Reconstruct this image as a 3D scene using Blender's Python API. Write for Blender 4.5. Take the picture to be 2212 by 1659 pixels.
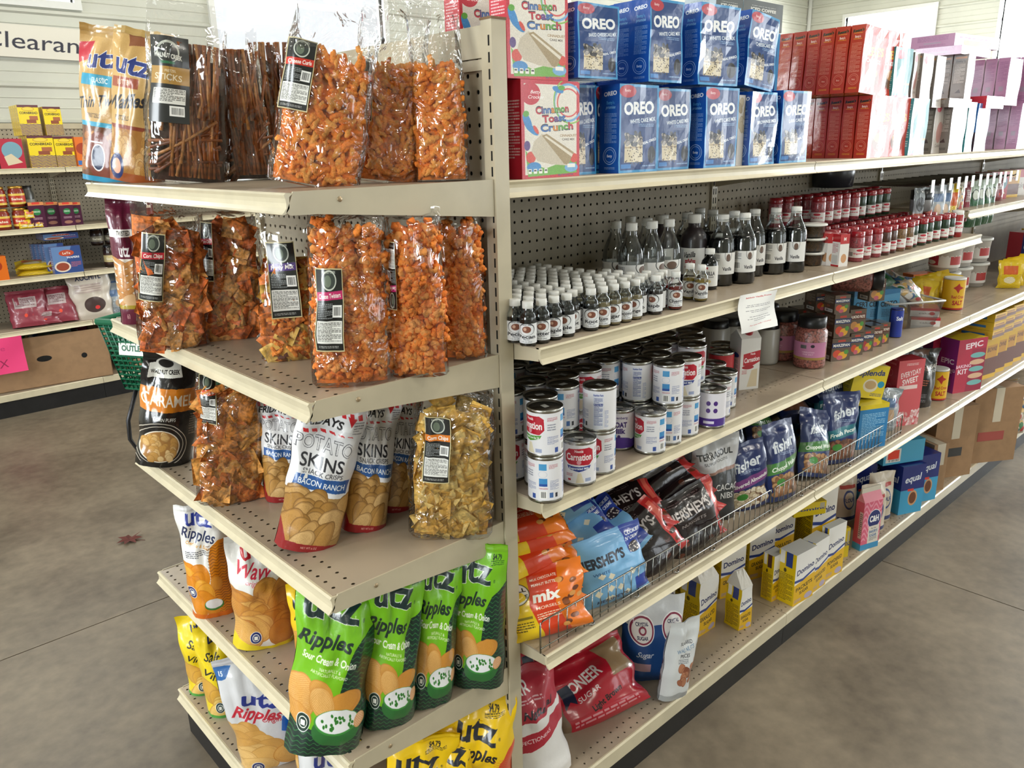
import bpy, bmesh, math, random
import numpy as np
from math import sin, cos, pi, radians
from mathutils import Vector, Matrix, noise
for _o in list(bpy.data.objects): bpy.data.objects.remove(_o)
SC = bpy.context.scene
COL = SC.collection
RN = random.Random(7)

# ------------------------------------------------------------------ camera, world, lights, exposure
def make_camera():
    yaw, pit, rol = radians(47.5482), radians(-16.796), radians(-1.3756)
    fw = Vector((cos(pit)*cos(yaw), cos(pit)*sin(yaw), sin(pit)))
    r = Vector((sin(yaw), -cos(yaw), 0)); u = r.cross(fw)
    R = r*cos(rol) + u*sin(rol); U = -r*sin(rol) + u*cos(rol)
    cd = bpy.data.cameras.new('camera'); co = bpy.data.objects.new('camera', cd)
    m = Matrix((R, U, -fw)).transposed().to_4x4(); m.translation = (-0.9768, -1.1028, 1.6244)
    co.matrix_world = m
    cd.sensor_width = 36; cd.lens = 1700.8/2212*36; cd.clip_start = .02; cd.clip_end = 100
    COL.objects.link(co); SC.camera = co
make_camera()
WD = bpy.data.worlds.new('daylight'); SC.world = WD; WD.use_nodes = True
WD.node_tree.nodes['Background'].inputs[0].default_value = (.93, .96, 1, 1)
WD.node_tree.nodes['Background'].inputs[1].default_value = 1.2
SC.view_settings.view_transform = 'Standard'; SC.view_settings.look = 'None'
SC.view_settings.gamma = 1; SC.view_settings.use_curve_mapping = False
SC.view_settings.exposure = EXPOSURE = 0.12
SC.cycles.max_bounces = 10; SC.cycles.transparent_max_bounces = 24
SC.cycles.diffuse_bounces = 4; SC.cycles.glossy_bounces = 3
SC.cycles.sample_clamp_indirect = 6; SC.cycles.caustics_reflective = False; SC.cycles.caustics_refractive = False
ROOM = (-5.0, 10.9, -6.5, 5.2, 3.9)     # x0 x1 y0 y1 height
# windows: (wall, a0, a1, z0, z1): daylight enters through each
WINDOWS = [('far', -1.05, .84, 2.62, 3.42), ('far', 1.82, 3.35, 2.0, 3.42), ('far', 4.3, 5.7, 2.62, 3.42), ('far', 7.6, 10.2, .8, 2.15),  # final far window is made up, hidden behind goods, to light the end wall
           ('end', 3.42, 4.62, 2.3, 3.27), ('end', 1.2, 2.6, 1.0, 3.27), ('end', -1.2, .2, 1.0, 3.2), ('end', -3.6, -2.0, .6, 3.2), ('end', -6.0, -4.3, .6, 3.2),
           ('near', 1.0, 3.0, .9, 2.9), ('near', 5.0, 6.6, .9, 2.9), ('near', 7.8, 10.2, .9, 3.1), ('back', -1.6, .2, 1.2, 3.0), ('back', 2.2, 4.0, 1.2, 3.0)]
WIN_POWER = {'far': 40, 'end': 62, 'near': 9, 'back': 50}   # watts per square metre
def sun_window(w):
    wall, a0, a1, z0, z1 = w
    ld = bpy.data.lights.new('window_daylight', 'AREA'); ld.shape = 'RECTANGLE'
    ld.size = a1-a0; ld.size_y = z1-z0; ld.energy = WIN_POWER[wall]*(.2 if wall == 'end' and a1 < -2 else 1.6 if wall == 'far' and a0 > 7 else .5 if wall == 'far' and a0 < 1 else 1)*(a1-a0)*(z1-z0); ld.color = (.93, .97, 1)
    o = bpy.data.objects.new('window_daylight', ld); COL.objects.link(o)
    c, zc = (a0+a1)/2, (z0+z1)/2
    if wall == 'far': o.location = (c, ROOM[3]+.09, zc); n = Vector((0, -1, 0))
    elif wall == 'near': o.location = (c, ROOM[2]-.09, zc); n = Vector((0, 1, 0))
    elif wall == 'back': o.location = (ROOM[0]-.09, c, zc); n = Vector((1, 0, 0))
    else: o.location = (ROOM[1]+.09, c, zc); n = Vector((-1, 0, 0))
    o.rotation_euler = n.to_track_quat('-Z', 'Y').to_euler()
for _w in WINDOWS: sun_window(_w)
LAMPS = [(-3.2, -3.2), (-3.2, .6), (-2.6, 3.3), (1.6, -3.2), (1.6, 3.3), (5.6, -3.2), (5.6, 3.3), (1.4, -.9), (6.0, -.4), (9.2, 1.2), (9.2, 3.9)]  # last two are added out of view to brighten the end wall
LAMP_W = 27
def lamp_light(x, y):
    ld = bpy.data.lights.new('tube_light', 'AREA'); ld.shape = 'RECTANGLE'; ld.size = 1.2; ld.size_y = .16
    ld.energy = LAMP_W; ld.color = (1, .95, .86)
    o = bpy.data.objects.new('tube_light', ld); o.location = (x, y, ROOM[4]-.14); COL.objects.link(o)
for _p in LAMPS: lamp_light(*_p)

# ------------------------------------------------------------------ helpers
def lin(c): return tuple((v/12.92 if v <= .04045 else ((v+.055)/1.055)**2.4) for v in c[:3]) + (1,)
def hx(s): return tuple(int(s[i:i+2], 16)/255 for i in (0, 2, 4))
_M = {}
def mat(name, col=None, img=None, rough=.5, metal=0, coat=0, bump=0, bscale=40, spec=.5, speck=0, emit=0, clear=0):
    """One principled material; an image made in this script or a colour, with optional relief."""
    key = (name, img.name if img else None)
    if key in _M: return _M[key]
    m = bpy.data.materials.new(name); m.use_nodes = True; nt = m.node_tree; b = nt.nodes['Principled BSDF']
    if img:
        t = nt.nodes.new('ShaderNodeTexImage'); t.image = img; t.extension = 'EXTEND'
        nt.links.new(t.outputs[0], b.inputs['Base Color'])
    else: b.inputs['Base Color'].default_value = lin(col)
    b.inputs['Roughness'].default_value = rough; b.inputs['Metallic'].default_value = metal
    b.inputs['Specular IOR Level'].default_value = spec
    if coat: b.inputs['Coat Weight'].default_value = coat; b.inputs['Coat Roughness'].default_value = .12
    tc = None
    if bump or speck:
        tc = nt.nodes.new('ShaderNodeTexCoord'); n = nt.nodes.new('ShaderNodeTexNoise'); n.inputs['Scale'].default_value = bscale
        n.inputs['Detail'].default_value = 4
        nt.links.new(tc.outputs['Object'], n.inputs['Vector'])
    if bump:
        bn = nt.nodes.new('ShaderNodeBump'); bn.inputs['Strength'].default_value = bump; bn.inputs['Distance'].default_value = .004
        nt.links.new(n.outputs[0], bn.inputs['Height']); nt.links.new(bn.outputs[0], b.inputs['Normal'])
        if coat: nt.links.new(bn.outputs[0], b.inputs['Coat Normal'])
    if speck and not img:
        mx = nt.nodes.new('ShaderNodeMix'); mx.data_type = 'RGBA'
        mx.inputs[6].default_value = lin(col); mx.inputs[7].default_value = lin(tuple(v*(1-speck) for v in col))
        r = nt.nodes.new('ShaderNodeMapRange'); r.inputs[1].default_value = .42; r.inputs[2].default_value = .66
        nt.links.new(n.outputs[0], r.inputs[0]); nt.links.new(r.outputs[0], mx.inputs[0]); nt.links.new(mx.outputs[2], b.inputs['Base Color'])
    if emit: b.inputs['Emission Color'].default_value = lin(col); b.inputs['Emission Strength'].default_value = emit
    if clear:
        tr = nt.nodes.new('ShaderNodeBsdfTransparent'); mx = nt.nodes.new('ShaderNodeMixShader'); out = nt.nodes['Material Output']
        mx.inputs[0].default_value = 1-clear
        nt.links.new(tr.outputs[0], mx.inputs[1]); nt.links.new(b.outputs[0], mx.inputs[2]); nt.links.new(mx.outputs[0], out.inputs[0])
    _M[key] = m
    return m
def math_n(nt, op, a, b=None, c=None):
    n = nt.nodes.new('ShaderNodeMath'); n.operation = op
    for i, v in enumerate((a, b, c)):
        if v is None: continue
        if isinstance(v, (int, float)): n.inputs[i].default_value = v
        else: nt.links.new(v, n.inputs[i])
    return n.outputs[0]
def film(name='clear_film', tint=(.985, .985, .985), haze=.035, rough=.06, bscale=9, bump=.5, blend=.12, crease=0):
    if name in _M: return _M[name]
    m = bpy.data.materials.new(name); m.use_nodes = True; nt = m.node_tree; nt.nodes.remove(nt.nodes['Principled BSDF'])
    out = nt.nodes['Material Output']; tr = nt.nodes.new('ShaderNodeBsdfTransparent'); tr.inputs[0].default_value = tint+(1,)
    gl = nt.nodes.new('ShaderNodeBsdfGlossy'); gl.inputs['Roughness'].default_value = rough
    tc = nt.nodes.new('ShaderNodeTexCoord'); n = nt.nodes.new('ShaderNodeTexNoise'); n.inputs['Scale'].default_value = bscale; n.inputs['Detail'].default_value = 3
    n.inputs['Distortion'].default_value = 1.2
    nt.links.new(tc.outputs['Object'], n.inputs['Vector'])
    bn = nt.nodes.new('ShaderNodeBump'); bn.inputs['Strength'].default_value = bump; bn.inputs['Distance'].default_value = .012
    hsrc = n.outputs[0]
    if crease:
        vo = nt.nodes.new('ShaderNodeTexVoronoi'); vo.inputs['Scale'].default_value = crease; ad = nt.nodes.new('ShaderNodeMix'); ad.data_type = 'VECTOR'; ad.inputs[0].default_value = .12
        nt.links.new(tc.outputs['Object'], ad.inputs[4]); nt.links.new(n.outputs[1], ad.inputs[5]); nt.links.new(ad.outputs[1], vo.inputs['Vector'])
        hsrc = math_n(nt, 'MULTIPLY_ADD', vo.outputs['Distance'], 1.3, n.outputs[0])
    nt.links.new(hsrc, bn.inputs['Height']); nt.links.new(bn.outputs[0], gl.inputs['Normal'])
    lw = nt.nodes.new('ShaderNodeLayerWeight'); lw.inputs[0].default_value = blend; nt.links.new(bn.outputs[0], lw.inputs['Normal'])
    f = math_n(nt, 'MULTIPLY_ADD', lw.outputs['Fresnel'], .8, haze)
    mx = nt.nodes.new('ShaderNodeMixShader'); nt.links.new(f, mx.inputs[0]); nt.links.new(tr.outputs[0], mx.inputs[1]); nt.links.new(gl.outputs[0], mx.inputs[2])
    nt.links.new(mx.outputs[0], out.inputs[0]); _M[name] = m
    return m
def holes(name, base, ax, s, r, off=(0, 0), stagger=False, bands=None):
    """A painted sheet-metal material with real see-through round holes on a lattice; ax: the two object axes."""
    m = base.copy(); m.name = name; nt = m.node_tree
    tc = nt.nodes.new('ShaderNodeTexCoord'); sx = nt.nodes.new('ShaderNodeSeparateXYZ'); nt.links.new(tc.outputs['Object'], sx.inputs[0])
    A, B = sx.outputs[ax[0]], sx.outputs[ax[1]]
    a = math_n(nt, 'DIVIDE', math_n(nt, 'SUBTRACT', A, off[0]), s[0]); b = math_n(nt, 'DIVIDE', math_n(nt, 'SUBTRACT', B, off[1]), s[1])
    if stagger:
        odd = math_n(nt, 'MODULO', math_n(nt, 'ABSOLUTE', math_n(nt, 'FLOOR', math_n(nt, 'ADD', a, .5))), 2)
        b = math_n(nt, 'ADD', b, math_n(nt, 'MULTIPLY', odd, .5))
    def cell(v): return math_n(nt, 'SUBTRACT', v, math_n(nt, 'FLOOR', math_n(nt, 'ADD', v, .5)))
    da = math_n(nt, 'MULTIPLY', cell(a), s[0]); db = math_n(nt, 'MULTIPLY', cell(b), s[1])
    d = math_n(nt, 'SQRT', math_n(nt, 'ADD', math_n(nt, 'MULTIPLY', da, da), math_n(nt, 'MULTIPLY', db, db)))
    k = math_n(nt, 'LESS_THAN', d, r)
    if bands:
        tot = None
        for axis, lo, hi in bands:
            v = math_n(nt, 'MULTIPLY', math_n(nt, 'GREATER_THAN', sx.outputs[axis], lo), math_n(nt, 'LESS_THAN', sx.outputs[axis], hi))
            tot = v if tot is None else math_n(nt, 'MAXIMUM', tot, v)
        k = math_n(nt, 'MULTIPLY', k, tot)
    out = nt.nodes['Material Output']; src = out.inputs[0].links[0].from_socket
    tr = nt.nodes.new('ShaderNodeBsdfTransparent'); mx = nt.nodes.new('ShaderNodeMixShader')
    nt.links.new(k, mx.inputs[0]); nt.links.new(src, mx.inputs[1]); nt.links.new(tr.outputs[0], mx.inputs[2]); nt.links.new(mx.outputs[0], out.inputs[0])
    return m

class MB:
    """Collects boxes, tubes, lathes and sheets into one mesh."""
    def __init__(s): s.v = []; s.f = []; s.uv = []; s.mi = []; s.sm = []
    def add(s, vs, fs, uvs=None, mi=0, smooth=False):
        k = len(s.v); s.v += [tuple(v) for v in vs]
        for i, f in enumerate(fs):
            s.f.append([j+k for j in f]); s.uv.append(uvs[i] if uvs else [(0, 0)]*len(f)); s.mi.append(mi); s.sm.append(smooth)
        return s
    def box(s, a, b, mi=0, M=None):
        x0, y0, z0 = a; x1, y1, z1 = b
        vs = [Vector(p) for p in ((x0, y0, z0), (x1, y0, z0), (x1, y1, z0), (x0, y1, z0), (x0, y0, z1), (x1, y0, z1), (x1, y1, z1), (x0, y1, z1))]
        if M: vs = [M @ v for v in vs]
        return s.add(vs, [(0, 3, 2, 1), (4, 5, 6, 7), (0, 1, 5, 4), (1, 2, 6, 5), (2, 3, 7, 6), (3, 0, 4, 7)], None, mi)
    def tube(s, pts, r, n=6, mi=0, caps=True):
        pts = [Vector(p) for p in pts]; vs = []; fs = []
        for i, p in enumerate(pts):
            d = (pts[min(i+1, len(pts)-1)]-pts[max(i-1, 0)]).normalized()
            a = d.cross(Vector((0, 0, 1)) if abs(d.z) < .9 else Vector((1, 0, 0))).normalized(); b = d.cross(a)
            rr = r[i] if isinstance(r, (list, tuple)) else r
            vs += [p+(a*cos(2*pi*k/n)+b*sin(2*pi*k/n))*rr for k in range(n)]
        for i in range(len(pts)-1):
            for k in range(n): fs.append((i*n+k, i*n+(k+1) % n, (i+1)*n+(k+1) % n, (i+1)*n+k))
        if caps: fs += [tuple(reversed(range(n))), tuple(range((len(pts)-1)*n, len(pts)*n))]
        return s.add(vs, fs, None, mi, True)
    def lathe(s, prof, n=20, mi=0, arc=(0, 1), uv=None, cap=True):
        """prof: (r, z) from the bottom up; arc in turns; uv (v0, v1) maps height to the print."""
        full = arc == (0, 1); m = n if full else n+1; vs = []; fs = []; us = []
        z0, z1 = prof[0][1], prof[-1][1]
        for r, z in prof:
            for k in range(m):
                a = 2*pi*(arc[0]+(arc[1]-arc[0])*k/n); vs.append((r*cos(a), r*sin(a), z))
        for i in range(len(prof)-1):
            for k in range(n):
                k2 = (k+1) % m
                fs.append((i*m+k, i*m+k2, (i+1)*m+k2, (i+1)*m+k))
                va, vb = (prof[i][1]-z0)/(z1-z0+1e-9), (prof[i+1][1]-z0)/(z1-z0+1e-9)
                us.append([(k/n, va), ((k+1)/n, va), ((k+1)/n, vb), (k/n, vb)])
        if cap and full:
            fs += [tuple(reversed(range(n))), tuple(range((len(prof)-1)*m, len(prof)*m))]; us += [[(0, 0)]*n, [(0, 1)]*n]
        return s.add(vs, fs, us, mi, True)
    def extr(s, prof, axis, a, b, mi=0, close=True, smooth=False):
        """prof: points in the other two axes, extruded from a to b along axis."""
        def P(t, q): return {0: (t, q[0], q[1]), 1: (q[0], t, q[1]), 2: (q[0], q[1], t)}[axis]
        n = len(prof); vs = [P(a, q) for q in prof]+[P(b, q) for q in prof]
        fs = [(i, (i+1) % n, n+(i+1) % n, n+i) for i in range(n if close else n-1)]
        if close: fs += [tuple(reversed(range(n))), tuple(range(n, 2*n))]
        return s.add(vs, fs, None, mi, smooth)
    def mesh(s, name, mats):
        me = bpy.data.meshes.new(name); me.from_pydata(s.v, [], s.f)
        ul = me.uv_layers.new(name='UVMap'); flat = [c for f in s.uv for p in f for c in p]; ul.data.foreach_set('uv', flat)
        me.polygons.foreach_set('material_index', s.mi); me.polygons.foreach_set('use_smooth', s.sm)
        for m in (mats if isinstance(mats, (list, tuple)) else [mats]): me.materials.append(m)
        me.update(); return me
    def build(s, name, mats, parent=None, loc=None): return ob(name, s.mesh(name, mats), parent, loc)
def ob(name, me, parent=None, loc=None, rot=None):
    o = bpy.data.objects.new(name, me); COL.objects.link(o)
    if parent: o.parent = parent
    if loc is not None: o.location = loc
    if rot is not None: o.rotation_euler = rot
    return o
def tag(o, label, cat=None, group=None, kind=None):
    if label: o['label'] = label
    if cat: o['category'] = cat
    if group: o['group'] = group
    if kind: o['kind'] = kind
    return o
def thing(name, label, cat, loc=(0, 0, 0), rz=0, group=None):
    return tag(ob(name, None, None, loc, (0, 0, rz)), label, cat, group)

# ------------------------------------------------------------------ print: flat artwork drawn into pixels by this script
_T = {}
def glyphs(s, bold, it):
    key = (s, bold, it)
    if key in _T: return _T[key]
    cu = bpy.data.curves.new('w', 'FONT'); cu.body = s; cu.size = 1; cu.offset = (.0, .014, .028)[bold] if bold < 3 else .045; cu.resolution_u = 3; cu.shear = it
    o = bpy.data.objects.new('w', cu); COL.objects.link(o)
    me = o.to_mesh(); me.calc_loop_triangles()
    v = np.empty(len(me.vertices)*3); me.vertices.foreach_get('co', v); v = v.reshape(-1, 3)[:, :2]
    t = np.empty(len(me.loop_triangles)*3, dtype=int); me.loop_triangles.foreach_get('vertices', t); T = v[t].reshape(-1, 3, 2)
    o.to_mesh_clear(); bpy.data.objects.remove(o); bpy.data.curves.remove(cu)
    x0, x1 = (T[:, :, 0].min(), T[:, :, 0].max()) if len(T) else (0, 1)
    _T[key] = (T, x0, x1); return _T[key]
class Cv:
    """A small drawing surface; positions are fractions of its width and height, y down."""
    def __init__(s, W, H, bg='ffffff'): s.W, s.H = W, H; s.a = np.empty((H, W, 3), np.float32); s.a[:] = hx(bg)
    def _m(s, x0, y0, x1, y1):
        xa, xb = max(0, int(x0)), min(s.W, int(x1)+2); ya, yb = max(0, int(y0)), min(s.H, int(y1)+2)
        if xa >= xb or ya >= yb: return None
        Y, X = np.mgrid[ya:yb, xa:xb]; return xa, xb, ya, yb, X+.5, Y+.5
    def _put(s, q, k, c):
        sub = s.a[q[2]:q[3], q[0]:q[1]]; sub += (np.array(hx(c) if isinstance(c, str) else c, np.float32)-sub)*k[..., None]
    def r(s, x0, y0, x1, y1, c): return s.p([(x0, y0), (x1, y0), (x1, y1), (x0, y1)], c)
    def e(s, cx, cy, rx, ry, c, rot=0, ring=0):
        cx, cy, rx, ry = cx*s.W, cy*s.H, rx*s.W, ry*s.H; R = max(rx, ry); q = s._m(cx-R, cy-R, cx+R, cy+R)
        if not q: return s
        X, Y = q[4]-cx, q[5]-cy; a = radians(rot); u = X*cos(a)+Y*sin(a); v = -X*sin(a)+Y*cos(a)
        d = np.sqrt((u/rx)**2+(v/ry)**2); k = np.clip((1-d)*min(rx, ry)+.5, 0, 1)
        if ring: k = k*np.clip((d-(1-ring))*min(rx, ry)+.5, 0, 1)
        s._put(q, k, c); return s
    def p(s, pts, c):
        P = [(x*s.W, y*s.H) for x, y in pts]; q = s._m(min(x for x, _ in P), min(y for _, y in P), max(x for x, _ in P), max(y for _, y in P))
        if not q: return s
        k = np.zeros(q[4].shape, bool)
        for i in range(len(P)):
            (x1, y1), (x2, y2) = P[i-1], P[i]
            if y1 == y2: continue
            k ^= ((y1 > q[5]) != (y2 > q[5])) & (q[4] < (x2-x1)*(q[5]-y1)/(y2-y1)+x1)
        s._put(q, k.astype(np.float32), c); return s
    def t(s, txt, cx, cy, h, c='ffffff', b=1, rot=0, it=0, ol=None, w=None, cols=None):
        """Words centred at cx, cy; h: capital height; w: full width to squeeze to; ol: outline colour."""
        if ol: s.t(txt, cx, cy, h, ol, min(b+2, 3), rot, it, None, w)
        T, x0, x1 = glyphs(txt, b, it); H = h*s.H/.7; sx = H if not w else w*s.W/(x1-x0+1e-6); a = radians(rot); ca, sa = cos(a), sin(a)
        ux = (T[:, :, 0]-(x0+x1)/2)*sx; uy = -(T[:, :, 1]-.35)*H
        X = cx*s.W+ux*ca-uy*sa; Y = cy*s.H+ux*sa+uy*ca
        if not len(T): return s
        q = s._m(X.min(), Y.min(), X.max(), Y.max())
        if not q: return s
        hh, ww = (q[3]-q[2])*2, (q[1]-q[0])*2; k = np.zeros((hh, ww), bool); X2, Y2 = (X-q[0])*2, (Y-q[2])*2
        for tx, ty in zip(X2, Y2):
            a0, a1 = max(0, int(tx.min())), min(ww, int(tx.max())+2); b0, b1 = max(0, int(ty.min())), min(hh, int(ty.max())+2)
            if a0 >= a1 or b0 >= b1: continue
            gy, gx = np.mgrid[b0:b1, a0:a1]; gx = gx+.5; gy = gy+.5
            e0 = (tx[1]-tx[0])*(gy-ty[0])-(ty[1]-ty[0])*(gx-tx[0]); e1 = (tx[2]-tx[1])*(gy-ty[1])-(ty[2]-ty[1])*(gx-tx[1]); e2 = (tx[0]-tx[2])*(gy-ty[2])-(ty[0]-ty[2])*(gx-tx[2])
            k[b0:b1, a0:a1] |= ((e0 >= 0) & (e1 >= 0) & (e2 >= 0)) | ((e0 <= 0) & (e1 <= 0) & (e2 <= 0))
        k = k.reshape(hh//2, 2, ww//2, 2).mean((1, 3)).astype(np.float32); s._put(q, k, c); return s
    def small(s, x0, y0, x1, y1, n, c, seed=1):
        R = random.Random(seed); dy = (y1-y0)/n
        for i in range(n):
            x = x0
            while x < x1:
                l = R.uniform(.02, .09)*(x1-x0)/.5; s.r(x, y0+i*dy, min(x+l, x1 if i % 4 != 3 else x0+(x1-x0)*.6), y0+i*dy+dy*.5, c); x += l+.012*(x1-x0)/.5
                if i % 4 == 3 and x > x0+(x1-x0)*.6: break
        return s
    def bar(s, x0, y0, x1, y1, seed=3):
        s.r(x0, y0, x1, y1, 'f4f4f0'); R = random.Random(seed); x = x0+.01
        m = (y1-y0)*.1
        while x < x1-.01:
            l = R.uniform(.2, 1)*(x1-x0)*.035; s.r(x, y0+m, min(x+l, x1-.004), y1-m, '202020'); x += l*2
        return s
    def wave(s, n, c, x0=0, y0=0, x1=1, y1=1, amp=.2, per=9, th=.22, clip=None):
        q = s._m(x0*s.W, y0*s.H, x1*s.W-2, y1*s.H-2)
        v = ((q[5]/s.H-y0)/(y1-y0)*n+amp*np.sin(q[4]/s.W*per*2*pi)) % 1; k = (v < th).astype(np.float32)
        if clip is not None: k *= clip[q[2]:q[3], q[0]:q[1]]
        s._put(q, k, c); return s
    def chip(s, cx, cy, rx, ry, rot=0, c='e8b050', ridge=True, dark='c07a2a'):
        cc, dd = np.array(hx(c)), np.array(hx(dark))
        s.e(cx, cy, rx*1.04, ry*1.04, tuple(cc*.3+dd*.7), rot); s.e(cx, cy, rx*.98, ry*.98, tuple(cc*.75+dd*.25), rot); s.e(cx-rx*.05, cy-ry*.08, rx*.84, ry*.82, c, rot)
        q = s._m((cx-rx)*s.W, (cy-ry)*s.H, (cx+rx)*s.W, (cy+ry)*s.H)
        if q and rx*s.W > 9:
            X, Y = q[4]-cx*s.W, q[5]-cy*s.H; n = np.random.RandomState(int(abs(cx*991+cy*773)*10) % 9999).rand(*X.shape)
            s._put(q, ((((X/(rx*s.W))**2+(Y/(ry*s.H))**2) < .7)*(n > .8)*.35).astype(np.float32), dark)
        if ridge:
            q = s._m((cx-rx)*s.W, (cy-ry)*s.H, (cx+rx)*s.W, (cy+ry)*s.H)
            if q:
                X, Y = q[4]-cx*s.W, q[5]-cy*s.H; a = radians(rot); u = X*cos(a)+Y*sin(a); v = -X*sin(a)+Y*cos(a)
                k = ((u/(rx*s.W))**2+(v/(ry*s.H))**2 < .85)*(.5+.5*np.sin(u*1.5))*.4; s._put(q, k.astype(np.float32), dark)
        return s
    def chips(s, x0, y0, x1, y1, n, r, c=('e8b050', 'dca040', 'f0c068'), ridge=True, dark='c07a2a', seed=1):
        R = random.Random(seed); asp = s.W/s.H
        for i in range(n): s.chip(R.uniform(x0, x1), y0+(y1-y0)*(i+.5)/n, r*R.uniform(.8, 1.2), r*asp*R.uniform(.55, .9), R.uniform(-60, 60), R.choice(c), ridge, dark)
        return s
    def grain(s, k=.04, seed=1, sc=1):
        R = np.random.RandomState(seed); n = R.rand(s.H//sc+1, s.W//sc+1).repeat(sc, 0).repeat(sc, 1)[:s.H, :s.W, None]; s.a = np.clip(s.a+(n-.5)*k, 0, 1).astype(np.float32); return s
    def img(s, name):
        im = bpy.data.images.new(name, s.W, s.H); px = np.ones((s.H, s.W, 4), np.float32); px[..., :3] = s.a[::-1]
        im.pixels.foreach_set(px.ravel()); im.update(); im.pack(); return im

# ------------------------------------------------------------------ artwork of each product (bags: 256x400; cartons: front | side | plain strip)
D = {}
def art(f): D[f.__name__] = f; return f
_I = {}
def image(name, *a):
    k = (name,)+a
    if k not in _I: _I[k] = D[name](*a).img('_'.join(str(x) for x in k))
    return _I[k]
def seal_disc(c, x, y, r=.09, col='1c2a6a'):
    q = c.W/c.H
    c.e(x, y, r, r*q, 'ffffff').e(x, y, r*.92, r*.92*q, col).e(x, y, r*.62, r*.62*q, 'f0f0e8').e(x, y, r*.5, r*.5*q, col).r(x-r*.3, y-r*.25*q, x+r*.3, y+r*.3*q, 'f0f0e8')
def utz(c, x, y, h, col, ol=None, rot=0, w=None): c.t('utz', x, y, h, col, 2, rot, 0, ol, w); c.t('\u00ae', x+(w or .5)*.56, y+h*.5, h*.13, col, 0)
@art
def twist():
    c = Cv(256, 400, 'c9a468'); c.grain(.05); c.r(0, 0, 1, .07, 'b89458').p([(0, .12), (.25, .1), (.2, .22), (0, .25)], 'c0283c')
    c.chips(.7, .05, 1, .2, 6, .06, ('a06a34', 'b87c40'), False); utz(c, .5, .2, .12, '24367e', 'ffffff', -4, .62)
    c.r(.12, .31, .82, .38, '3aa0c4').t('CLASSIC', .47, .345, .032, 'ffffff', 1).t('Thin Twists', .5, .47, .07, '30323c', 1, -6, .5, None, .9).t('PRETZELS', .35, .57, .026, '5a4632').r(0, .61, 1, .64, '3aa0c4')
    c.r(0, .64, 1, 1, '6a3c1c').chips(0, .66, 1, .95, 60, .07, ('b0703a', '8a5226', 'c88c50'), False, '5a3216', 4)
    c.e(.45, .84, .27, .14, '7c3a28', 70).e(.42, .84, .13, .09, 'f0f0f0').e(.42, .84, .11, .08, '16264e').r(.28, .735, .5, .745, 'ffffff'); c.r(0, .965, 1, 1, '2a90b8'); c.t('$4.79', .8, .1, .03, '222222', 2); return c
@art
def waffle():
    c = Cv(256, 400, 'c8a262'); c.grain(.05); c.p([(.25, .04), (.5, .02), (.55, .1), (.3, .12)], '8a5230')
    utz(c, .42, .23, .13, '20347c', 'ffffff', 2, .64); c.t('$4.79', .8, .21, .03, '222222', 2); c.small(.7, .235, .92, .265, 3, '5a4020')
    c.r(.04, .32, .56, .385, 'a04c30').t('BUTTER', .3, .352, .032, 'e8d8b8').t('Waffles', .36, .47, .085, '26242c', 2, -6, .5, None, .72).t('PRETZELS', .28, .58, .028, '4a3a28'); c.r(0, .625, 1, .65, '8a3c24')
    c.r(0, .65, 1, 1, 'a8702c').chips(0, .67, 1, .93, 50, .085, ('d8a860', 'c08c40', 'e0b878'), True, '7a4c1c', 2); c.r(0, .94, 1, 1, '9a4c18'); c.e(.22, .9, .14, .085, '1c2c66', 25).e(.22, .9, .09, .05, 'e8a890', 25); return c
@art
def rods():
    c = Cv(256, 400, '5c1430'); c.wave(60, '70203c', amp=.5, per=20, th=.3); c.r(0, .24, .8, .3, 'f0ece8').t('TWISTED', .4, .27, .035, '222222').t('utz', .4, .4, .1, 'ffffff', 2)
    c.r(0, .47, 1, .84, 'efe6da'); 
    for i in range(12): c.chip(.25+.1*(i % 2), .5+.027*i, .3, .02, (-1)**i*14, 'c88c4c', False, '8a5426')
    c.e(.5, .8, .3, .05, 'd8b080').e(.75, .76, .1, .05, '3c8c3c').r(0, .84, 1, .87, 'a8901c').t('60', .3, .93, .04, 'c89c9c'); return c
@art
def puffs():
    c = Cv(256, 400, '161416'); c.p([(.12, .09), (.6, .06), (.66, .18), (.1, .22)], 'e8e8e0').t('WALNUT CREEK', .38, .15, .034, '161616', 2, -4, 0, None, .46).e(.38, .085, .16, .04, 'e8e8e0').e(.38, .085, .12, .028, '303030')
    c.p([(0, .3), (.98, .26), (.98, .47), (0, .5)], 'd07c1c').t('CARAMEL', .45, .385, .1, 'f6ead8', 1, -2, 0, None, .86).t('CORN PUFFS', .4, .55, .03, 'e8e8e0', 1)
    c.e(.36, .8, .34, .15, 'e8e0d0').e(.36, .8, .32, .14, 'a87840'); c.chips(.08, .7, .62, .92, 34, .07, ('d8b070', 'c89850', 'e8c890'), False, '8a6030', 5)
    for r in (.4, .46): c.e(.36, .79, r, r*.45, 'd8d0c0', 0, .03)
    c.r(0, .95, 1, 1, '101010').small(.84, .5, .98, .7, 9, '8a8078'); return c
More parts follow.
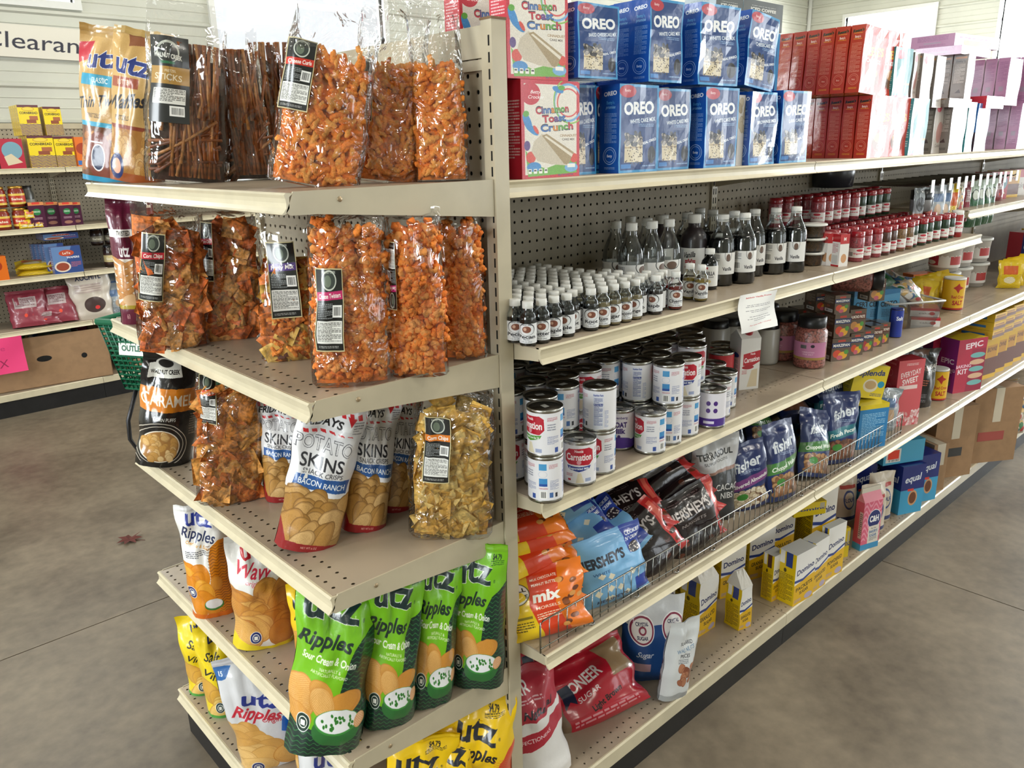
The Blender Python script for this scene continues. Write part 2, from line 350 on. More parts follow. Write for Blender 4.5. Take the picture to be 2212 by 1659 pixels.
@art
def skins():
    c = Cv(256, 400, 'e6e6e8'); 
    for i in range(9): c.p([(.02+i*.12, .06+.01*(i % 2)), (.08+i*.12, .06), (.1+i*.12, .1), (.04+i*.12, .1)], 'd02c34')
    c.r(.0, .095, .8, .165, 'f2f2f2').t('FRIDAYS', .36, .13, .05, '18181c', 2, 3, .2, None, .62); c.p([(.72, .08), (.86, .09), (.78, .14)], 'd02c34')
    for i in range(6): c.p([(.1+i*.13, .175+.004*i), (.18+i*.13, .178+.004*i), (.2+i*.13, .205), (.12+i*.13, .2)], 'd02c34')
    c.small(.82, .11, .97, .19, 5, '8a8a90'); c.t('POTATO', .46, .27, .085, '26262e', 0, 4, 0, '44444c', .86).t('POTATO', .46, .27, .085, 'e6e6e8', 0, 4, 0, None, .86).t('SKINS', .46, .385, .085, '26262e', 1, 4, 0, None, .66)
    c.t('SNACK CRISPS', .5, .455, .03, '4a4a50', 1, 4, 0, None, .62); c.p([(.1, .46), (.96, .5), (.93, .585), (.08, .545)], '26589c').t('BACON RANCH', .52, .523, .036, 'ffffff', 1, 5, 0, None, .74)
    c.p([(0, .58), (1, .62), (1, 1), (0, 1)], 'a8844c').chips(.05, .62, .95, .93, 22, .2, ('c49a5c', 'b88a48', 'd0aa70', 'a87c3c'), False, '6e4a20', 8)
    c.p([(0, .8), (.12, .93), (1, .95), (1, 1), (0, 1)], '8e1c20').t('NET WT 6 OZ', .5, .965, .018, 'd8b0a0'); return c
@art
def ripples_orange():
    c = Cv(256, 400, 'ecebe8'); utz(c, .45, .1, .13, '2a3c9c', None, 6, .5); c.t('Ripples', .38, .24, .1, '24305c', 1, 12, .4, None, .66).t('Cheddar & Sour Cream', .45, .35, .03, 'e09a30', 1, 14, .3, None, .68).small(.08, .38, .5, .44, 4, '5a5a66')
    q = np.zeros((c.H, c.W), bool); Y, X = np.mgrid[0:c.H, 0:c.W]; q = (X > c.W*(.55-.12*(Y/c.H > .9))) & (Y > c.H*(.33+.2*((X/c.W-1)**2)))
    c.p([(.52, .45), (.58, .36), (.75, .3), (1, .3), (1, 1), (.5, 1)], 'd9820f').wave(26, '6c3a14', .5, .34, 1, .97, .25, 7, .18)
    c.chips(0, .55, .5, .9, 12, .2, ('f0a020', 'f4b43c', 'e8941c'), True, 'c87008', 3).chip(.62, .66, .12, .06, 20, 'e09838').e(.5, .86, .2, .055, '3c7c34').e(.5, .85, .18, .045, 'e6e6ea'); seal_disc(c, .1, .74); c.r(0, .95, 1, 1, 'd86c10'); return c
@art
def wavy_yellow():
    c = Cv(256, 400, 'e9e8e4'); utz(c, .4, .1, .1, 'c02030', None, 0, .4); c.t('Wavy', .38, .24, .1, 'd03048', 1, 10, .4, None, .5).t('original', .36, .32, .04, 'd87080', 1, 10, .3)
    c.r(.72, .3, 1, 1, 'e8cc1c'); 
    for i in range(6): c.e(.9, .35+.12*i, .3, .02, 'f0ece0', 12)
    c.chips(.05, .45, .85, .85, 24, .24, ('e4a850', 'd89840', 'ecbc68', 'd08c38'), True, 'a8662a', 5); seal_disc(c, .32, .86); c.p([(0, .86), (.2, .92), (.5, .97), (1, .93), (1, 1), (0, 1)], 'e8d020'); return c
@art
def green_onion():
    c = Cv(256, 400, '74b818'); c.p([(.6, .56), (.64, .42), (.76, .32), (1, .25), (1, 1), (0, 1), (0, .8), (.3, .84), (.56, .76)], '123028')
    utz(c, .42, .15, .15, '122c2c', 'f0f4ec', 5, .66); c.t('$4.79', .82, .08, .03, '142a20', 2, 4); c.small(.72, .1, .95, .13, 3, '2c5a20'); c.r(.62, .3, 1, 1, '123028') if 0 else None
    m = np.zeros((c.H, c.W), np.float32); g = np.abs(c.a-np.array(hx('123028'), np.float32)).sum(2) < .02; c.wave(34, '2c6a3c', 0, 0, 1, 1, .22, 10, .2, g.astype(np.float32))
    c.t('Ripples', .34, .33, .08, '142c24', 2, 5, .4, None, .66).t('Sour Cream & Onion', .4, .44, .042, 'f0f4e8', 2, 6, .25, None, .66).t('NATURALLY &', .42, .495, .018, 'e8f0d8', 1, 6).t('ARTIFICIALLY FLAVORED', .42, .52, .018, 'e8f0d8', 1, 6)
    c.chip(.12, .66, .19, .11, 70, 'e4b064').chip(.36, .62, .16, .06, 30, 'd8a04c').chip(.66, .68, .22, .07, -8, 'dc9c44').chip(.38, .68, .17, .08, 40, 'ecbc74').chip(.1, .76, .16, .06, 20, 'e0a858')
    c.e(.58, .84, .31, .09, '2c6c34').e(.58, .79, .29, .075, '3c8c3c').e(.58, .785, .27, .068, 'eceef0'); R = random.Random(2)
    for i in range(26): c.e(.58+R.uniform(-.2, .2), .785+R.uniform(-.045, .045), .018, .009, '2f7a2c', R.uniform(0, 90))
    c.chip(.87, .8, .07, .04, -50, 'ecc0a0'); seal_disc(c, .16, .8, .085, '123028'); return c
@art
def yellow_ripples():
    c = Cv(256, 400, 'f2c80a'); utz(c, .42, .2, .15, '20222c', None, 8, .6); c.t('$4.79', .66, .09, .032, '28240c', 2, 5); c.small(.52, .11, .82, .14, 3, '5c5010'); c.t('Ripples', .4, .37, .09, '1c1c22', 2, 8, .4, None, .62)
    c.p([(.66, .6), (.76, .45), (.9, .38), (1, .36), (1, 1), (.6, 1)], 'd8421c').wave(30, 'ec6a2c', .66, .42, 1, 1, .22, 10, .2); c.chips(0, .6, .6, .9, 10, .2, seed=4); return c
@art
def yellow_vinegar():
    c = Cv(256, 400, 'f0d416'); c.t('utz', .4, .12, .1, '22305c', 2); c.t('Salt', .3, .3, .09, '22241c', 1, 12, .4).t("Vinegar", .45, .5, .09, '22241c', 1, 12, .4, None, .7).e(.75, .3, .1, .05, '3a9a3c').e(.8, .36, .09, .03, 'f4f4f0')
    c.chips(0, .66, .9, .92, 16, .22, ('e8bc50', 'dca840', 'f0cc70'), False, 'b88430', 6); seal_disc(c, .3, .86, .1, '1c3a3a'); c.r(0, .96, 1, 1, '48a040'); return c
@art
def ripples_blue():
    c = Cv(256, 400, 'd9dadd'); c.p([(0, .02), (.22, .06), (.12, .14), (0, .16)], '2c68ac').t('15', .07, .1, .03, 'ffffff', 2)
    utz(c, .52, .34, .12, '28388c', None, 14, .52); c.t('$4.79', .8, .27, .028, '22222c', 2, 6).t('Ripples', .42, .46, .1, 'c8283c', 2, 14, .4, None, .66).t('Original', .62, .54, .045, 'c04050', 1, 12, .3)
    c.p([(1, .42), (.72, .54), (.66, .66), (.8, .72), (.6, .8), (.7, 1), (1, 1)], '1c6cc0').wave(36, '185098', .7, .56, 1, 1, .22, 10, .2)
    c.chips(0, .62, .62, .95, 13, .22, ('e8b868', 'f0c880', 'dca858'), True, 'c08c44', 7).chip(.72, .9, .24, .1, 10, 'e8b868'); seal_disc(c, .24, .95); return c
@art
def mix_orange():
    c = Cv(256, 340, 'e8781c'); c.p([(0, 0), (.34, 0), (.3, .5), (.4, 1), (0, 1)], 'ecc81c'); c.p([(.34, 0), (.72, 0), (.62, .5), (.74, 1), (.4, 1), (.3, .5)], 'd8401c')
    c.e(.17, .3, .15, .15, '403830').e(.17, .3, .14, .14, 'f4f2ec').t('TOLL', .17, .25, .05, '202020', 2).t('HOUSE', .17, .34, .05, '202020', 2, 0, 0, None, .25).t('MILK CHOCOLATE', .52, .14, .035, 'f8e8d8', 2, 0, 0, None, .32).t('PEANUT BUTTER', .52, .22, .035, 'f8e8d8', 2, 0, 0, None, .32)
    c.t('mix', .52, .38, .15, 'f8f4ec', 3, 0, 0, None, .34).t('MORSELS', .52, .54, .04, 'f8e0c8', 1)
    R = random.Random(1)
    for i in range(14): c.e(R.uniform(.68, .98), R.uniform(.2, .95), .045, .035, R.choice(('6a3418', '8a4a20', 'd89850')))
    c.small(.36, .62, .66, .72, 3, 'f4d0b0').r(.02, .62, .3, .66, '8a7c20').small(.03, .7, .3, .85, 4, '6a5c10'); return c
@art
def choc_blue():
    c = Cv(256, 340, '78b0dc'); c.t("HERSHEY'S", .36, .34, .13, '141c30', 3, 0, .1, None, .66); c.p([(.7, 0), (1, 0), (1, .42), (.78, .4)], '1c3c9c').t('COOKIES', .86, .12, .05, 'ffffff', 2, 0, 0, None, .22).t("'N' CREME", .86, .2, .05, 'ffffff', 2, 0, 0, None, .22)
    c.e(.88, .34, .1, .08, '2c2430'); R = random.Random(5)
    for i in range(16): c.e(.88+R.uniform(-.08, .08), .34+R.uniform(-.06, .06), .012, .012, 'd8d0c8')
    for i in range(9): x, y = R.uniform(.2, .8), R.uniform(.52, .9); c.p([(x-.05, y), (x, y-.05), (x+.06, y), (x, y+.05)], 'ece4cc')
    c.t('WHITE', .3, .5, .04, '2c5488').r(.76, .74, 1, .94, '1c3c9c').t("HERSHEY'S", .4, .9, .05, '1c2c50', 2); return c
@art
def choc_dark():
    c = Cv(256, 340, '1c1114'); c.r(.84, 0, 1, 1, 'b82c2c').t("HERSHEY'S", .42, .3, .15, 'c8c0bc', 2, 0, .1, None, .74).t('NUGGETS', .42, .48, .05, '98908c', 1)
    R = random.Random(5)
    for i in range(10): c.e(R.uniform(.1, .95), R.uniform(.6, .95), .06, .035, R.choice(('4a2418', '6a3420', 'a07040', '2c1410')), R.uniform(0, 90))
    c.r(.88, .1, .96, .5, 'd86050').small(.1, .1, .7, .16, 2, '584848'); return c
@art
def pouch_grey():
    c = Cv(256, 400, 'cfd0d2'); c.t('TERRASOUL', .45, .22, .07, '1c1c1e', 2, -6, 0, None, .8).t('SUPERFOODS', .45, .3, .03, '5a5a5c', 1, -6, 0, None, .6); c.p([(.2, .42), (1, .38), (1, 1), (.1, 1)], '24282c').p([(.2, .42), (1, .36), (1, .4), (.25, .45)], 'a07868').t('CACAO', .68, .6, .07, 'e8e8e8', 1).t('NIBS', .68, .7, .07, 'e8e8e8', 1); return c
def _nuts(band, words, nutc=('a87850', '8a5c38', 'c49868')):
    c = Cv(256, 400, '172c66'); c.t('fisher', .5, .28, .13, 'e8eef4', 2, -12, .35, None, .66).small(.3, .38, .75, .42, 2, '8ea0c0'); c.p([(0, .52), (1, .42), (1, .58), (0, .66)], band).t(words, .5, .55, .055, 'f0f4ec', 2, -9, .2, None, .84)
    c.r(.08, .68, .92, .94, '6a4830').chips(.12, .68, .88, .92, 60, .07, nutc, False, '5a3a24', 3); c.r(0, .94, 1, 1, '182c60'); c.e(.3, .76, .12, .05, '3c8c34'); return c
@art
def nuts_green(): return _nuts('3f7c34', 'Chopped Walnuts')
@art
def nuts_purple(): return _nuts('7a3c80', 'Slivered Almonds', ('e0d4b8', 'c8b898', 'efe6d0'))
@art
def nuts_teal(): return _nuts('1c7080', 'Fresh Pecans', ('7c4c34', '94604a', '5c3424'))
@art
def sugar_red():
    c = Cv(256, 400, 'e4e2e0'); c.r(0, 0, 1, .36, 'b01c34').t('SUGAR', .3, .12, .08, 'f4f0f0', 1).t('All Natural', .5, .3, .06, '1c1424', 2, 0, .4, None, .7).small(.1, .2, .7, .24, 2, 'e0b0b8'); c.p([(0, .48), (.5, .46), (1, .4), (1, .52), (.5, .62), (0, .64)], 'b01c34').t('CONFECTIONERS', .4, .53, .035, 'f0e0e4', 1, -5, 0, None, .6); return c
@art
def sugar_red_flat():
    c = Cv(340, 256, 'b41c30'); c.t('PIONEER', .42, .42, .14, 'f0ecec', 2, -14, .2, None, .46).t('SUGAR', .45, .6, .07, 'f0ecec', 1, -14).p([(.66, .1), (.94, .06), (.98, .5), (.72, .52), (.76, .3)], '9a8060').t('Light Brown', .6, .74, .07, '200c10', 2, -14, .3)
    c.r(.0, .0, .16, 1, '806a54').p([(.18, .4), (.3, .38), (.32, .66), (.25, .6), (.19, .68)], '16203c').small(.2, .86, .9, .96, 2, 'd89098'); return c
@art
def sugar_blue():
    c = Cv(340, 400, '1c4c8c'); c.r(0, 0, 1, .3, 'd9dcdf')
    for x in (.25, .78): c.e(x, .34, .2, .17, 'ffffff').e(x, .34, .185, .155, '8c2444').e(x, .34, .16, .135, 'f0ece8').t('CRYSTAL', x, .27, .04, '2c2c4c', 2, 0, 0, None, .2).t('SUGAR', x, .42, .04, '2c2c4c', 2, 0, 0, None, .17).e(x, .34, .06, .05, '8c2444').e(x, .34, .035, .03, 'e8e0e0')
    c.t('Sugar', .3, .62, .07, 'e8ecf4', 1, 0, .4).t('Sugar', .78, .62, .07, 'e8ecf4', 1, 0, .4).r(.1, .74, .4, .84, 'c8a0ac').e(.8, .86, .14, .07, '4c8c3c'); return c
@art
def pouch_white():
    c = Cv(256, 400, 'd4d8da'); c.t('SUGARED', .5, .26, .04, '3c3c44', 1).t('WALNUTS', .5, .34, .05, '6888a8', 1, -8).t('PIECES', .5, .42, .045, '3c3c44', 1).chips(.4, .55, .9, .78, 24, .1, ('a8684c', '8c5038', 'b87c5c'), False, '6a3828', 2).small(.3, .46, .6, .52, 3, '70747c'); c.p([(0, .93), (.5, .9), (1, .95), (1, 1), (0, 1)], 'a8acae'); return c
@art
def domino_bag(words='GRANULATED'):
    c = Cv(512, 400, 'e8c80c'); c.r(0, 0, 1, .2, 'e4e2de').r(.05, .2, .42, .2, 'e4e2de'); c.r(.1, .04, .2, .26, 'f0f0ee').r(.22, .1, .36, .3, '24408c'); c.r(.44, 0, .56, 1, 'ecebe8').p([(.5, .0), (1, 0), (1, .52), (.5, .56)], 'e9e7e3')
    c.e(.22, .36, .03, .04, '4a400c').small(.06, .42, .4, .9, 16, '6a5c10'); c.t('Domino', .77, .42, .09, '1c2c64', 2, -8, .1, None, .4).p([(.56, .56), (1, .48), (1, .52), (.56, .6)], '24408c').t('PREMIUM', .77, .62, .025, '7a6c10', 1).t(words, .77, .71, .05, '26241c', 2, -5, 0, None, .4).t('SUGAR', .77, .79, .045, '4a4418', 2, -5).e(.8, .93, .1, .05, 'd89c1c'); return c
def carton(W, H, bg, f, side, top, fr=.64):
    """front in [0, fr], side in [fr, .96], plain strip to 1"""
    F = Cv(int(W*fr), H, bg); f(F); S = Cv(int(W*.96)-int(W*fr), H, side if isinstance(side, str) else bg)
    if not isinstance(side, str): side(S)
    c = Cv(W, H, top); c.a[:, :F.W] = F.a; c.a[:, F.W:F.W+S.W] = S.a; return c
@art
def domino_box(words='GRANULATED', band='24408c'):
    def f(c): c.p([(0, .6), (1, .5), (1, 1), (0, 1)], 'e4b414').t('Domino', .5, .34, .1, '1c2c64', 2, -7, .1, None, .84).p([(0, .5), (.4, .52), (1, .42), (1, .46), (.4, .57), (0, .55)], '24408c').t(words, .5, .68, .07, '3a3014', 2, -6, 0, None, .8).t('SUGAR', .5, .78, .06, '3a3014', 2, -6).small(.05, .9, .4, .97, 3, '9a94b4').e(.75, .92, .2, .06, 'b4a8c0')
    def s(c): c.r(0, 0, 1, 1, 'e4c40c').r(.08, 0, .34, .24, 'f0f0ee').r(.42, 0, .8, .28, band).e(.4, .36, .08, .04, '4a400c').small(.08, .42, .9, .95, 20, '6a5c10')
    return carton(400, 400, 'ecebe8', f, s, 'c9c8c4')
@art
def yellow_flat(): return carton(400, 300, 'd8bc14', lambda c: c.t('Domino', .5, .5, .2, '2c3c7c', 2).r(.8, .1, .95, .5, 'b0a890'), lambda c: (c.small(.05, .1, .9, .9, 10, '8a7810'), c.r(.7, .1, .9, .8, 'b8b0a0')), 'c0a428')
def cake_ctc(top):
    def f(c):
        c.r(.05, .04, .95, .96, 'e9e4da'); c.e(.16, .14, .16, .11, 'c8283c').p([(.0, .08), (.2, .08), (.14, .2), (0, .2)], 'c8283c').t('Betty', .24, .12, .034, 'ffffff', 1, 0, .3).t('Crocker', .25, .17, .034, 'ffffff', 1, 0, .3)
        c.e(.8, .22, .26, .2, '78b0e0', 0, .12).e(.8, .22, .2, .15, 'd85050', 0, .1).e(.84, .2, .3, .24, '88c050', 0, .06).e(.1, .42, .06, .1, '3c8cd0', -20).e(.18, .5, .05, .08, '3c8cd0', -50).e(.08, .34, .05, .03, '60a83c', -30).e(.24, .5, .03, .05, 'd84838', -30)
        c.e(.62, .09, .1, .03, '3c8cd0', 20).e(.68, .07, .06, .025, '60a83c').p([(.1, .98), (.06, .7), (.2, .86), (.4, .9), (.6, .86), (.95, .8), (.95, .96)], '70b040').e(.15, .78, .08, .06, 'd84838').e(.2, .88, .12, .05, '3c8cd0').e(.85, .9, .12, .05, '78b0e0').e(.09, .66, .05, .05, '5a3c84').e(.9, .8, .07, .05, 'd84838')
        pal = ('c8283c', '3c70b8', '60a83c', '6a3c8c', 'e08c2c', 'c8283c', '3c70b8', '60a83c')
        for w, y, x, W in (('Cinnamon', .29, .52, .56), ('Toast', .38, .55, .4), ('Crunch', .47, .6, .56)):
            c.t(w, x, y, .075, '3c3c48', 3, -4, 0, 'ffffff', W*1.02)
            X0_, X1_ = glyphs(w, 2, 0)[1:]
            for i, ch in enumerate(w):
                r1 = glyphs(w[:i+1], 2, 0)[2]; a_, b_ = glyphs(ch, 2, 0)[1:]; xm = r1-(b_-a_)/2; fx = (xm-(X0_+X1_)/2)/(X1_-X0_)
                c.t(ch, x+fx*W, y-fx*W*.07, .068, pal[(i*3+len(w)) % 8], 2, -4, 0, None, (b_-a_)/(X1_-X0_)*W)
        c.t('CINNADUST', .8, .56, .025, 'a88c68', 2, 0, 0, None, .3).t('CAKE MIX', .8, .6, .022, '5a5048', 1)
        c.p([(.2, .62), (.34, .54), (.86, .74), (.78, .88), (.5, .86), (.26, .82), (.16, .72)], 'cfc4b0').p([(.34, .56), (.42, .54), (.9, .74), (.8, .87), (.72, .86)], 'a8936e').p([(.38, .57), (.41, .56), (.88, .76), (.86, .79)], 'e8e0d0'); c.grain(.1, 3, 2)
        for i in range(4): c.r(.1+i*.09, .9, .16+i*.09, .95, 'f4f4f0').r(.11+i*.09, .91, .15+i*.09, .925, '3c3c3c')
        c.r(.78, .86, .92, .9, 'f4f4f0').t('NET WT 13.7 OZ', .75, .975, .016, '2c4c8c', 1)
    return carton(400, 400, 'c8283c', f, lambda c: (c.small(.1, .2, .9, .8, 20, 'e8c0c4')), 'c8283c')
@art
def cake_cinnamon(): return cake_ctc(0)
@art
def cake_blue(words='WHITE CAKE MIX', food='d8ccb0'):
    def f(c):
        c.r(.04, .03, .96, .97, '173e7c').e(.2, .08, .2, .07, 'b83444').t('Betty', .2, .07, .03, 'f0e0e0', 1).t('OREO', .5, .26, .13, 'f0f2f4', 3, -3, 0, '3c94cc', .78).t(words, .6, .4, .045, 'e8eef4', 2, -5, 0, None, .66).small(.5, .44, .9, .48, 2, '88a8d0')
        c.p([(.14, .66), (.24, .58), (.5, .56), (.6, .62), (.6, .88), (.14, .88)], food).chips(.16, .55, .58, .68, 30, .05, ('1c1a20', '2c2a30', '48464c', 'a8a098'), False, '18161c', 5); c.r(.14, .7, .6, .72, 'b09c78'); R = random.Random(3)
        for i in range(50): c.e(R.uniform(.16, .6), R.uniform(.7, .9), .012, .008, '4a3c34')
        c.t('REAL OREO', .78, .64, .03, 'ffffff', 2, -14).e(.84, .8, .1, .1, '15141a').e(.83, .8, .075, .085, '24222c').r(.06, .9, .3, .95, '3c80c8').small(.6, .92, .94, .95, 1, '88a8d0')
    def s(c): c.r(0, 0, 1, 1, '1a50a4').t('OREO', .5, .1, .045, 'f0f2f4', 3, -4, 0, None, .7).t("Betty's", .5, .2, .035, '58a8d8', 1).t('promise', .5, .25, .035, '88c0e0', 1, 0, .3).small(.18, .32, .84, .66, 22, '7ca0d0', 4).e(.5, .8, .36, .1, 'a8c4e4', 0, .08).e(.5, .8, .27, .075, 'a8c4e4', 0, .08).t('Betty', .5, .8, .03, 'e0ecf8', 2).small(.2, .93, .8, .96, 2, '88a8d0')
    return carton(400, 400, '3c94cc', f, s, '2c78b8')
@art
def cake_red():
    def f(c): c.e(.3, .14, .24, .1, 'd0403c').t("REESE'S", .5, .36, .12, 'e8b02c', 3, -4, 0, '5a2c1c', .8).t('CAKE MIX', .5, .5, .06, 'ffffff', 2).e(.5, .74, .3, .16, '7a4a28').e(.5, .68, .24, .08, 'c88c50')
    def s(c): c.r(0, 0, 1, 1, 'b83c26').t("Reese's", .5, .08, .042, '26321c', 3, -4, .2, 'c89c3c', .8).r(.2, .115, .8, .122, 'e0a030').t("Betty's", .5, .17, .034, 'f0dccc', 2).r(.2, .2, .8, .207, 'e0a030').small(.14, .26, .86, .7, 26, 'd88468', 4).e(.5, .8, .36, .085, 'e0906c', 0, .07).e(.5, .8, .27, .06, 'e0906c', 0, .07).t('Betty', .5, .8, .025, 'f0c0a0', 1).small(.2, .92, .8, .95, 2, 'e0a030')
    return carton(400, 400, 'c23a24', f, s, 'c89030')
@art
def cake_teal(): return carton(300, 400, '2c8890', lambda c: c.e(.3, .14, .24, .09, 'c04050').p([(.5, .1), (.66, .1), (.7, .8), (.56, .8)], 'c8ac70').t('COOKIE', .4, .55, .07, 'f0f0e8', 2, 90).r(0, .7, 1, .74, 'd08c3c').r(0, .96, 1, 1, 'c04060'), lambda c: c.small(.1, .1, .9, .9, 20, 'c0d8d8'), 'c04060')
@art
def cake_grey(): return carton(300, 400, 'b8b0a8', lambda c: c.e(.3, .14, .2, .08, 'c04050').e(.5, .6, .26, .2, 'b08078').t('Cookie', .5, .85, .06, '6a5c58', 1), lambda c: (c.r(0, 0, 1, 1, '78706a'), c.r(.1, .05, .9, .09, 'b07c50'), c.t("Betty's", .5, .14, .04, '34302c', 2), c.small(.15, .2, .85, .6, 18, 'b4aca4'), c.p([(.3, .8), (.6, .72), (.72, .8)], '3c2c2c'), c.small(.2, .9, .8, .95, 2, '34302c')), 'a05868')
@art
def cake_pink(): return carton(300, 400, 'e0d4dc', lambda c: (c.t('PINK', .5, .3, .12, 'c86c9c', 2), c.r(.2, .5, .8, .9, 'd8b46c')), lambda c: (c.r(0, 0, 1, 1, 'a87a9c'), c.small(.15, .08, .85, .5, 20, '8a5c84'), c.r(.3, .6, .7, .7, '98889c'), c.small(.2, .78, .8, .9, 5, '84587c')), '94688c')
@art
def cake_zero(): return carton(300, 400, '2c64ac', lambda c: (c.r(0, .6, 1, 1, '3c2430'), c.e(.5, .32, .4, .24, 'e8e4dc'), c.t('ZERO', .5, .28, .1, '1c1c24', 2, 0, 0, None, .6), c.t('SUGAR', .5, .38, .05, '3c3c44', 1)), lambda c: (c.r(0, 0, 1, 1, '2c64ac'), c.r(0, .6, 1, 1, '3c2430')), '2c64ac')
@art
def coffee_black(): return carton(400, 400, '20261f', lambda c: (c.small(.2, .18, .8, .2, 1, 'c8c8c0'), c.t('ICED COFFEE', .5, .3, .1, 'e0ded4', 2, 0, 0, None, .64), c.t('BLEND', .5, .44, .04, 'c8c8c0', 1)), lambda c: (c.r(0, 0, 1, 1, 'b8c4c8'), c.small(.2, .1, .8, .5, 10, '8c989c')), '1c201c')
@art
def cornbread():
    def f(c): c.r(0, 0, 1, .08, '5a1c28').e(.5, .13, .3, .07, 'c89c1c').e(.5, .13, .26, .05, 'e8cc3c').t('CORNBREAD', .5, .26, .075, '2c1c10', 2, 0, 0, None, .86).r(.5, .36, .9, .5, 'a85c2c').r(.35, .48, .8, .6, '8c4420').wave(8, '4c2474', 0, .62, 1, 1, .3, 3, .6)
    return carton(300, 400, 'ecd010', f, lambda c: (c.r(0, 0, 1, 1, 'd8b818'), c.small(.1, .1, .9, .9, 20, '8a6c10')), '8c2c3c')
@art
def red_cake(): return carton(300, 300, 'b4283c', lambda c: (c.e(.55, .4, .4, .3, '78a0b0'), c.p([(.2, .6), (.5, .5), (.9, .8), (.3, .9)], 'd8c8a8')), 'b4283c', 'a4243c')
@art
def orange_box(): return carton(300, 300, 'e07020', lambda c: c.e(.4, .4, .3, .2, 'a83c1c').r(.1, .8, .4, .95, '3c70b8'), 'd86418', 'd86418')
@art
def waffle_box(): return carton(400, 300, '38508c', lambda c: (c.p([(0, 0), (.7, 0), (.45, .6), (0, .8)], '6888b8'), c.e(.5, .25, .26, .12, 'c05038'), c.t('LeTe', .5, .25, .08, 'f0e8d8', 2), c.t('WAFERS', .7, .42, .07, 'f0f0f4', 2), c.e(.3, .75, .28, .2, 'e8d8c8'), c.e(.3, .75, .22, .15, '9c4c38'), c.small(.6, .6, .95, .8, 4, 'c86c70')), lambda c: (c.r(0, 0, 1, 1, '5c6490'), c.small(.1, .1, .9, .9, 10, 'a0a8c8')), '685c84')
@art
def marzipan(words='MARZIPAN', col='c84830'):
    return carton(300, 300, '5e4e40', lambda c: (c.r(.3, .08, .7, .16, 'b83c30'), c.r(0, .2, 1, .42, '1c2c5c' if words[0] == 'M' else '5a2418'), c.t(words, .5, .31, .12, 'f0ece0', 2, 0, 0, None, .86), c.e(.3, .68, .22, .17, col), c.e(.6, .76, .24, .16, 'd8a030'), c.e(.78, .62, .12, .1, '4c8c3c'), c.e(.45, .85, .16, .1, 'c05c70')), lambda c: (c.small(.12, .08, .88, .5, 12, 'a89c8c'), c.r(.2, .76, .84, .93, 'e8e6e0'), c.bar(.26, .78, .8, .91), c.r(.35, .56, .6, .66, '8a5848')), '3c3028')
@art
def certo(): return carton(300, 400, '58a0cc', lambda c: (c.p([(0, 0), (1, 0), (1, .1), (0, .16)], '2c78ac'), c.t('CERTO', .5, .36, .12, '1c2430', 2, -3, 0, None, .8), c.r(0, .86, 1, 1, 'a87850'), c.small(.2, .5, .8, .7, 5, '2c5c80')), lambda c: (c.r(0, 0, 1, 1, '4890c0'), c.t('CERTO', .5, .14, .07, '1c2430', 2, 0, 0, None, .7), c.small(.15, .26, .85, .9, 16, '2c6490')), '3c84b4')
@art
def red_flat(): return carton(400, 200, 'b82434', lambda c: (c.r(0, .3, 1, 1, 'dcd8d4'), c.e(.75, .6, .1, .2, 'b82434'), c.t('cake', .5, .6, .2, '8a8480', 1)), 'c02c3c', 'a82434')
@art
def splenda(blue=0):
    bg, fg = ('e8d024', '2c3c78') if not blue else ('2c80bc', 'f0e8c0')
    def f(c):
        if blue: c.r(0, 0, 1, .1, 'dcc428'); c.small(.1, .2, .9, .8, 16, '90c4e4')
        else: c.t('Splenda', .5, .24, .16, fg, 2, -8, .25, None, .8).e(.55, .62, .22, .2, 'e8e0c8').e(.55, .6, .17, .13, 'c8a878').e(.86, .56, .1, .1, '1c98c0').small(.6, .84, .95, .94, 3, fg)
    def s(c): c.r(0, 0, 1, 1, bg); c.small(.15, .2, .85, .8, 14, '90c4e4' if blue else '8a7c20'); c.e(.4, .9, .12, .05, '7a5c20')
    return carton(400, 360, bg, f, s, 'dcc82c')
@art
def everyday_sweet():
    def f(c): c.small(.3, .05, .75, .09, 2, 'f0c8c8'); c.t('EVERYDAY', .5, .2, .08, 'f4e8e8', 1, -8, 0, None, .76).t('SWEET', .5, .31, .08, 'f4e8e8', 2, -8, 0, None, .6).r(.1, .38, .8, .44, 'e8d0cc'); c.chips(0, .78, 1, 1, 60, .06, ('e8c8c8', 'd8a0a0', 'f0dcdc'), False, 'c87078', 2)
    def s(c): c.r(0, 0, 1, 1, 'a81c38'); c.small(.1, .05, .8, .08, 2, 'e0a0b0'); [c.e(.45, y, .16, .05, 'd87c90', 0, .1) for y in (.2, .42, .62)]; c.r(0, .8, 1, 1, 'd8ccc8').r(.1, .82, .62, .95, 'a81c38')
    return carton(400, 460, 'd05c64', f, s, 'b8283c')
@art
def epic():
    def f(c): c.t('EPIC', .55, .12, .1, 'f4e8f0', 2, -6, 0, None, .6).p([(.5, .2), (1, .2), (1, 1), (.42, 1)], '9c2848'); [c.e(.72, .32+.13*i, .26, .05, ('78b8b8', 'e0b898')[i % 2]) for i in range(5)]; c.t('BAKING', .25, .5, .06, 'f0d0e0', 2).t('KIT', .25, .6, .09, 'f4e8f0', 2)
    def s(c): c.r(0, 0, 1, 1, '8c2c7c'); c.t('EPIC', .5, .42, .09, 'f0e0f0', 2, 0, 0, None, .7).t('BAKING', .5, .58, .05, 'f0e0f0', 1).t('KIT', .5, .66, .08, 'f0e0f0', 2).e(.5, .82, .3, .1, '5c6c5c')
    return carton(400, 460, 'b82c4c', f, s, 'd8b82c')
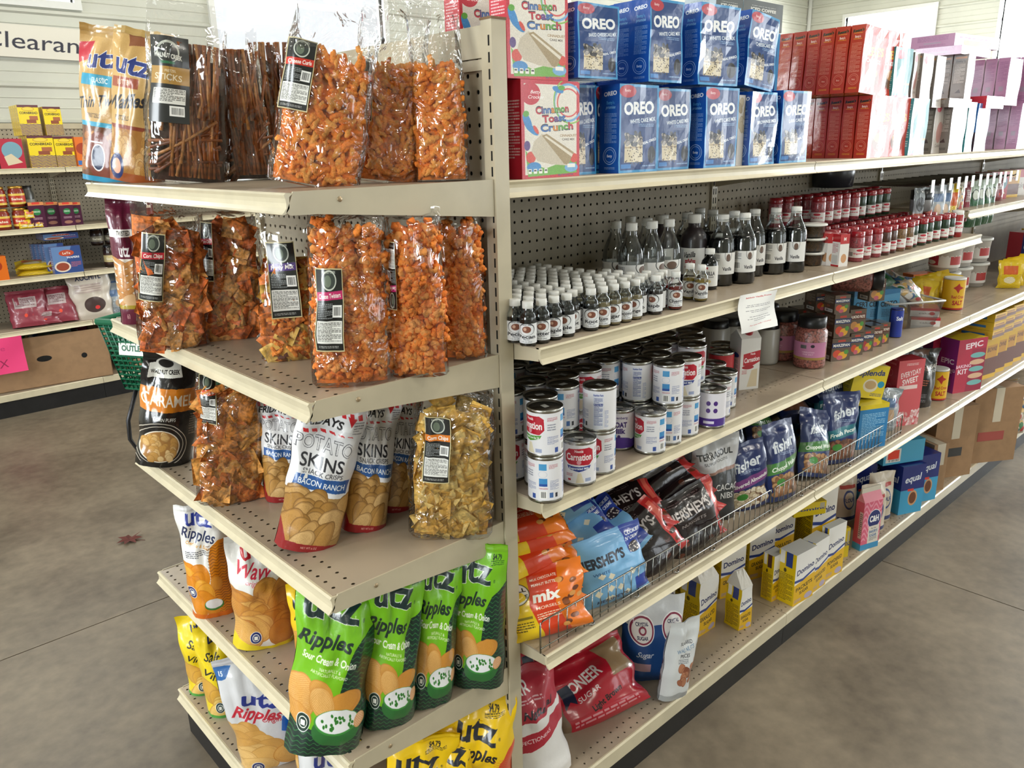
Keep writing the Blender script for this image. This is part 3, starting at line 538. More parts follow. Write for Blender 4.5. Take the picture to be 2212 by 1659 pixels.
@art
def brownie(): return carton(300, 300, 'e0b428', lambda c: (c.r(.1, .2, .9, .5, 'c89030'), c.r(0, .5, 1, .9, '6a3c34'), c.t('BROWNIE', .5, .3, .1, '5a2c1c', 2, 0, 0, None, .7)), lambda c: (c.r(0, 0, 1, 1, 'dcb830'), c.r(.2, .4, .8, .7, '3c80b0')), 'c8a020')
@art
def equal(v=0):
    def f(c): c.r(0, 0, 1, .5, '1c2c74'); c.t('equal', .5, .26, .14, 'f0f4f8', 1, -6, .2, None, .7); c.e(.55, .68, .2, .16, 'c89870').e(.55, .68, .15, .12, '6a3c24'); c.r(.3, .48, .56, .53, 'd83c34')
    def s(c): c.r(0, 0, 1, .5, '20307c'); c.t('equal', .5, .3, .14, 'f0f4f8', 1, -3, .2, None, .74); c.r(.3, .55, .7, .66, 'a8c4d0')
    return carton(400, 400, '3c9cc8', f, s, '1c2c74')
@art
def equal_flat(): return carton(400, 200, '48a0c4', lambda c: (c.r(0, 0, .0, 0, '1c2c74'), c.r(.06, .3, .42, .9, 'd8d4d0'), c.r(.1, .36, .38, .76, 'e0402c'), c.bar(.12, .76, .38, .88)), lambda c: (c.r(0, 0, 1, 1, '3c94bc'), c.t('equal', .5, .5, .3, 'f0f4f8', 1)), '3c98bc')
@art
def pink_sugar():
    def f(c):
        c.wave(7, 'e898ac', 0, 0, 1, .8, .6, 2, .4); c.e(.62, .38, .36, .2, 'f0f0f4').e(.62, .38, .34, .185, '1c2c6c').t('C&H', .62, .37, .12, 'f4f4f4', 3, 0, 0, None, .5); c.r(.36, .52, .94, .88, 'ddd8cc').t('Pure Cane', .64, .57, .03, '3c3c54', 1).t("BAKER'S", .64, .64, .055, '2c5c94', 2).t('SUGAR', .64, .72, .055, '2c5c94', 2).small(.44, .76, .86, .84, 4, '5c6474')
    def s(c): c.r(0, 0, 1, 1, 'c84868'); c.r(.55, .2, .95, .75, 'd0a8b0').small(.6, .24, .9, .72, 12, '4c3c4c').r(0, .86, 1, 1, '3c90c0')
    def ff(c): f(c); c.r(0, .88, 1, 1, '3c90c0')
    return carton(400, 400, 'd86480', ff, s, 'd8d0c4')
@art
def flour(): c = Cv(256, 340, 'cfc3b0'); c.e(.5, .5, .24, .2, '3c4c84', 0, .2).r(.2, .2, .8, .27, 'b03c34').r(.1, .86, .9, .95, '2c3c74').t('FLOUR', .5, .5, .08, '2c3c74', 2); return c
@art
def milk_carton():
    def f(c): c.r(.0, .28, 1, .5, 'e6e4e0'); c.p([(.14, .3), (1, .24), (1, .46), (.6, .54), (.14, .52)], 'b81c2c').t('Nestl\u00e9', .62, .3, .04, 'f8f0f0', 2).t('Carnation', .58, .41, .09, 'f8f4f4', 2, -4, .1, None, .78).e(.4, .56, .3, .04, 'a81828').p([(.4, .95), (.6, .62), (.9, .6), (.9, .95)], 'd8c8a8').small(.1, .62, .36, .7, 3, 'c06068')
    def s(c): c.e(.5, .34, .34, .05, '2c4ca0').small(.2, .44, .8, .62, 8, '98a0b0').bar(.2, .8, .8, .94)
    return carton(400, 400, 'e6e4e0', f, s, 'd8d6d4')
@art
def spice_carton(): return carton(240, 400, 'e4e0dc', lambda c: (c.r(0, 0, 1, .3, 'b8242c'), c.t('M', .5, .15, .1, 'f0e8e4', 2), c.e(.5, .75, .3, .14, 'c89468')), lambda c: (c.r(0, 0, 1, .24, 'b8242c'), c.small(.2, .3, .8, .6, 8, 'b06068'), c.r(.2, .65, .8, .92, 'c8c8c4'), c.r(0, .95, 1, 1, 'b8242c')), 'b8242c')
@art
def bag_kraft(): c = Cv(256, 400, 'cdc3b6'); c.t('XOCHITL', .5, .14, .1, '2c3450', 2, 0, 0, None, .6).r(.1, .26, .8, .46, 'c0b4a8'); [c.r(.14, .28+.045*i, .76, .3+.045*i, 'a89490') for i in range(4)]; c.e(.55, .7, .26, .16, '4a3a38').e(.6, .76, .06, .04, 'e04040'); return c
@art
def bag_red(): c = Cv(256, 300, '8c3444'); c.r(.2, .2, .7, .5, 'b8a8a8').small(.24, .24, .66, .46, 5, '704048').e(.5, .7, .05, .05, 'e84830'); return c
@art
def bag_black(): c = Cv(256, 400, '14161a'); c.r(.1, .02, .6, .12, '5c3c2c').t('SUGAR', .7, .3, .07, 'd8d4cc', 2, -8).t('SUBSTITUTE', .7, .38, .04, 'd8d4cc', 1, -8, 0, None, .5).small(.1, .3, .5, .36, 2, 'b89080').small(.08, .5, .5, .62, 3, 'c87860').small(.1, .75, .6, .9, 6, '7c7c80'); return c
@art
def bag_silver(): c = Cv(256, 340, '9aa2a8'); c.r(.2, .2, .8, .4, '5c78a0').e(.5, .6, .2, .15, 'c8a888').small(.2, .75, .8, .9, 4, '4c5460'); return c
@art
def bag_clear_mix(): c = Cv(256, 300, 'b8a894'); c.chips(0, 0, 1, 1, 80, .09, ('d8d0c4', '3c7c50', 'b83c3c', '2c5c8c', 'e0b870', 'e8e4dc'), False, '8a7c6c', 9); return c
@art
def tube_green(): c = Cv(96, 300, '1c5c34'); c.r(0, 0, 1, .25, 'b8ccbc').e(.5, .3, .35, .12, '1c2420').e(.5, .3, .3, .1, 'c0c8bc').e(.5, .75, .3, .08, 'd0dccc'); return c
@art
def tube_grey(): c = Cv(96, 200, '8c9498'); c.e(.5, .45, .4, .2, '26282c').r(0, .7, 1, 1, 'a85038'); return c
@art
def pack_yellow(): c = Cv(160, 200, 'e0c020'); c.r(.2, .2, .8, .5, 'd06028').e(.5, .7, .25, .12, 'f0e8c8').wave(12, '8a6c10', 0, .5, 1, 1, .3, 4, .2); return c
@art
def can_label():
    c = Cv(768, 256, 'e6e6ea'); x = .5
    def logo(x, rib, words):
        c.p([(x-.14, .2), (x-.1, .1), (x+.1, .07), (x+.14, .14), (x+.145, .4), (x+.1, .52), (x-.1, .5), (x-.14, .42)], 'b81830').t('Nestl\u00e9', x, .15, .065, 'f4f0f0', 2).t('Carnation', x, .3, .17, 'f6f2f2', 2, 0, 0, None, .25).e(x, .44, .022, .06, 'e09ca8')
        c.p([(x-.12, .53), (x, .56), (x+.12, .53), (x+.1, .62), (x, .69), (x-.1, .63)], rib).t(words, x, .6, .055, 'f0f4f4', 2, 0, .2, None, .2).p([(x-.03, .98), (x-.01, .72), (x+.02, .72), (x+.05, .98)], 'ddd4b8').r(x+.06, .86, x+.12, .95, '9ca8c8').small(x-.13, .74, x-.06, .82, 3, 'b06070').r(x-.11, .88, x-.08, .93, 'b83040')
    logo(.25, '4c9430', 'Evaporated Low Fat 2%')
    c.small(.42, .1, .52, .2, 4, 'b86874').small(.42, .26, .5, .44, 3, '8c90a0').small(.42, .56, .53, .76, 8, '8890b4').r(.49, .84, .525, .96, '3c58a0')
    c.r(.56, .08, .63, .24, '4898cc').e(.595, .34, .04, .08, 'a8b8d0', 0, .06).r(.56, .44, .635, .62, '3c8cc8').r(.56, .58, .635, .64, '2450a0').small(.56, .68, .64, .72, 2, 'b86874').bar(.565, .76, .63, .95).r(.655, .8, .69, .93, '4c70a8').small(.65, .1, .74, .22, 4, 'b86874').small(.66, .5, .75, .74, 9, '8890b4').r(.71, .82, .735, .93, '303038')
    c.r(.8, .05, .9, .98, 'dfe3ee').t('Nutrition Facts', .85, .1, .05, '24388c', 2, 0, 0, None, .095).small(.81, .18, .89, .9, 22, '5868a4').t('Calories 40', .85, .34, .05, '24388c', 2, 0, 0, None, .09).small(.91, .5, .95, .95, 14, '98a4cc'); return c
@art
def can_label_whole():
    c = D['can_label'](); x = .25; c.p([(x-.12, .53), (x, .56), (x+.12, .53), (x+.1, .62), (x, .69), (x-.1, .63)], '20388c').t('Evaporated Milk', x, .6, .06, 'f0f4f4', 2, 0, .2, None, .2); return c
@art
def can_goat():
    c = Cv(768, 256, 'e2e0e8'); c.r(0, .76, 1, 1, '4c2c8c').e(.25, .78, .14, .1, '4c2c8c').t('Meyenberg', .25, .12, .07, '3c2470', 1, 0, 0, None, .18).t('GOAT', .25, .32, .14, '3c2470', 3, 0, 0, None, .17).t('Milk', .25, .5, .14, '3c2470', 3, 0, 0, None, .14).e(.25, .66, .016, .05, '3c2470'); [c.e(.55+.08*(i % 2), .3+.22*(i//2), .024, .07, '4c2c7c') for i in range(4)]; c.r(.5, .84, .62, .92, 'e0dcf0'); return c
@art
def can_coconut(): c = Cv(768, 256, 'b82830'); c.e(.25, .3, .12, .16, 'f0ece4').t('COCO', .25, .3, .14, '8c1c28', 3).t('Coconut Milk', .25, .62, .13, 'f0d040', 3, 0, 0, '6a1820', .24).r(0, .82, 1, 1, '6a3c24').e(.3, .86, .1, .14, 'e8e0d0'); return c
@art
def can_salt(): c = Cv(768, 256, 'e0b020'); c.r(.42, 0, .62, 1, 'e8d8a0').small(.44, .1, .6, .6, 10, '4a4430').bar(.45, .68, .58, .92).p([(.2, .2), (.24, .1), (.26, .2), (.32, .26), (.26, .32), (.24, .44), (.2, .32), (.16, .26)], 'b02c24').t('Red Cross', .25, .56, .1, 'b02c24', 2, 0, 0, None, .2).t('SALT', .25, .76, .14, 'b02c24', 3, 0, 0, None, .16).r(0, .94, 1, 1, 'b02c24'); return c
@art
def can_blue(): c = Cv(400, 256, '1c3494'); c.t('Salt', .25, .3, .14, 'e8ecf4', 2).small(.5, .2, .7, .8, 8, '8090c8'); return c
@art
def bottle_label(words='Maple'):
    c = Cv(320, 160, 'e0e2e4'); c.e(.5, .28, .16, .32, '3c4044').e(.5, .3, .145, .29, 'e0e2e4').e(.5, .3, .085, .17, '7c4a38').e(.47, .28, .03, .08, 'c8a088').t('WALNUT CREEK', .5, .06, .07, '3c4044', 1, 0, 0, None, .2).t(words, .5, .66, .17, '1c1c22', 2, 0, 0, None, min(.36, .07*len(words))).t('Flavor', .5, .8, .07, '50545c', 1, 0, .3).t('2 FL OZ (59ml)', .5, .92, .06, '50545c', 1, 0, 0, None, .2).bar(.08, .36, .2, .9).small(.8, .4, .95, .85, 6, '80848c'); return c
@art
def vanilla_label(kind=0):
    c = Cv(320, 200, 'e2e2e0'); 
    if kind == 0: c.e(.62, .1, .12, .3, '3c4044', 0, .1).e(.62, .22, .07, .16, '6a5448').t('Vanilla', .6, .74, .16, '22222a', 2, 0, 0, None, .3).small(.1, .1, .36, .4, 5, '6c7078').bar(.14, .5, .34, .84)
    elif kind == 1: c.t('Vanilla', .5, .24, .2, '22222a', 2, -6, .4, None, .34).t('=V=', .52, .5, .2, 'b02c3c', 3).t('EXTRACT', .5, .7, .07, '8c2c34', 1).small(.42, .8, .62, .92, 2, '6c7078').r(.2, .06, .3, .94, 'c4c8cc')
    else: c.r(.3, .06, .46, .16, 'b04040').t('VANILLA', .46, .36, .18, '22222a', 2, 0, 0, None, .34).t('FLAVORING', .46, .54, .07, '22222a', 1, 0, 0, None, .28).e(.44, .76, .1, .1, 'd8c890')
    return c
@art
def clear_bag_label(band='c02c30', words='Cheese Curls'):
    c = Cv(200, 400, 'c8bc90'); c.r(.03, .015, .97, .985, '1c1e1e').e(.5, .14, .27, .12, 'c8ccc0').e(.5, .14, .23, .1, '3c4440').e(.45, .15, .13, .07, '6c7868').t('WALNUT CREEK', .5, .045, .03, 'c8ccc0', 1, 0, 0, None, .5)
    c.p([(.03, .28), (.97, .26), (.97, .36), (.03, .38)], band).t(words, .5, .32, .055, 'f4ece4', 2, -3, .1, None, .8).small(.08, .41, .6, .6, 9, '8c9090').r(.6, .43, .93, .58, 'e8e8e4').bar(.64, .44, .9, .57).r(.06, .62, .94, .9, 'e2e2dc').small(.09, .64, .91, .88, 13, '6c6c68').small(.1, .93, .8, .965, 2, 'b0b0ac'); return c
@art
def sticks_label(): c = Cv(220, 400, '2c2e2e'); c.e(.45, .18, .3, .13, 'c8ccc0').e(.45, .19, .26, .11, '2c2e2e').t('WALNUT CREEK', .45, .23, .05, 'e0e0d8', 3, 4, 0, '2c2e2e', .74).r(.25, .29, .62, .32, '2c6c48').r(0, .35, 1, .55, 'b48c48').t('PRETZEL', .5, .4, .03, 'e8dcc0', 1).t('STICKS', .45, .47, .07, 'e8dcc0', 1, 2, 0, None, .7).r(.08, .6, .9, .78, 'e2e2dc').small(.1, .61, .88, .76, 8, '6c6c68').r(.5, .8, .88, .92, 'e8e8e4').bar(.54, .81, .86, .91); return c
@art
def price_card():
    c = Cv(320, 420, 'e4e4e2'); c.t('Baldwin Vanilla Promos', .5, .1, .035, 'b83c3c', 2, -2, 0, None, .6)
    for y, w in ((.3, .6), (.34, .66), (.44, .7), (.48, .5), (.6, .6), (.66, .7), (.71, .4)): c.small(.5-w/2, y, .5+w/2, y+.025, 1, '5c5c64', int(y*100))
    c.t('For some vanilla = 1/2 price!', .52, .82, .03, 'b83c3c', 1, -3, .1, None, .66); return c
@art
def sign_clear(): c = Cv(512, 140, 'd9d4c6'); c.t('Clearance', .45, .5, .5, '2c2c38', 0, 3, .04, None, .5); return c
@art
def sign_pink(): c = Cv(300, 260, 'e8407c'); c.t('By the', .4, .3, .14, 'c02c68', 0, -4, 0, None, .5).t('BOX', .42, .72, .22, '9c2050', 0, -2, .1, None, .5); return c
@art
def sign_outlet(): c = Cv(200, 160, 'e8e8e0'); c.t('BARGAIN', .5, .28, .2, '1c5c44', 3, 0, 0, None, .84).t('OUTLET', .5, .68, .24, '1c5c44', 3, 0, 0, None, .8); return c
@art
def jar_pink(): c = Cv(320, 200, 'c07ca0'); c.e(.6, .2, .05, .09, '2c2430').r(.3, .15, .45, .35, '5c5c5c').t('HIMALAYAN', .5, .55, .08, 'e0b8cc', 2, 0, 0, None, .3).t('PINK SALT', .5, .68, .08, 'e0b8cc', 2, 0, 0, None, .26).r(0, .86, 1, 1, 'a08040'); return c
@art
def jar_spice(col='8c2c34'): c = Cv(200, 200, 'dcd8d4'); c.e(.5, .2, .14, .12, 'b82438').t('Spice', .5, .5, .14, 'b82438', 2, 0, 0, None, .5).r(0, .9, 1, 1, col).bar(.05, .3, .25, .8); return c
@art
def tub_label(): c = Cv(400, 200, 'e0dcd8'); c.r(.1, .15, .4, .85, 'b02438').r(.6, .2, .85, .8, 'b43c3c').e(.25, .65, .1, .15, 'e8e0d8'); return c
@art
def jar_sauce(a='b8341c', b='e0c050'): c = Cv(300, 160, b); c.r(.1, .2, .9, .8, a).t('Salsa', .5, .5, .2, 'f0e8d0', 2); return c
@art
def juice(): return carton(200, 300, '4c1c38', lambda c: (c.r(0, 0, 1, .12, 'd89058'), c.r(.25, 0, .75, .08, 'e04838'), c.e(.5, .38, .26, .13, '2c7c44'), c.small(.3, .34, .7, .42, 2, 'e0f0e0'), c.small(.2, .6, .8, .7, 2, 'c8a0b0'), c.e(.5, .84, .3, .07, 'a07060')), '40182e', 'c87848')
@art
def pouch_box(): return carton(200, 300, 'd8d4cc', lambda c: c.chips(.1, .1, .9, .5, 12, .2, ('b0a080', 'c8bca0'), False, '8a7c60'), 'd8d4cc', 'd8d4cc')

# ------------------------------------------------------------------ materials of the place
CREAM = (.76, .72, .62)
STEEL = mat('cream_enamel', CREAM, rough=.36, speck=.06, bscale=9, coat=.25)
RAIL = mat('cream_price_rail', (.82, .78, .67), rough=.28, speck=.05, bscale=14, coat=.4)
WEAR = mat('worn_enamel', (.66, .60, .52), rough=.42, speck=.12, bscale=6, coat=.2)
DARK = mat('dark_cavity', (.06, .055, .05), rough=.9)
KICK = mat('black_kick', (.11, .11, .115), rough=.45, speck=.2, bscale=12)
PANELM = mat('dull_enamel', (.66, .62, .54), rough=.62, speck=.06, bscale=9, spec=.2)
PEG_X = holes('peg_panel', PANELM, (0, 2), (.0254, .0254), .0036, (.36, 1.496))
PEG_Y = holes('end_peg_panel', PANELM, (1, 2), (.0275, .0285), .0042, (.078, 1.805))
WHITE_CAP = mat('white_cap', (.84, .84, .82), rough=.4); BLACK_CAP = mat('black_cap', (.06, .065, .075), rough=.3); RED_CAP = mat('red_cap', (.56, .06, .12), rough=.3, coat=.5)
TIN = mat('tin', (.68, .68, .66), rough=.25, metal=1, bump=.1, bscale=60); WIRE = mat('chrome_wire', (.6, .6, .58), rough=.25, metal=1)
GLASS = film('clear_glass', (.93, .95, .95), .05, .03, 8, .1, .3)
FILM = film(haze=.085, crease=14); FILM2 = film('crinkled_film', haze=.10, rough=.07, bscale=14, bump=.6, blend=.14, crease=20)
CARD = mat('corrugated_card', (.62, .49, .36), rough=.8, speck=.06, bscale=20)

def printm(name, *a, rough=.32, coat=.5, bump=.25, bscale=18, metal=0): return mat('print_'+name+('_%g_%g_%g' % (rough, bump, coat)), img=image(name, *a), rough=rough, coat=coat, bump=bump, bscale=bscale, metal=metal)

# ------------------------------------------------------------------ bags
def nz(x, y, z): return noise.noise(Vector((x, y, z)))
def pillow_fn(w, h, t, seed, flat=True, top=.93, crum=1., collapse=None, pinch=.08, taper=0):
    """Surface of a filled bag: (u in -1..1, v in 0..1, side -1 front / +1 back) -> local point."""
    R = random.Random(seed); ph = R.uniform(0, 60); sl = R.uniform(-.02, .02)*w; tw = R.uniform(-.05, .05)
    def f(u, v, s, inset=0):
        if flat: base = .78+.22*min(1, v/.1)
        else: base = min(1, (v/.14))**.6 if v > 0 else 0
        vt = v/top
        if collapse: body = 1 if v < collapse else max(.0, 1-(v-collapse)/(top-collapse))**.8*.9+.02
        else: body = 1-max(0, (vt-.35)/.65)**1.7 if vt < 1 else 0
        edge = max(0, 1-abs(u)**(5 if collapse else 3.2 if flat and v < .15 else 2.4))**(.6 if collapse else .55)
        y = s*t/2*max(base*body, 0)*edge
        bul = max(base*body, 0)
        x = u*w/2*(1-pinch*bul*(1-.4*v))*(1+taper*(.5-v)+taper*.35*sin(pi*min(v*1.6, 1))) + sl*v + tw*w*v*v*.4
        x += w*.035*nz(v*5+ph, s*.1, ph)*(1 if abs(u) > .8 else .4)*crum
        c = crum*(.25+.75*min(1, max(0, (v-.25)/.45)))
        r1 = 1-2*abs(nz(u*2.2+ph, v*3.2, s*3+ph)); r2 = 1-2*abs(nz(u*4.5-ph, v*7, s*5))
        y += s*t*(.10*r1*c+.05*r2*c)*(edge*.85+.15)*(1 if vt < .97 else .2)
        y += t*.22*nz(u*1.2+ph, v*2.2, 9)*min(1, v*2)*c
        z = v*h + h*.012*nz(u*3+ph, 4, v)*(1 if v > .9 else 0) + (0 if v > .02 else .0)
        if not flat and v < .1: z += abs(u)*h*.01
        if inset: x *= 1-inset; y -= s*inset*t*.3
        return Vector((x, y, max(z, 0)))
    return f
def pillow_mesh(name, m, w, h, t, seed, nx=16, ny=26, **k):
    f = pillow_fn(w, h, t, seed, **k); mb = MB()
    for s in (-1, 1):
        vs = []; fs = []; us = []
        for j in range(ny+1):
            for i in range(nx+1): vs.append(f(-1+2*i/nx, j/ny, s))
        for j in range(ny):
            for i in range(nx):
                q = (j*(nx+1)+i, j*(nx+1)+i+1, (j+1)*(nx+1)+i+1, (j+1)*(nx+1)+i); uu = [(i/nx, j/ny), ((i+1)/nx, j/ny), ((i+1)/nx, (j+1)/ny), (i/nx, (j+1)/ny)]
                if s > 0: q = q[::-1]; uu = [(1-a, b) for a, b in uu[::-1]]
                fs.append(q); us.append(uu)
        mb.add(vs, fs, us, 0, True)
    b0 = [f(-1+2*i/nx, 0, -1) for i in range(nx+1)]; b1 = [f(-1+2*i/nx, 0, 1) for i in range(nx+1)]
    mb.add(b0+b1, [(i, nx+1+i, nx+2+i, i+1) for i in range(nx)], [[(.5, .01)]*4]*nx, 0, False)
    return mb.mesh(name, m), f
def place(o, p, yaw, roll=0, back=0):
    """yaw: direction the front faces; roll: lean sideways; back: lean away from the viewer."""
    M = Matrix.Rotation(radians(yaw+90), 4, 'Z') @ Matrix.Rotation(radians(roll), 4, 'Y') @ Matrix.Rotation(radians(-back), 4, 'X')
    M.translation = p; o.matrix_world = M; return o
SEALM = mat('crimped_seal', (.72, .72, .72), rough=.25, metal=.5)
def seal_strip(root, f, w, m, v0=.955):
    mb = MB(); n = 16; pts = [f(-1+2*i/n, v0, -1) for i in range(n+1)]; top = [f(-1+2*i/n, 1, -1) for i in range(n+1)]
    vs = []
    for k in range(4):
        for a, b in zip(pts, top):
            q = a.lerp(b, k/3); vs.append(q+Vector((0, -.0012-(.0008 if k % 2 else 0), 0)))
    mb.add(vs, [(k*(n+1)+i, k*(n+1)+i+1, (k+1)*(n+1)+i+1, (k+1)*(n+1)+i) for k in range(3) for i in range(n)], None, 0, False)
    return mb.build('top_seal', m, root)
def print_bag(kind, label, cat, group, design, p, yaw, w, h, t, roll=0, back=0, seed=1, sealc=None, flat=True, rough=.3, metal=0., lying=False, sticker=False, **k):
    root = thing(kind, label, cat, group=group); a = design if isinstance(design, tuple) else (design,)
    k.setdefault('crum', 1.45)
    me, f = pillow_mesh('bag_body', printm(*a, rough=rough, metal=metal, bump=.45, bscale=24), w, h, t, seed, flat=flat, **k)
    ob('bag_body', me, root)
    if sealc: seal_strip(root, f, w, mat('seal_'+sealc, hx(sealc), rough=.3, coat=.5))
    if sticker:
        mb = MB(); c = f(sticker[0], sticker[1], -1)
        P = [f(sticker[0]+dx, sticker[1]+dz, -1)+Vector((0, -.001, 0)) for dx, dz in ((-.11, -.025), (.11, -.02), (.11, .03), (-.11, .025))]
        mb.add(P, [(0, 1, 2, 3)]); mb.build('price_sticker', mat('sticker', (.86, .86, .84), rough=.5), root)
    place(root, p, yaw, roll, back)
    return root

# pieces of food, each mesh shared by its copies
def curl_mesh(i, col, L=.030, r=.0048):
    R = random.Random(i); mb = MB(); n = 6; a = R.uniform(.4, 1.6); pts = [Vector((sin(a*(k/n-.5))*L/a*.9, (1-cos(a*(k/n-.5)))*L/a, R.uniform(-.002, .002))) for k in range(n+1)]
    mb.tube(pts, [r*(.45 if k in (0, n) else R.uniform(.85, 1.25)) for k in range(n+1)], 6); return mb.mesh('cheese_curl', col)
def twist_mesh(i, col, L=.032):
    R = random.Random(i+50); mb = MB(); n = 8; pts = [Vector(((k/n-.5)*L, sin(k*1.7+i)*.005, cos(k*1.7+i)*.005)) for k in range(n+1)]
    mb.tube(pts, [.0062*(.5 if k in (0, n) else R.uniform(.8, 1.3)) for k in range(n+1)], 6); return mb.mesh('cheese_twist', col)
def chip_mesh(i, col, s=.026, tri=False):
    R = random.Random(i+9); mb = MB(); n = 4; vs = []; K = R.uniform(4, 16)*R.choice((1, -1)); tw = R.uniform(-14, 14)
    for off in (0, .0014):
        for j in range(n+1):
            for k in range(n+1):
                x, y = (k/n-.5)*2*s, (j/n-.5)*2*s
                if tri: x *= 1-.86*j/n
                vs.append((x, y, x*x*K+x*y*tw*.6+off+R.uniform(-.0008, .0008)))
    N = (n+1)**2; fs = []
    for j in range(n):
        for k in range(n):
            q = (j*(n+1)+k, j*(n+1)+k+1, (j+1)*(n+1)+k+1, (j+1)*(n+1)+k); fs += [q[::-1], tuple(v+N for v in q)]
    for k in range(n):
        for a, b in ((k, k+1), (N-2-k, N-1-k)): fs.append((a, b, b+N, a+N))
        for a, b in ((k*(n+1), (k+1)*(n+1)), (k*(n+1)+n, (k+1)*(n+1)+n)): fs.append((a, b, b+N, a+N))
    mb.add(vs, fs, None, 0, True); return mb.mesh('chip', col)
def stick_mesh(i, cols, L=.14, r=.0034):
    mb = MB(); R = random.Random(i); b = R.uniform(-.004, .004); mb.tube([(0, 0, -L/2), (b, 0, 0), (0, 0, L/2)], r, 6, 0)
    for z in (-L/2-.0004, L/2+.0004): mb.lathe([(.0001, z), (r*.8, z)], 6, 1, cap=False)
    return mb.mesh('pretzel_stick', cols)
ORANGE = [mat('curl_%d' % i, c, rough=.75, bump=.9, bscale=180, speck=.12) for i, c in enumerate([(1., .60, .22), (.98, .54, .17), (1., .67, .30)])]
TWISTC = [mat('twist_%d' % i, c, rough=.75, bump=.9, bscale=160, speck=.14) for i, c in enumerate([(.97, .56, .20), (.95, .50, .16), (.98, .64, .32)])]
REDCHIP = [mat('red_chip_%d' % i, c, rough=.6, bump=.5, bscale=120, speck=.35) for i, c in enumerate([(.93, .52, .22), (.90, .44, .17), (.95, .66, .34)])]
NACHO = [mat('nacho_%d' % i, c, rough=.65, bump=.6, bscale=120, speck=.3) for i, c in enumerate([(.92, .58, .24), (.88, .48, .18), (.94, .66, .32)])]
CORN = [mat('corn_chip_%d' % i, c, rough=.6, bump=.5, bscale=110, speck=.2) for i, c in enumerate([(.92, .74, .36), (.88, .67, .28), (.95, .80, .46)])]
STICKC = [[mat('pretzel_%d' % i, c, rough=.45, speck=.3, bscale=90), mat('pretzel_end', (.93, .87, .74), rough=.7)] for i, c in enumerate([(.60, .34, .16), (.48, .25, .12), (.74, .50, .27)])]
RYE = [mat('rye_chip', (.66, .46, .2), rough=.7, bump=.6, bscale=120, speck=.3), mat('dark_rye', (.34, .16, .08), rough=.7, bump=.6, bscale=120)]
PIECES = {'curl': [curl_mesh(i, ORANGE[i % 3]) for i in range(6)], 'twist': [twist_mesh(i, TWISTC[i % 3]) for i in range(6)],
          'red': [chip_mesh(i, REDCHIP[i % 3], .024) for i in range(6)], 'nacho': [chip_mesh(i, NACHO[i % 3], .027, i % 2 == 0) for i in range(6)],
          'corn': [chip_mesh(i, CORN[i % 3], .0195) for i in range(6)], 'stick': [stick_mesh(i, STICKC[i % 3]) for i in range(5)],
          'mix': [chip_mesh(20, RYE[0], .017), chip_mesh(21, RYE[1], .015), twist_mesh(22, TWISTC[0], .03), chip_mesh(23, REDCHIP[0], .022), chip_mesh(24, CORN[0], .02), curl_mesh(25, ORANGE[0])]}
PNAME = {'curl': 'cheese_curl', 'twist': 'cheese_twist', 'red': 'corn_chip', 'nacho': 'tortilla_chip', 'corn': 'corn_chip', 'stick': 'pretzel_stick', 'mix': 'snack_piece'}
CORE = {'curl': mat('curl_heap', (.96, .52, .16), rough=.9, bump=1, bscale=90, speck=.4), 'twist': mat('twist_heap', (.92, .48, .14), rough=.9, bump=1, bscale=80, speck=.4), 'red': mat('chip_heap', (.80, .38, .14), rough=.9, bump=1, bscale=70, speck=.5),
        'nacho': mat('nacho_heap', (.84, .46, .16), rough=.9, bump=1, bscale=70, speck=.5), 'corn': mat('corn_heap', (.84, .62, .26), rough=.9, bump=1, bscale=80, speck=.5), 'stick': mat('stick_heap', (.22, .10, .05), rough=.9, bump=1, bscale=60, speck=.5), 'mix': mat('mix_heap', (.5, .26, .1), rough=.9, bump=1, bscale=70, speck=.5)}
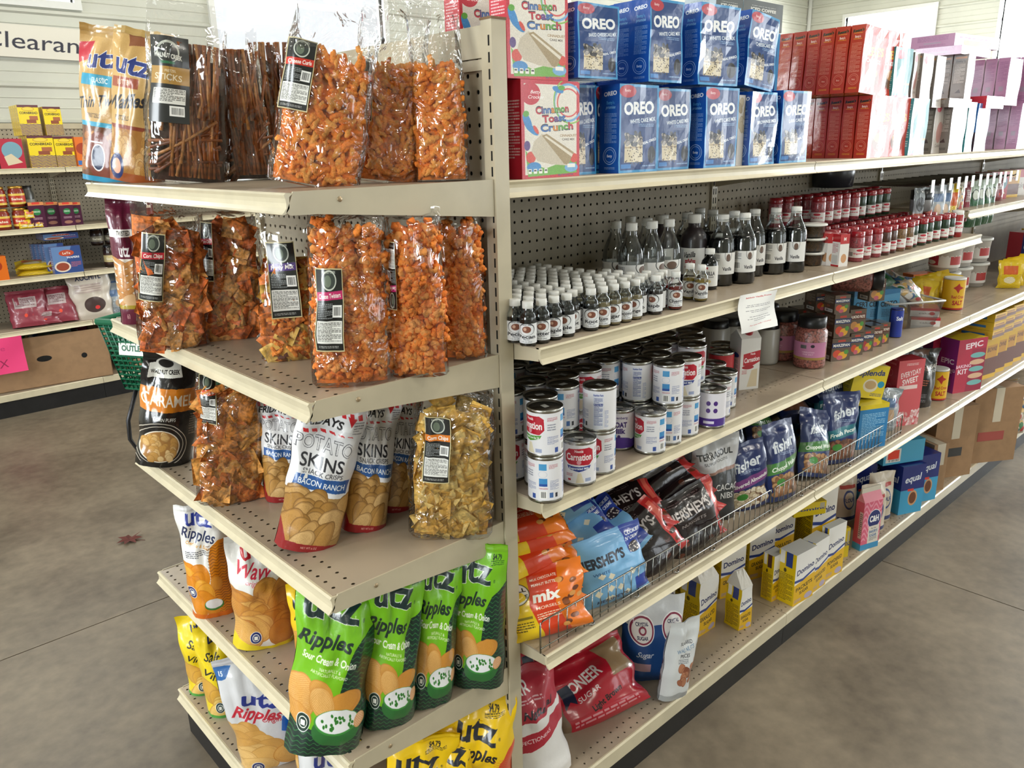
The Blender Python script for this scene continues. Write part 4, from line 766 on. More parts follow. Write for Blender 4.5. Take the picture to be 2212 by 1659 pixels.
def clear_bag(kind, label, cat, group, what, p, yaw, w, h, t, fill=.72, n=110, roll=0, back=0, seed=1, lab=None, lpos=(-.45, .5, .5, .4), lrot=0, mult=1.0):
    root = thing(kind, label, cat, group=group); R = random.Random(seed)
    me, f = pillow_mesh('clear_film', FILM2 if seed % 2 else FILM, w, h, t, seed, nx=18, ny=30, flat=True, collapse=fill, crum=1.1, pinch=.0, top=.96, taper=.1)
    film_o = ob('clear_film', me, root)
    hf = fill*h
    mb = MB(); n1, n2 = 12, 12
    for s in (-1, 1):
        vs = []
        for j in range(n2+1):
            v = .012+(fill*(.9+.1*nz(seed, 1, 1))-.012)*j/n2
            for i in range(n1+1):
                q = f((-1+2*i/n1)*.86, v, s); q.y *= .58 if j < n2 else .05; vs.append(q+Vector((0, 0, .015*nz(i*.6, j*.5, seed+s)*(j > n2-3))))
        fs = [(j*(n1+1)+i, j*(n1+1)+i+1, (j+1)*(n1+1)+i+1, (j+1)*(n1+1)+i) for j in range(n2) for i in range(n1)]
        mb.add(vs, fs if s < 0 else [q[::-1] for q in fs], None, 0, True)
    tag(mb.build('snack_fill', CORE[what], root), None, kind='stuff')
    nm = PNAME[what]
    for i in range(int(n*mult)):
        s = -1 if R.random() < .8 else 1; u = R.uniform(-1, 1)*(.84 if what in ('curl', 'twist', 'stick') else .74); v = fill*R.uniform(.04, .95)
        topz = R.uniform(.0, .06)*(R.random() < .3); q = f(u, min(v+topz, .95), s)
        q.y = (q.y*.9-s*{'curl': .007, 'twist': .009, 'stick': .005}.get(what, .008))*R.uniform(.86, 1)
        if s*q.y < 0: q.y = s*.004
        if what == 'stick':
            vertical = u > -.5 or v > fill*.45; L = .14
            zc = max(.082, min(q.z, hf-.06)) if vertical else q.z*.6+.02; tilt = R.gauss(0, .09) if vertical else R.uniform(.6, 1.5)
            if not vertical: q.x *= .12; L = .12
            e = Matrix.Translation((q.x*.86, q.y*.9, zc)) @ Matrix.Rotation(tilt, 4, 'Y') @ Matrix.Rotation(R.uniform(-.08, .08), 4, 'X')
        else:
            e = Matrix.Translation((q.x*.9, q.y, max(q.z, .018))) @ Matrix.Rotation(R.uniform(-.24, .24)+(pi/2 if what in ('red', 'nacho', 'corn', 'mix') else 0), 4, 'X') @ Matrix.Rotation(R.uniform(-.26, .26), 4, 'Y') @ Matrix.Rotation(R.uniform(0, 6.3), 4, 'Z' if what in ('red', 'nacho', 'corn', 'mix') else 'Y') @ Matrix.Scale(R.uniform(.8, 1.1), 4)
        c = bpy.data.objects.new(nm, R.choice(PIECES[what])); COL.objects.link(c); c.parent = root; c.matrix_local = e
    if lab:
        mb = MB(); u0, v0, du, dv = lpos; k = 5; vs = []; us = []
        cr, sr = cos(radians(lrot)), sin(radians(lrot))
        for j in range(k+1):
            for i in range(k+1):
                a, b = (i/k-.5)*du*w/2, (j/k-.5)*dv*h; x = a*cr-b*sr; z = a*sr+b*cr
                vs.append(f(u0+x/(w/2), v0+z/h, -1)+Vector((0, -.0025, 0)))
        fs = [(j*(k+1)+i, j*(k+1)+i+1, (j+1)*(k+1)+i+1, (j+1)*(k+1)+i) for j in range(k) for i in range(k)]
        us = [[(i/k, j/k), ((i+1)/k, j/k), ((i+1)/k, (j+1)/k), (i/k, (j+1)/k)] for j in range(k) for i in range(k)]
        mb.add(vs, fs, us, 0, True); mb.build('product_label', printm(*lab, rough=.25, bump=.08), root)
    place(root, p, yaw, roll, back)
    return root

# ------------------------------------------------------------------ cartons
_C = {}
def carton_mesh(design, w, d, h, fr=.64, dent=0, seed=0, rough=.22, bump=.25, coat=.5):
    key = (design, round(w, 3), round(d, 3), round(h, 3), dent, seed)
    if key in _C: return _C[key]
    mb = MB(); nx, nz_ = (6, 8) if dent else (1, 1); R = random.Random(seed+1)
    def P(u, y, v): return Vector(((u-.5)*w, y, v*h))
    def dn(q, s):
        if dent: q = q+Vector((dent*.4*nz(q.z*22+seed, s, 1), dent*nz(q.x*16+seed, q.z*14, s*7), 0))
        return q
    grid = []
    def face(fn, uv0, uv1, a, b, s):
        vs = []; fs = []; us = []
        for j in range(b+1):
            for i in range(a+1): vs.append(dn(fn(i/a, j/b), 1))
        for j in range(b):
            for i in range(a):
                fs.append((j*(a+1)+i, j*(a+1)+i+1, (j+1)*(a+1)+i+1, (j+1)*(a+1)+i))
                g = lambda x, y: (uv0+(uv1-uv0)*x, y); us.append([g(i/a, j/b), g((i+1)/a, j/b), g((i+1)/a, (j+1)/b), g(i/a, (j+1)/b)])
        mb.add(vs, fs, us, 0, False)
    face(lambda i, j: P(i, -d/2, j), 0, fr, nx, nz_, 1)
    face(lambda i, j: P(0, d/2-i*d, j), fr, .96, 1 if not dent else 2, nz_, 2)
    face(lambda i, j: P(1-i, d/2, j), 0, fr, nx, nz_, 3)
    face(lambda i, j: P(1, -d/2+i*d, j), fr, .96, 1 if not dent else 2, nz_, 4)
    face(lambda i, j: P(i, -d/2+j*d, 1), .975, .985, nx, 1 if not dent else 2, 5)
    face(lambda i, j: P(i, d/2-j*d, 0), .975, .985, nx, 1 if not dent else 2, 6)
    a = design if isinstance(design, tuple) else (design,)
    me = mb.mesh('carton', printm(*a, rough=rough, bump=bump, bscale=12, coat=coat)); _C[key] = me; return me
def carton_box(kind, label, cat, group, design, p, yaw, w, d, h, roll=0, back=0, flap=None, **k):
    """p: the middle of the base."""
    o = ob(kind, carton_mesh(design, w, d, h, **k)); tag(o, label, cat, group); place(o, p, yaw, roll, back)
    if flap:   # closing flap seam on the lid
        mb = MB(); mb.box((-w/2+.002, -.0012, h), (w/2-.002, .0012, h+.0012)); mb.build('lid_flap', mat('flap_edge', hx(flap), rough=.6), o)
    return o

# ------------------------------------------------------------------ cans, bottles, jars
def rim_prof(r, h): return [(r*.96, 0), (r, .003), (r*.985, .005), (r*.985, h-.006), (r, h-.004), (r*1.005, h-.001), (r*.985, h), (r*.955, h-.003), (r*.955, h-.004)]
def can_meshes(design, r=.0365, h=.098):
    key = ('can', design, r, h)
    if key in _C: return _C[key]
    a = design if isinstance(design, tuple) else (design,)
    body = MB().lathe([(r*.985, .006), (r*.985, h-.007)], 28, 0, cap=False).mesh('can_label', printm(*a, rough=.4, bump=.03, coat=.3))
    low = MB().lathe([(r*.3, .002), (r*.94, .002), (r, .0), (r, .004), (r*.98, .007)], 28, 0, cap=False).mesh('tin_base', TIN)
    tin = MB(); tin.lathe([(r*.98, h-.008), (r*1.0, h-.004), (r*1.0, h), (r*.965, h), (r*.955, h-.0035), (r*.86, h-.004), (r*.84, h-.0028), (r*.7, h-.004), (r*.68, h-.003), (r*.02, h-.0035)], 28, 0, cap=False)
    st = MB(); st.add([(-.008, -.006, h-.0024), (.01, -.007, h-.0024), (.009, .005, h-.0024), (-.009, .006, h-.0024)], [(0, 1, 2, 3)])
    _C[key] = (body, low, tin.mesh('tin_lid', TIN), st.mesh('price_sticker', mat('lid_sticker', (.55, .55, .53), rough=.5))); return _C[key]
def can(label, group, design, p, rot=0, r=.0365, h=.098, sticker=True, kind='milk_can'):
    b, lo, t, s = can_meshes(design, r, h); root = thing(kind, label, 'can', p, radians(rot), group)
    ob('can_label', b, root); ob('tin_base', lo, root); ob('tin_lid', t, root)
    if sticker: ob('price_sticker', s, root)
    return root
LIQ = {'dark': mat('dark_liquid', (.015, .025, .035), rough=.1, coat=.2), 'amber': mat('amber_liquid', (.5, .22, .06), rough=.12, coat=.6), 'pale': mat('pale_liquid', (.62, .56, .4), rough=.12, coat=.6), 'red': mat('red_liquid', (.5, .06, .03), rough=.12, coat=.6),
       'yellow': mat('yellow_liquid', (.6, .5, .14), rough=.12, coat=.6), 'brown': mat('brown_plastic', (.16, .13, .14), rough=.35, coat=.3), 'plum': mat('plum_liquid', (.12, .05, .07), rough=.12, coat=.6)}
def bottle_meshes(key, prof, fill, liq, capr, caph, labr, labz, design, capm, n=20, arc=(.02, .98)):
    k = ('bt',)+key
    if k in _C: return _C[k]
    out = {}; H = prof[-1][1]
    if fill:
        out['glass_body'] = MB().lathe(prof, n, 0, cap=False).mesh('glass_body', GLASS)
        lp = [(max(r-.0012, .001), z+.001) for r, z in prof if z < fill]; r_f = lp[-1][0]; lp += [(r_f*.98, fill), (.001, fill)]
        out['liquid'] = MB().lathe(lp, n, 0, cap=False).mesh('liquid', LIQ[liq])
    else: out['bottle_body'] = MB().lathe(prof, n, 0, cap=False).mesh('bottle_body', LIQ[liq] if isinstance(liq, str) else liq)
    out['screw_cap'] = MB().lathe([(capr, H-caph*.35), (capr*1.02, H-caph*.3), (capr, H+caph*.6), (capr*.9, H+caph*.65), (.0005, H+caph*.65)], n, 0, cap=False).mesh('screw_cap', capm)
    if design: a = design if isinstance(design, tuple) else (design,); out['paper_label'] = MB().lathe([(labr, labz[0]), (labr, labz[1])], n, 0, arc, cap=False).mesh('paper_label', printm(*a, rough=.5, bump=.02, coat=.1))
    _C[k] = out; return out
def bottle(kind, label, group, ms, p, rot=0, cat='bottle', tilt=None):
    root = thing(kind, label, cat, p, radians(rot), group)
    for n, me in ms.items(): ob(n, me, root)
    if tilt: root.rotation_euler = tilt
    return root
def P_ext(r=.0165, h=.072): return [(r*.6, 0), (r*.95, .0015), (r, .005), (r, h*.68), (r*.92, h*.78), (r*.62, h*.86), (r*.6, h)]
def P_big(r=.036, h=.2): return [(r*.6, 0), (r*.96, .002), (r, .008), (r, h*.6), (r*.94, h*.68), (r*.72, h*.78), (r*.48, h*.88), (r*.42, h*.93), (r*.44, h)]
def P_pl(r=.03, h=.14): return [(r*.6, 0), (r*.97, .002), (r, .006), (r, h*.68), (r*.9, h*.78), (r*.55, h*.88), (r*.45, h*.9), (r*.45, h)]

def paper_block(kind, label, cat, group, design, p, yaw, w, d, h, roll=0, back=0, seed=0, **k):
    """A paper sugar bag: a soft block with a crumpled folded top."""
    o = carton_box(kind, label, cat, group, design, p, yaw, w, d, h, roll, back, dent=.007, seed=seed, rough=.5, bump=.4)
    mb = MB(); n = 8; L = 5; vs = []; R = random.Random(seed)
    ring = [(-.5+i/n, -.5) for i in range(n)]+[(.5, -.5+i/n) for i in range(n)]+[(.5-i/n, .5) for i in range(n)]+[(-.5, .5-i/n) for i in range(n)]
    for j in range(L+1):
        s = j/L; sx = 1-.22*s-.1*s*s; sy = 1-.86*s**1.1
        for a, b in ring: vs.append((a*w*sx+w*.035*nz(a*5+seed, b*5, j)*s, b*d*sy+d*.07*nz(a*6, b*6+seed, j+3)*s+d*.12*s, h+.055*s*(1-.15*s)+.006*nz(a*9, b*9, seed+j)*s))
    N = 4*n; fs = [(j*N+i, j*N+(i+1) % N, (j+1)*N+(i+1) % N, (j+1)*N+i) for j in range(L) for i in range(N)]+[tuple(range(L*N, L*N+N))]
    mb.add(vs, fs, None, 0, False); mb.build('folded_top', mat('white_paper', (.82, .80, .76), rough=.45, bump=.4, bscale=50), o)
    return o

# ------------------------------------------------------------------ the room
X0, X1, Y0, Y1, HT = ROOM
def floor_mat():
    m = mat('concrete', (.44, .405, .36), rough=.5); nt = m.node_tree; b = nt.nodes['Principled BSDF']
    tc = nt.nodes.new('ShaderNodeTexCoord'); n1 = nt.nodes.new('ShaderNodeTexNoise'); n1.inputs['Scale'].default_value = 1.6; n1.inputs['Detail'].default_value = 8; n1.inputs['Roughness'].default_value = .65
    n2 = nt.nodes.new('ShaderNodeTexNoise'); n2.inputs['Scale'].default_value = 22; n2.inputs['Detail'].default_value = 6
    for n in (n1, n2): nt.links.new(tc.outputs['Object'], n.inputs['Vector'])
    r = nt.nodes.new('ShaderNodeValToRGB'); r.color_ramp.elements[0].position = .32; r.color_ramp.elements[0].color = lin((.31, .275, .23)); r.color_ramp.elements[1].position = .7; r.color_ramp.elements[1].color = lin((.54, .49, .415))
    mx = math_n(nt, 'ADD', math_n(nt, 'MULTIPLY', n1.outputs[0], .72), math_n(nt, 'MULTIPLY', n2.outputs[0], .28))
    nt.links.new(mx, r.inputs[0]); nt.links.new(r.outputs[0], b.inputs['Base Color'])
    v = nt.nodes.new('ShaderNodeMapRange'); v.inputs[3].default_value = .3; v.inputs[4].default_value = .55; nt.links.new(n1.outputs[0], v.inputs[0]); nt.links.new(v.outputs[0], b.inputs['Roughness'])
    bn = nt.nodes.new('ShaderNodeBump'); bn.inputs['Strength'].default_value = .12; bn.inputs['Distance'].default_value = .003; nt.links.new(n2.outputs[0], bn.inputs['Height']); nt.links.new(bn.outputs[0], b.inputs['Normal'])
    return m
FLOORM = floor_mat()
# slabs parted by sawn joints, 4 mm wide and recessed
fl = tag(MB().box((X0, Y0, -.12), (X1, Y1, -.012)).build('floor', mat('joint_dark', (.13, .12, .11), rough=.9)), 'grey concrete shop floor with sawn joints', None, kind='structure')
jx = [X0, -2.2, 2.0, 6.2, X1]; jy = [Y0, -2.45, 1.768, Y1]
for i in range(4):
    for j in range(3): MB().box((jx[i]+.0025, jy[j]+.0025, -.03), (jx[i+1]-.0025, jy[j+1]-.0025, 0)).build('slab', FLOORM, fl)
WALLM = mat('ribbed_wall', (.78, .78, .73), rough=.45, speck=.05, bscale=2)
def ribbed_wall(name, axis, pos, inward, a0, a1, cuts):
    """Ribbed metal cladding with real ribs, built in panels around its windows."""
    edges = sorted({a0, a1} | {c[0] for c in cuts} | {c[1] for c in cuts}); mb = MB(); P = .23
    def prof(z0, z1):
        pts = [(0, z0)]; k = int(z0/P)
        while k*P < z1:
            for dz, d in ((0, 0), (.012, .016), (.03, .016), (.042, 0), (.1, 0), (.106, .004), (.112, 0), (.165, 0), (.171, .004), (.177, 0)):
                z = k*P+dz
                if z0 < z < z1: pts.append((d, z))
            k += 1
        return pts+[(0, z1)]
    for e0, e1 in zip(edges, edges[1:]):
        cc = [c for c in cuts if c[0] < (e0+e1)/2 < c[1]]; spans = [(0, cc[0][2]), (cc[0][3], HT)] if cc else [(0, HT)]
        for z0, z1 in spans:
            pr = prof(z0, z1)+[(-.08, z1), (-.08, z0)]
            if axis == 1: mb.extr([(pos+inward*d, z) for d, z in pr], 0, e0, e1)
            else: mb.extr([(pos+inward*d, z) for d, z in pr], 1, e0, e1)
    o = mb.build(name, WALLM); tag(o, None, None, kind='structure'); return o
FR = mat('window_frame', (.85, .85, .83), rough=.4); PANE = film('window_glass', (.98, .99, .99), .02, .02, 2, .02, .2)
for nm, axis, pos, inw, a0, a1, key in (('wall_far', 1, Y1, -1, X0, X1, 'far'), ('wall_end', 0, X1, -1, Y0, Y1, 'end'), ('wall_near', 1, Y0, 1, X0, X1, 'near'), ('wall_back', 0, X0, 1, Y0, Y1, 'back')):
    ribbed_wall(nm, axis, pos, inw, a0, a1, [w[1:] for w in WINDOWS if w[0] == key])
tag(MB().box((X0, Y0, HT), (X1, Y1, HT+.1)).build('ceiling', mat('ceiling_white', (.84, .84, .80), rough=.7)), None, kind='structure')
tag(MB().tube([(X1-.03, Y1-.03, 0), (X1-.03, Y1-.03, HT)], .03, 8).build('trim_1', FR), None, kind='structure')
for i, (wl, a0, a1, z0, z1) in enumerate(WINDOWS):
    root = ob('window_%d' % (i+1), None); tag(root, None, kind='structure'); mb = MB(); m2 = MB(); F = .045
    def bx(m, a, b, za, zb, d0, d1):
        if wl == 'far': m.box((a, Y1+d0, za), (b, Y1+d1, zb))
        elif wl == 'near': m.box((a, Y0-d1, za), (b, Y0-d0, zb))
        elif wl == 'back': m.box((X0-d1, a, za), (X0-d0, b, zb))
        else: m.box((X1+d0, a, za), (X1+d1, b, zb))
    bx(mb, a0-F, a1+F, z0-F, z0, -.03, .05); bx(mb, a0-F, a1+F, z1, z1+F, -.03, .05); bx(mb, a0-F, a0, z0, z1, -.03, .05); bx(mb, a1, a1+F, z0, z1, -.03, .05)
    mb.build('window_frame', FR, root); bx(m2, a0, a1, z0, z1, .01, .014); m2.build('pane', PANE, root)
LAMPM = mat('lamp_diffuser', (1, .97, .9), emit=6)
for i, (x, y) in enumerate(LAMPS):
    t = thing('ceiling_light', 'white strip light on the ceiling above %s' % ('the open floor by the back wall', 'the floor left of the end shelves', 'the aisle of the wall shelving', 'the free floor of the right aisle', 'the wall shelving run', 'the far right aisle', 'the far corner of the shop', 'the near end of the long shelving', 'the far end of the long shelving', 'the end wall windows', 'the corner pipe at the end wall')[i], 'light', (x, y, HT), group='strip lights')
    MB().box((-.62, -.1, -.09), (.62, .1, 0)).build('housing', FR, t); MB().box((-.6, -.08, -.12), (.6, .08, -.09)).build('diffuser', LAMPM, t)

# ------------------------------------------------------------------ shelving
def lip(y, z, s=1, h=.031):
    """ticket-channel profile in (y, z); s=-1 faces the other way"""
    P = [(.012, -.001), (0, 0), (-.0035, -.003), (-.001, -.008), (-.0005, -h*.45), (-.001, -h*.72), (-.006, -h*.9), (-.0095, -h), (-.0075, -h-.0012), (-.002, -h+.001), (.004, -h*.7), (.005, -.006)]
    return [(y+s*a, z+b) for a, b in P]
DECKM = holes('shelf_pan', WEAR, (0, 1), (.0264, .026), .0026, (.217, .019), bands=[(1, -.02, .032)])
def long_unit(name, label, x0, x1, yb, shelves, deck, s=1, group=None, last=False, top=1.835, peg=PEG_X):
    """One section of gondola: back panel, deck, kick plate, shelves with price rail and brackets. Front faces -y."""
    t = thing(name, label, 'shelving', (0, 0, 0), group=group); ux = x0+(.015 if x0 > 0 and x0 < .1 else 0)
    MB().box((x0+.016, yb, .16), (x1-.016, yb+.002, top-.03)).build('back_panel', peg, t)
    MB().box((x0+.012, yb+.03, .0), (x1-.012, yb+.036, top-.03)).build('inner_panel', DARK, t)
    for xx in (ux, x1) if last else (ux,):
        o = MB(); o.box((xx-.014, yb-.008, .0), (xx+.014, yb+.03, top)); o.build('upright', STEEL, t); sl = MB(); z = .2
        while z < top-.04:
            for dx in (-.006, .006): sl.box((xx+dx-.0018, yb-.0086, z), (xx+dx+.0018, yb-.0078, z+.018))
            z += .0275
        tag(sl.build('slots', DARK, t), None, kind='stuff')
    MB().box((x0+.005, yb-.006, top-.05), (x1-.005, yb+.004, top-.015)).build('top_rail', STEEL, t)
    yd, zd = deck
    m = MB(); m.box((x0+.001, yd+.004, zd-.004), (x1-.001, yb-.001, zd)); dk = m.build('base_deck', DECKM, t)
    MB().extr([(yd+.01, zd-.003), (yd, zd), (yd-.004, zd-.004), (yd-.004, zd-.044), (yd+.004, zd-.047), (yd+.004, zd-.012)], 0, x0+.001, x1-.001).build('deck_rail', RAIL, dk)
    MB().box((x0+.001, yd+.004, 0), (x1-.001, yd+.012, zd-.047)).build('kick_plate', KICK, t)
    for yf, z in shelves:
        m = MB(); m.box((x0+.002, yf+.003, z-.0035), (x1-.002, yb-.01, z)); sh = m.build('shelf', DECKM if yf < -.03 or yf > 3 else WEAR, t)
        MB().extr(lip(yf, z), 0, x0+.002, x1-.002).build('price_rail', RAIL, sh)
        for xx, d in ((x0+.004, 1), (x1-.0065, 1)):
            MB().extr([(yf+.006, z-.003), (yb-.012, z-.003), (yb-.012, z-.075), (yf+.03, z-.03), (yf+.006, z-.028)], 0, xx, xx+.0025).build('bracket', STEEL, sh)
    return t
S = 1.2192; XS = [-.007+S*i for i in range(6)]
GS = [(.005, 1.564), (-.077, 1.259), (-.078, .940), (-.084, .586)]
G3 = [(.005, 1.564), (-.02, 1.345), (-.078, .940), (-.084, .586)]
for i in range(5):
    x0 = XS[i]+(.04 if i == 0 else 0)
    lab = ('long cream shelving bay next to the snack end shelves', 'second long cream shelving bay from the end post, spices above', 'third long cream shelving bay, baking mixes and cardboard boxes', 'fourth long cream shelving bay far down the aisle', 'farthest long cream shelving bay in the aisle')[i]
    long_unit('gondola_shelving', lab, x0, XS[i+1], .335, GS if i < 2 else (G3 if i < 3 else [(.005, 1.564), (-.02, 1.3), (-.03, .94)]), (-.026, .122), group='long shelving bays', top=1.62, last=i == 4)
# end shelves
EC = thing('end_shelving', 'cream end-of-aisle shelving holding bags of snacks, with a tall post', 'shelving', (0, 0, 0))
EW, ED = .985, .41
def post(y0, y1, nm):
    MB().box((0, y0, 0), (.034, y1, 1.835)).build('post', STEEL, EC); sl = MB(); z = .17
    ya = y0+.006 if y0 < .5 else y1-.011
    while z < 1.82: sl.box((-.0007, ya, z), (.0001, ya+.0035, z+.017)); z += .0275
    tag(sl.build('slots', DARK, EC), None, kind='stuff')
post(-.004, .024, 0); post(EW-.02, EW+.008, 1)
MB().box((-.001, -.005, 1.835), (.035, .026, 1.839)).build('post_cap', mat('worn_brown', (.45, .33, .2), rough=.6), EC)
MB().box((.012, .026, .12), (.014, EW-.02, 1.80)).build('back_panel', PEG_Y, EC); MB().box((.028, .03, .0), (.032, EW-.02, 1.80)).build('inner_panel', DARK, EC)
MB().box((.004, .024, 1.775), (.02, EW-.02, 1.828)).build('top_rail', STEEL, EC); MB().box((.006, .024, 1.755), (.0115, EW-.02, 1.773)).build('rail', STEEL, EC)
ECD = holes('end_shelf_pan', WEAR, (0, 1), (.032, .0275), .0034, (-.384, .412), stagger=True, bands=[(0, -.4, -.335)])
for D_, z in ((.4113, 1.566), (.408, 1.2382), (.403, .8828), (.401, .5288), (.40, .1479)):
    m = MB(); m.box((-D_+.004, .004, z-.0035), (-.004, EW-.004, z)); sh = m.build('shelf', ECD, EC)
    MB().extr([(-a, b) for a, b in lip(0, 0)] if 0 else [(-D_+a, z+b) for a, b in ((.012, -.001), (0, 0), (-.0035, -.003), (-.0015, -.008), (-.0005, -.015), (-.001, -.022), (-.006, -.028), (-.0095, -.031), (-.0075, -.0322), (-.002, -.03), (.004, -.022), (.005, -.006))], 1, 0, EW).build('price_rail', RAIL, sh)
    for yy in (0.0, EW-.003):
        MB().extr([(-D_+.012, z+.0015), (-.001, z+.0015), (-.001, z-.0646), (-D_+.05, z-.034), (-D_+.004, z-.033), (-D_-.002, z-.028), (-D_+.006, z-.012)], 1, yy, yy+.003).build('bracket', STEEL, sh)
    r = MB(); r.lathe([(.0045, 0), (.004, .001), (.0005, .0014)], 10, cap=False); ro = r.build('rivet', mat('rivet', (.66, .58, .46), rough=.4, metal=.5), sh, (-D_+.09, -.0002, z-.014)); ro.rotation_euler = (pi/2, 0, 0)
MB().box((-.39, .01, 0), (-.382, EW-.01, .11)).build('kick_plate', KICK, EC)
# wall shelving at the back left
WU = []
for i, (a, b) in enumerate(((-1.95, -.73), (-.73, .49), (.49, 1.709), (1.709, 2.93), (2.93, 4.15))):
    long_unit('back_shelving', ('wall shelving bay at the far left edge', 'wall shelving bay under the clearance sign', 'wall shelving bay right of the clearance sign, behind the green cart', 'wall shelving bay hidden behind the pretzel sticks', 'wall shelving bay farthest along the back wall')[i], a, b, 5.13, [(4.723, 1.563), (4.723, 1.192), (4.723, .888), (4.723, .556)], (4.725, .153), group='wall shelving bays', top=1.86, last=i == 4)

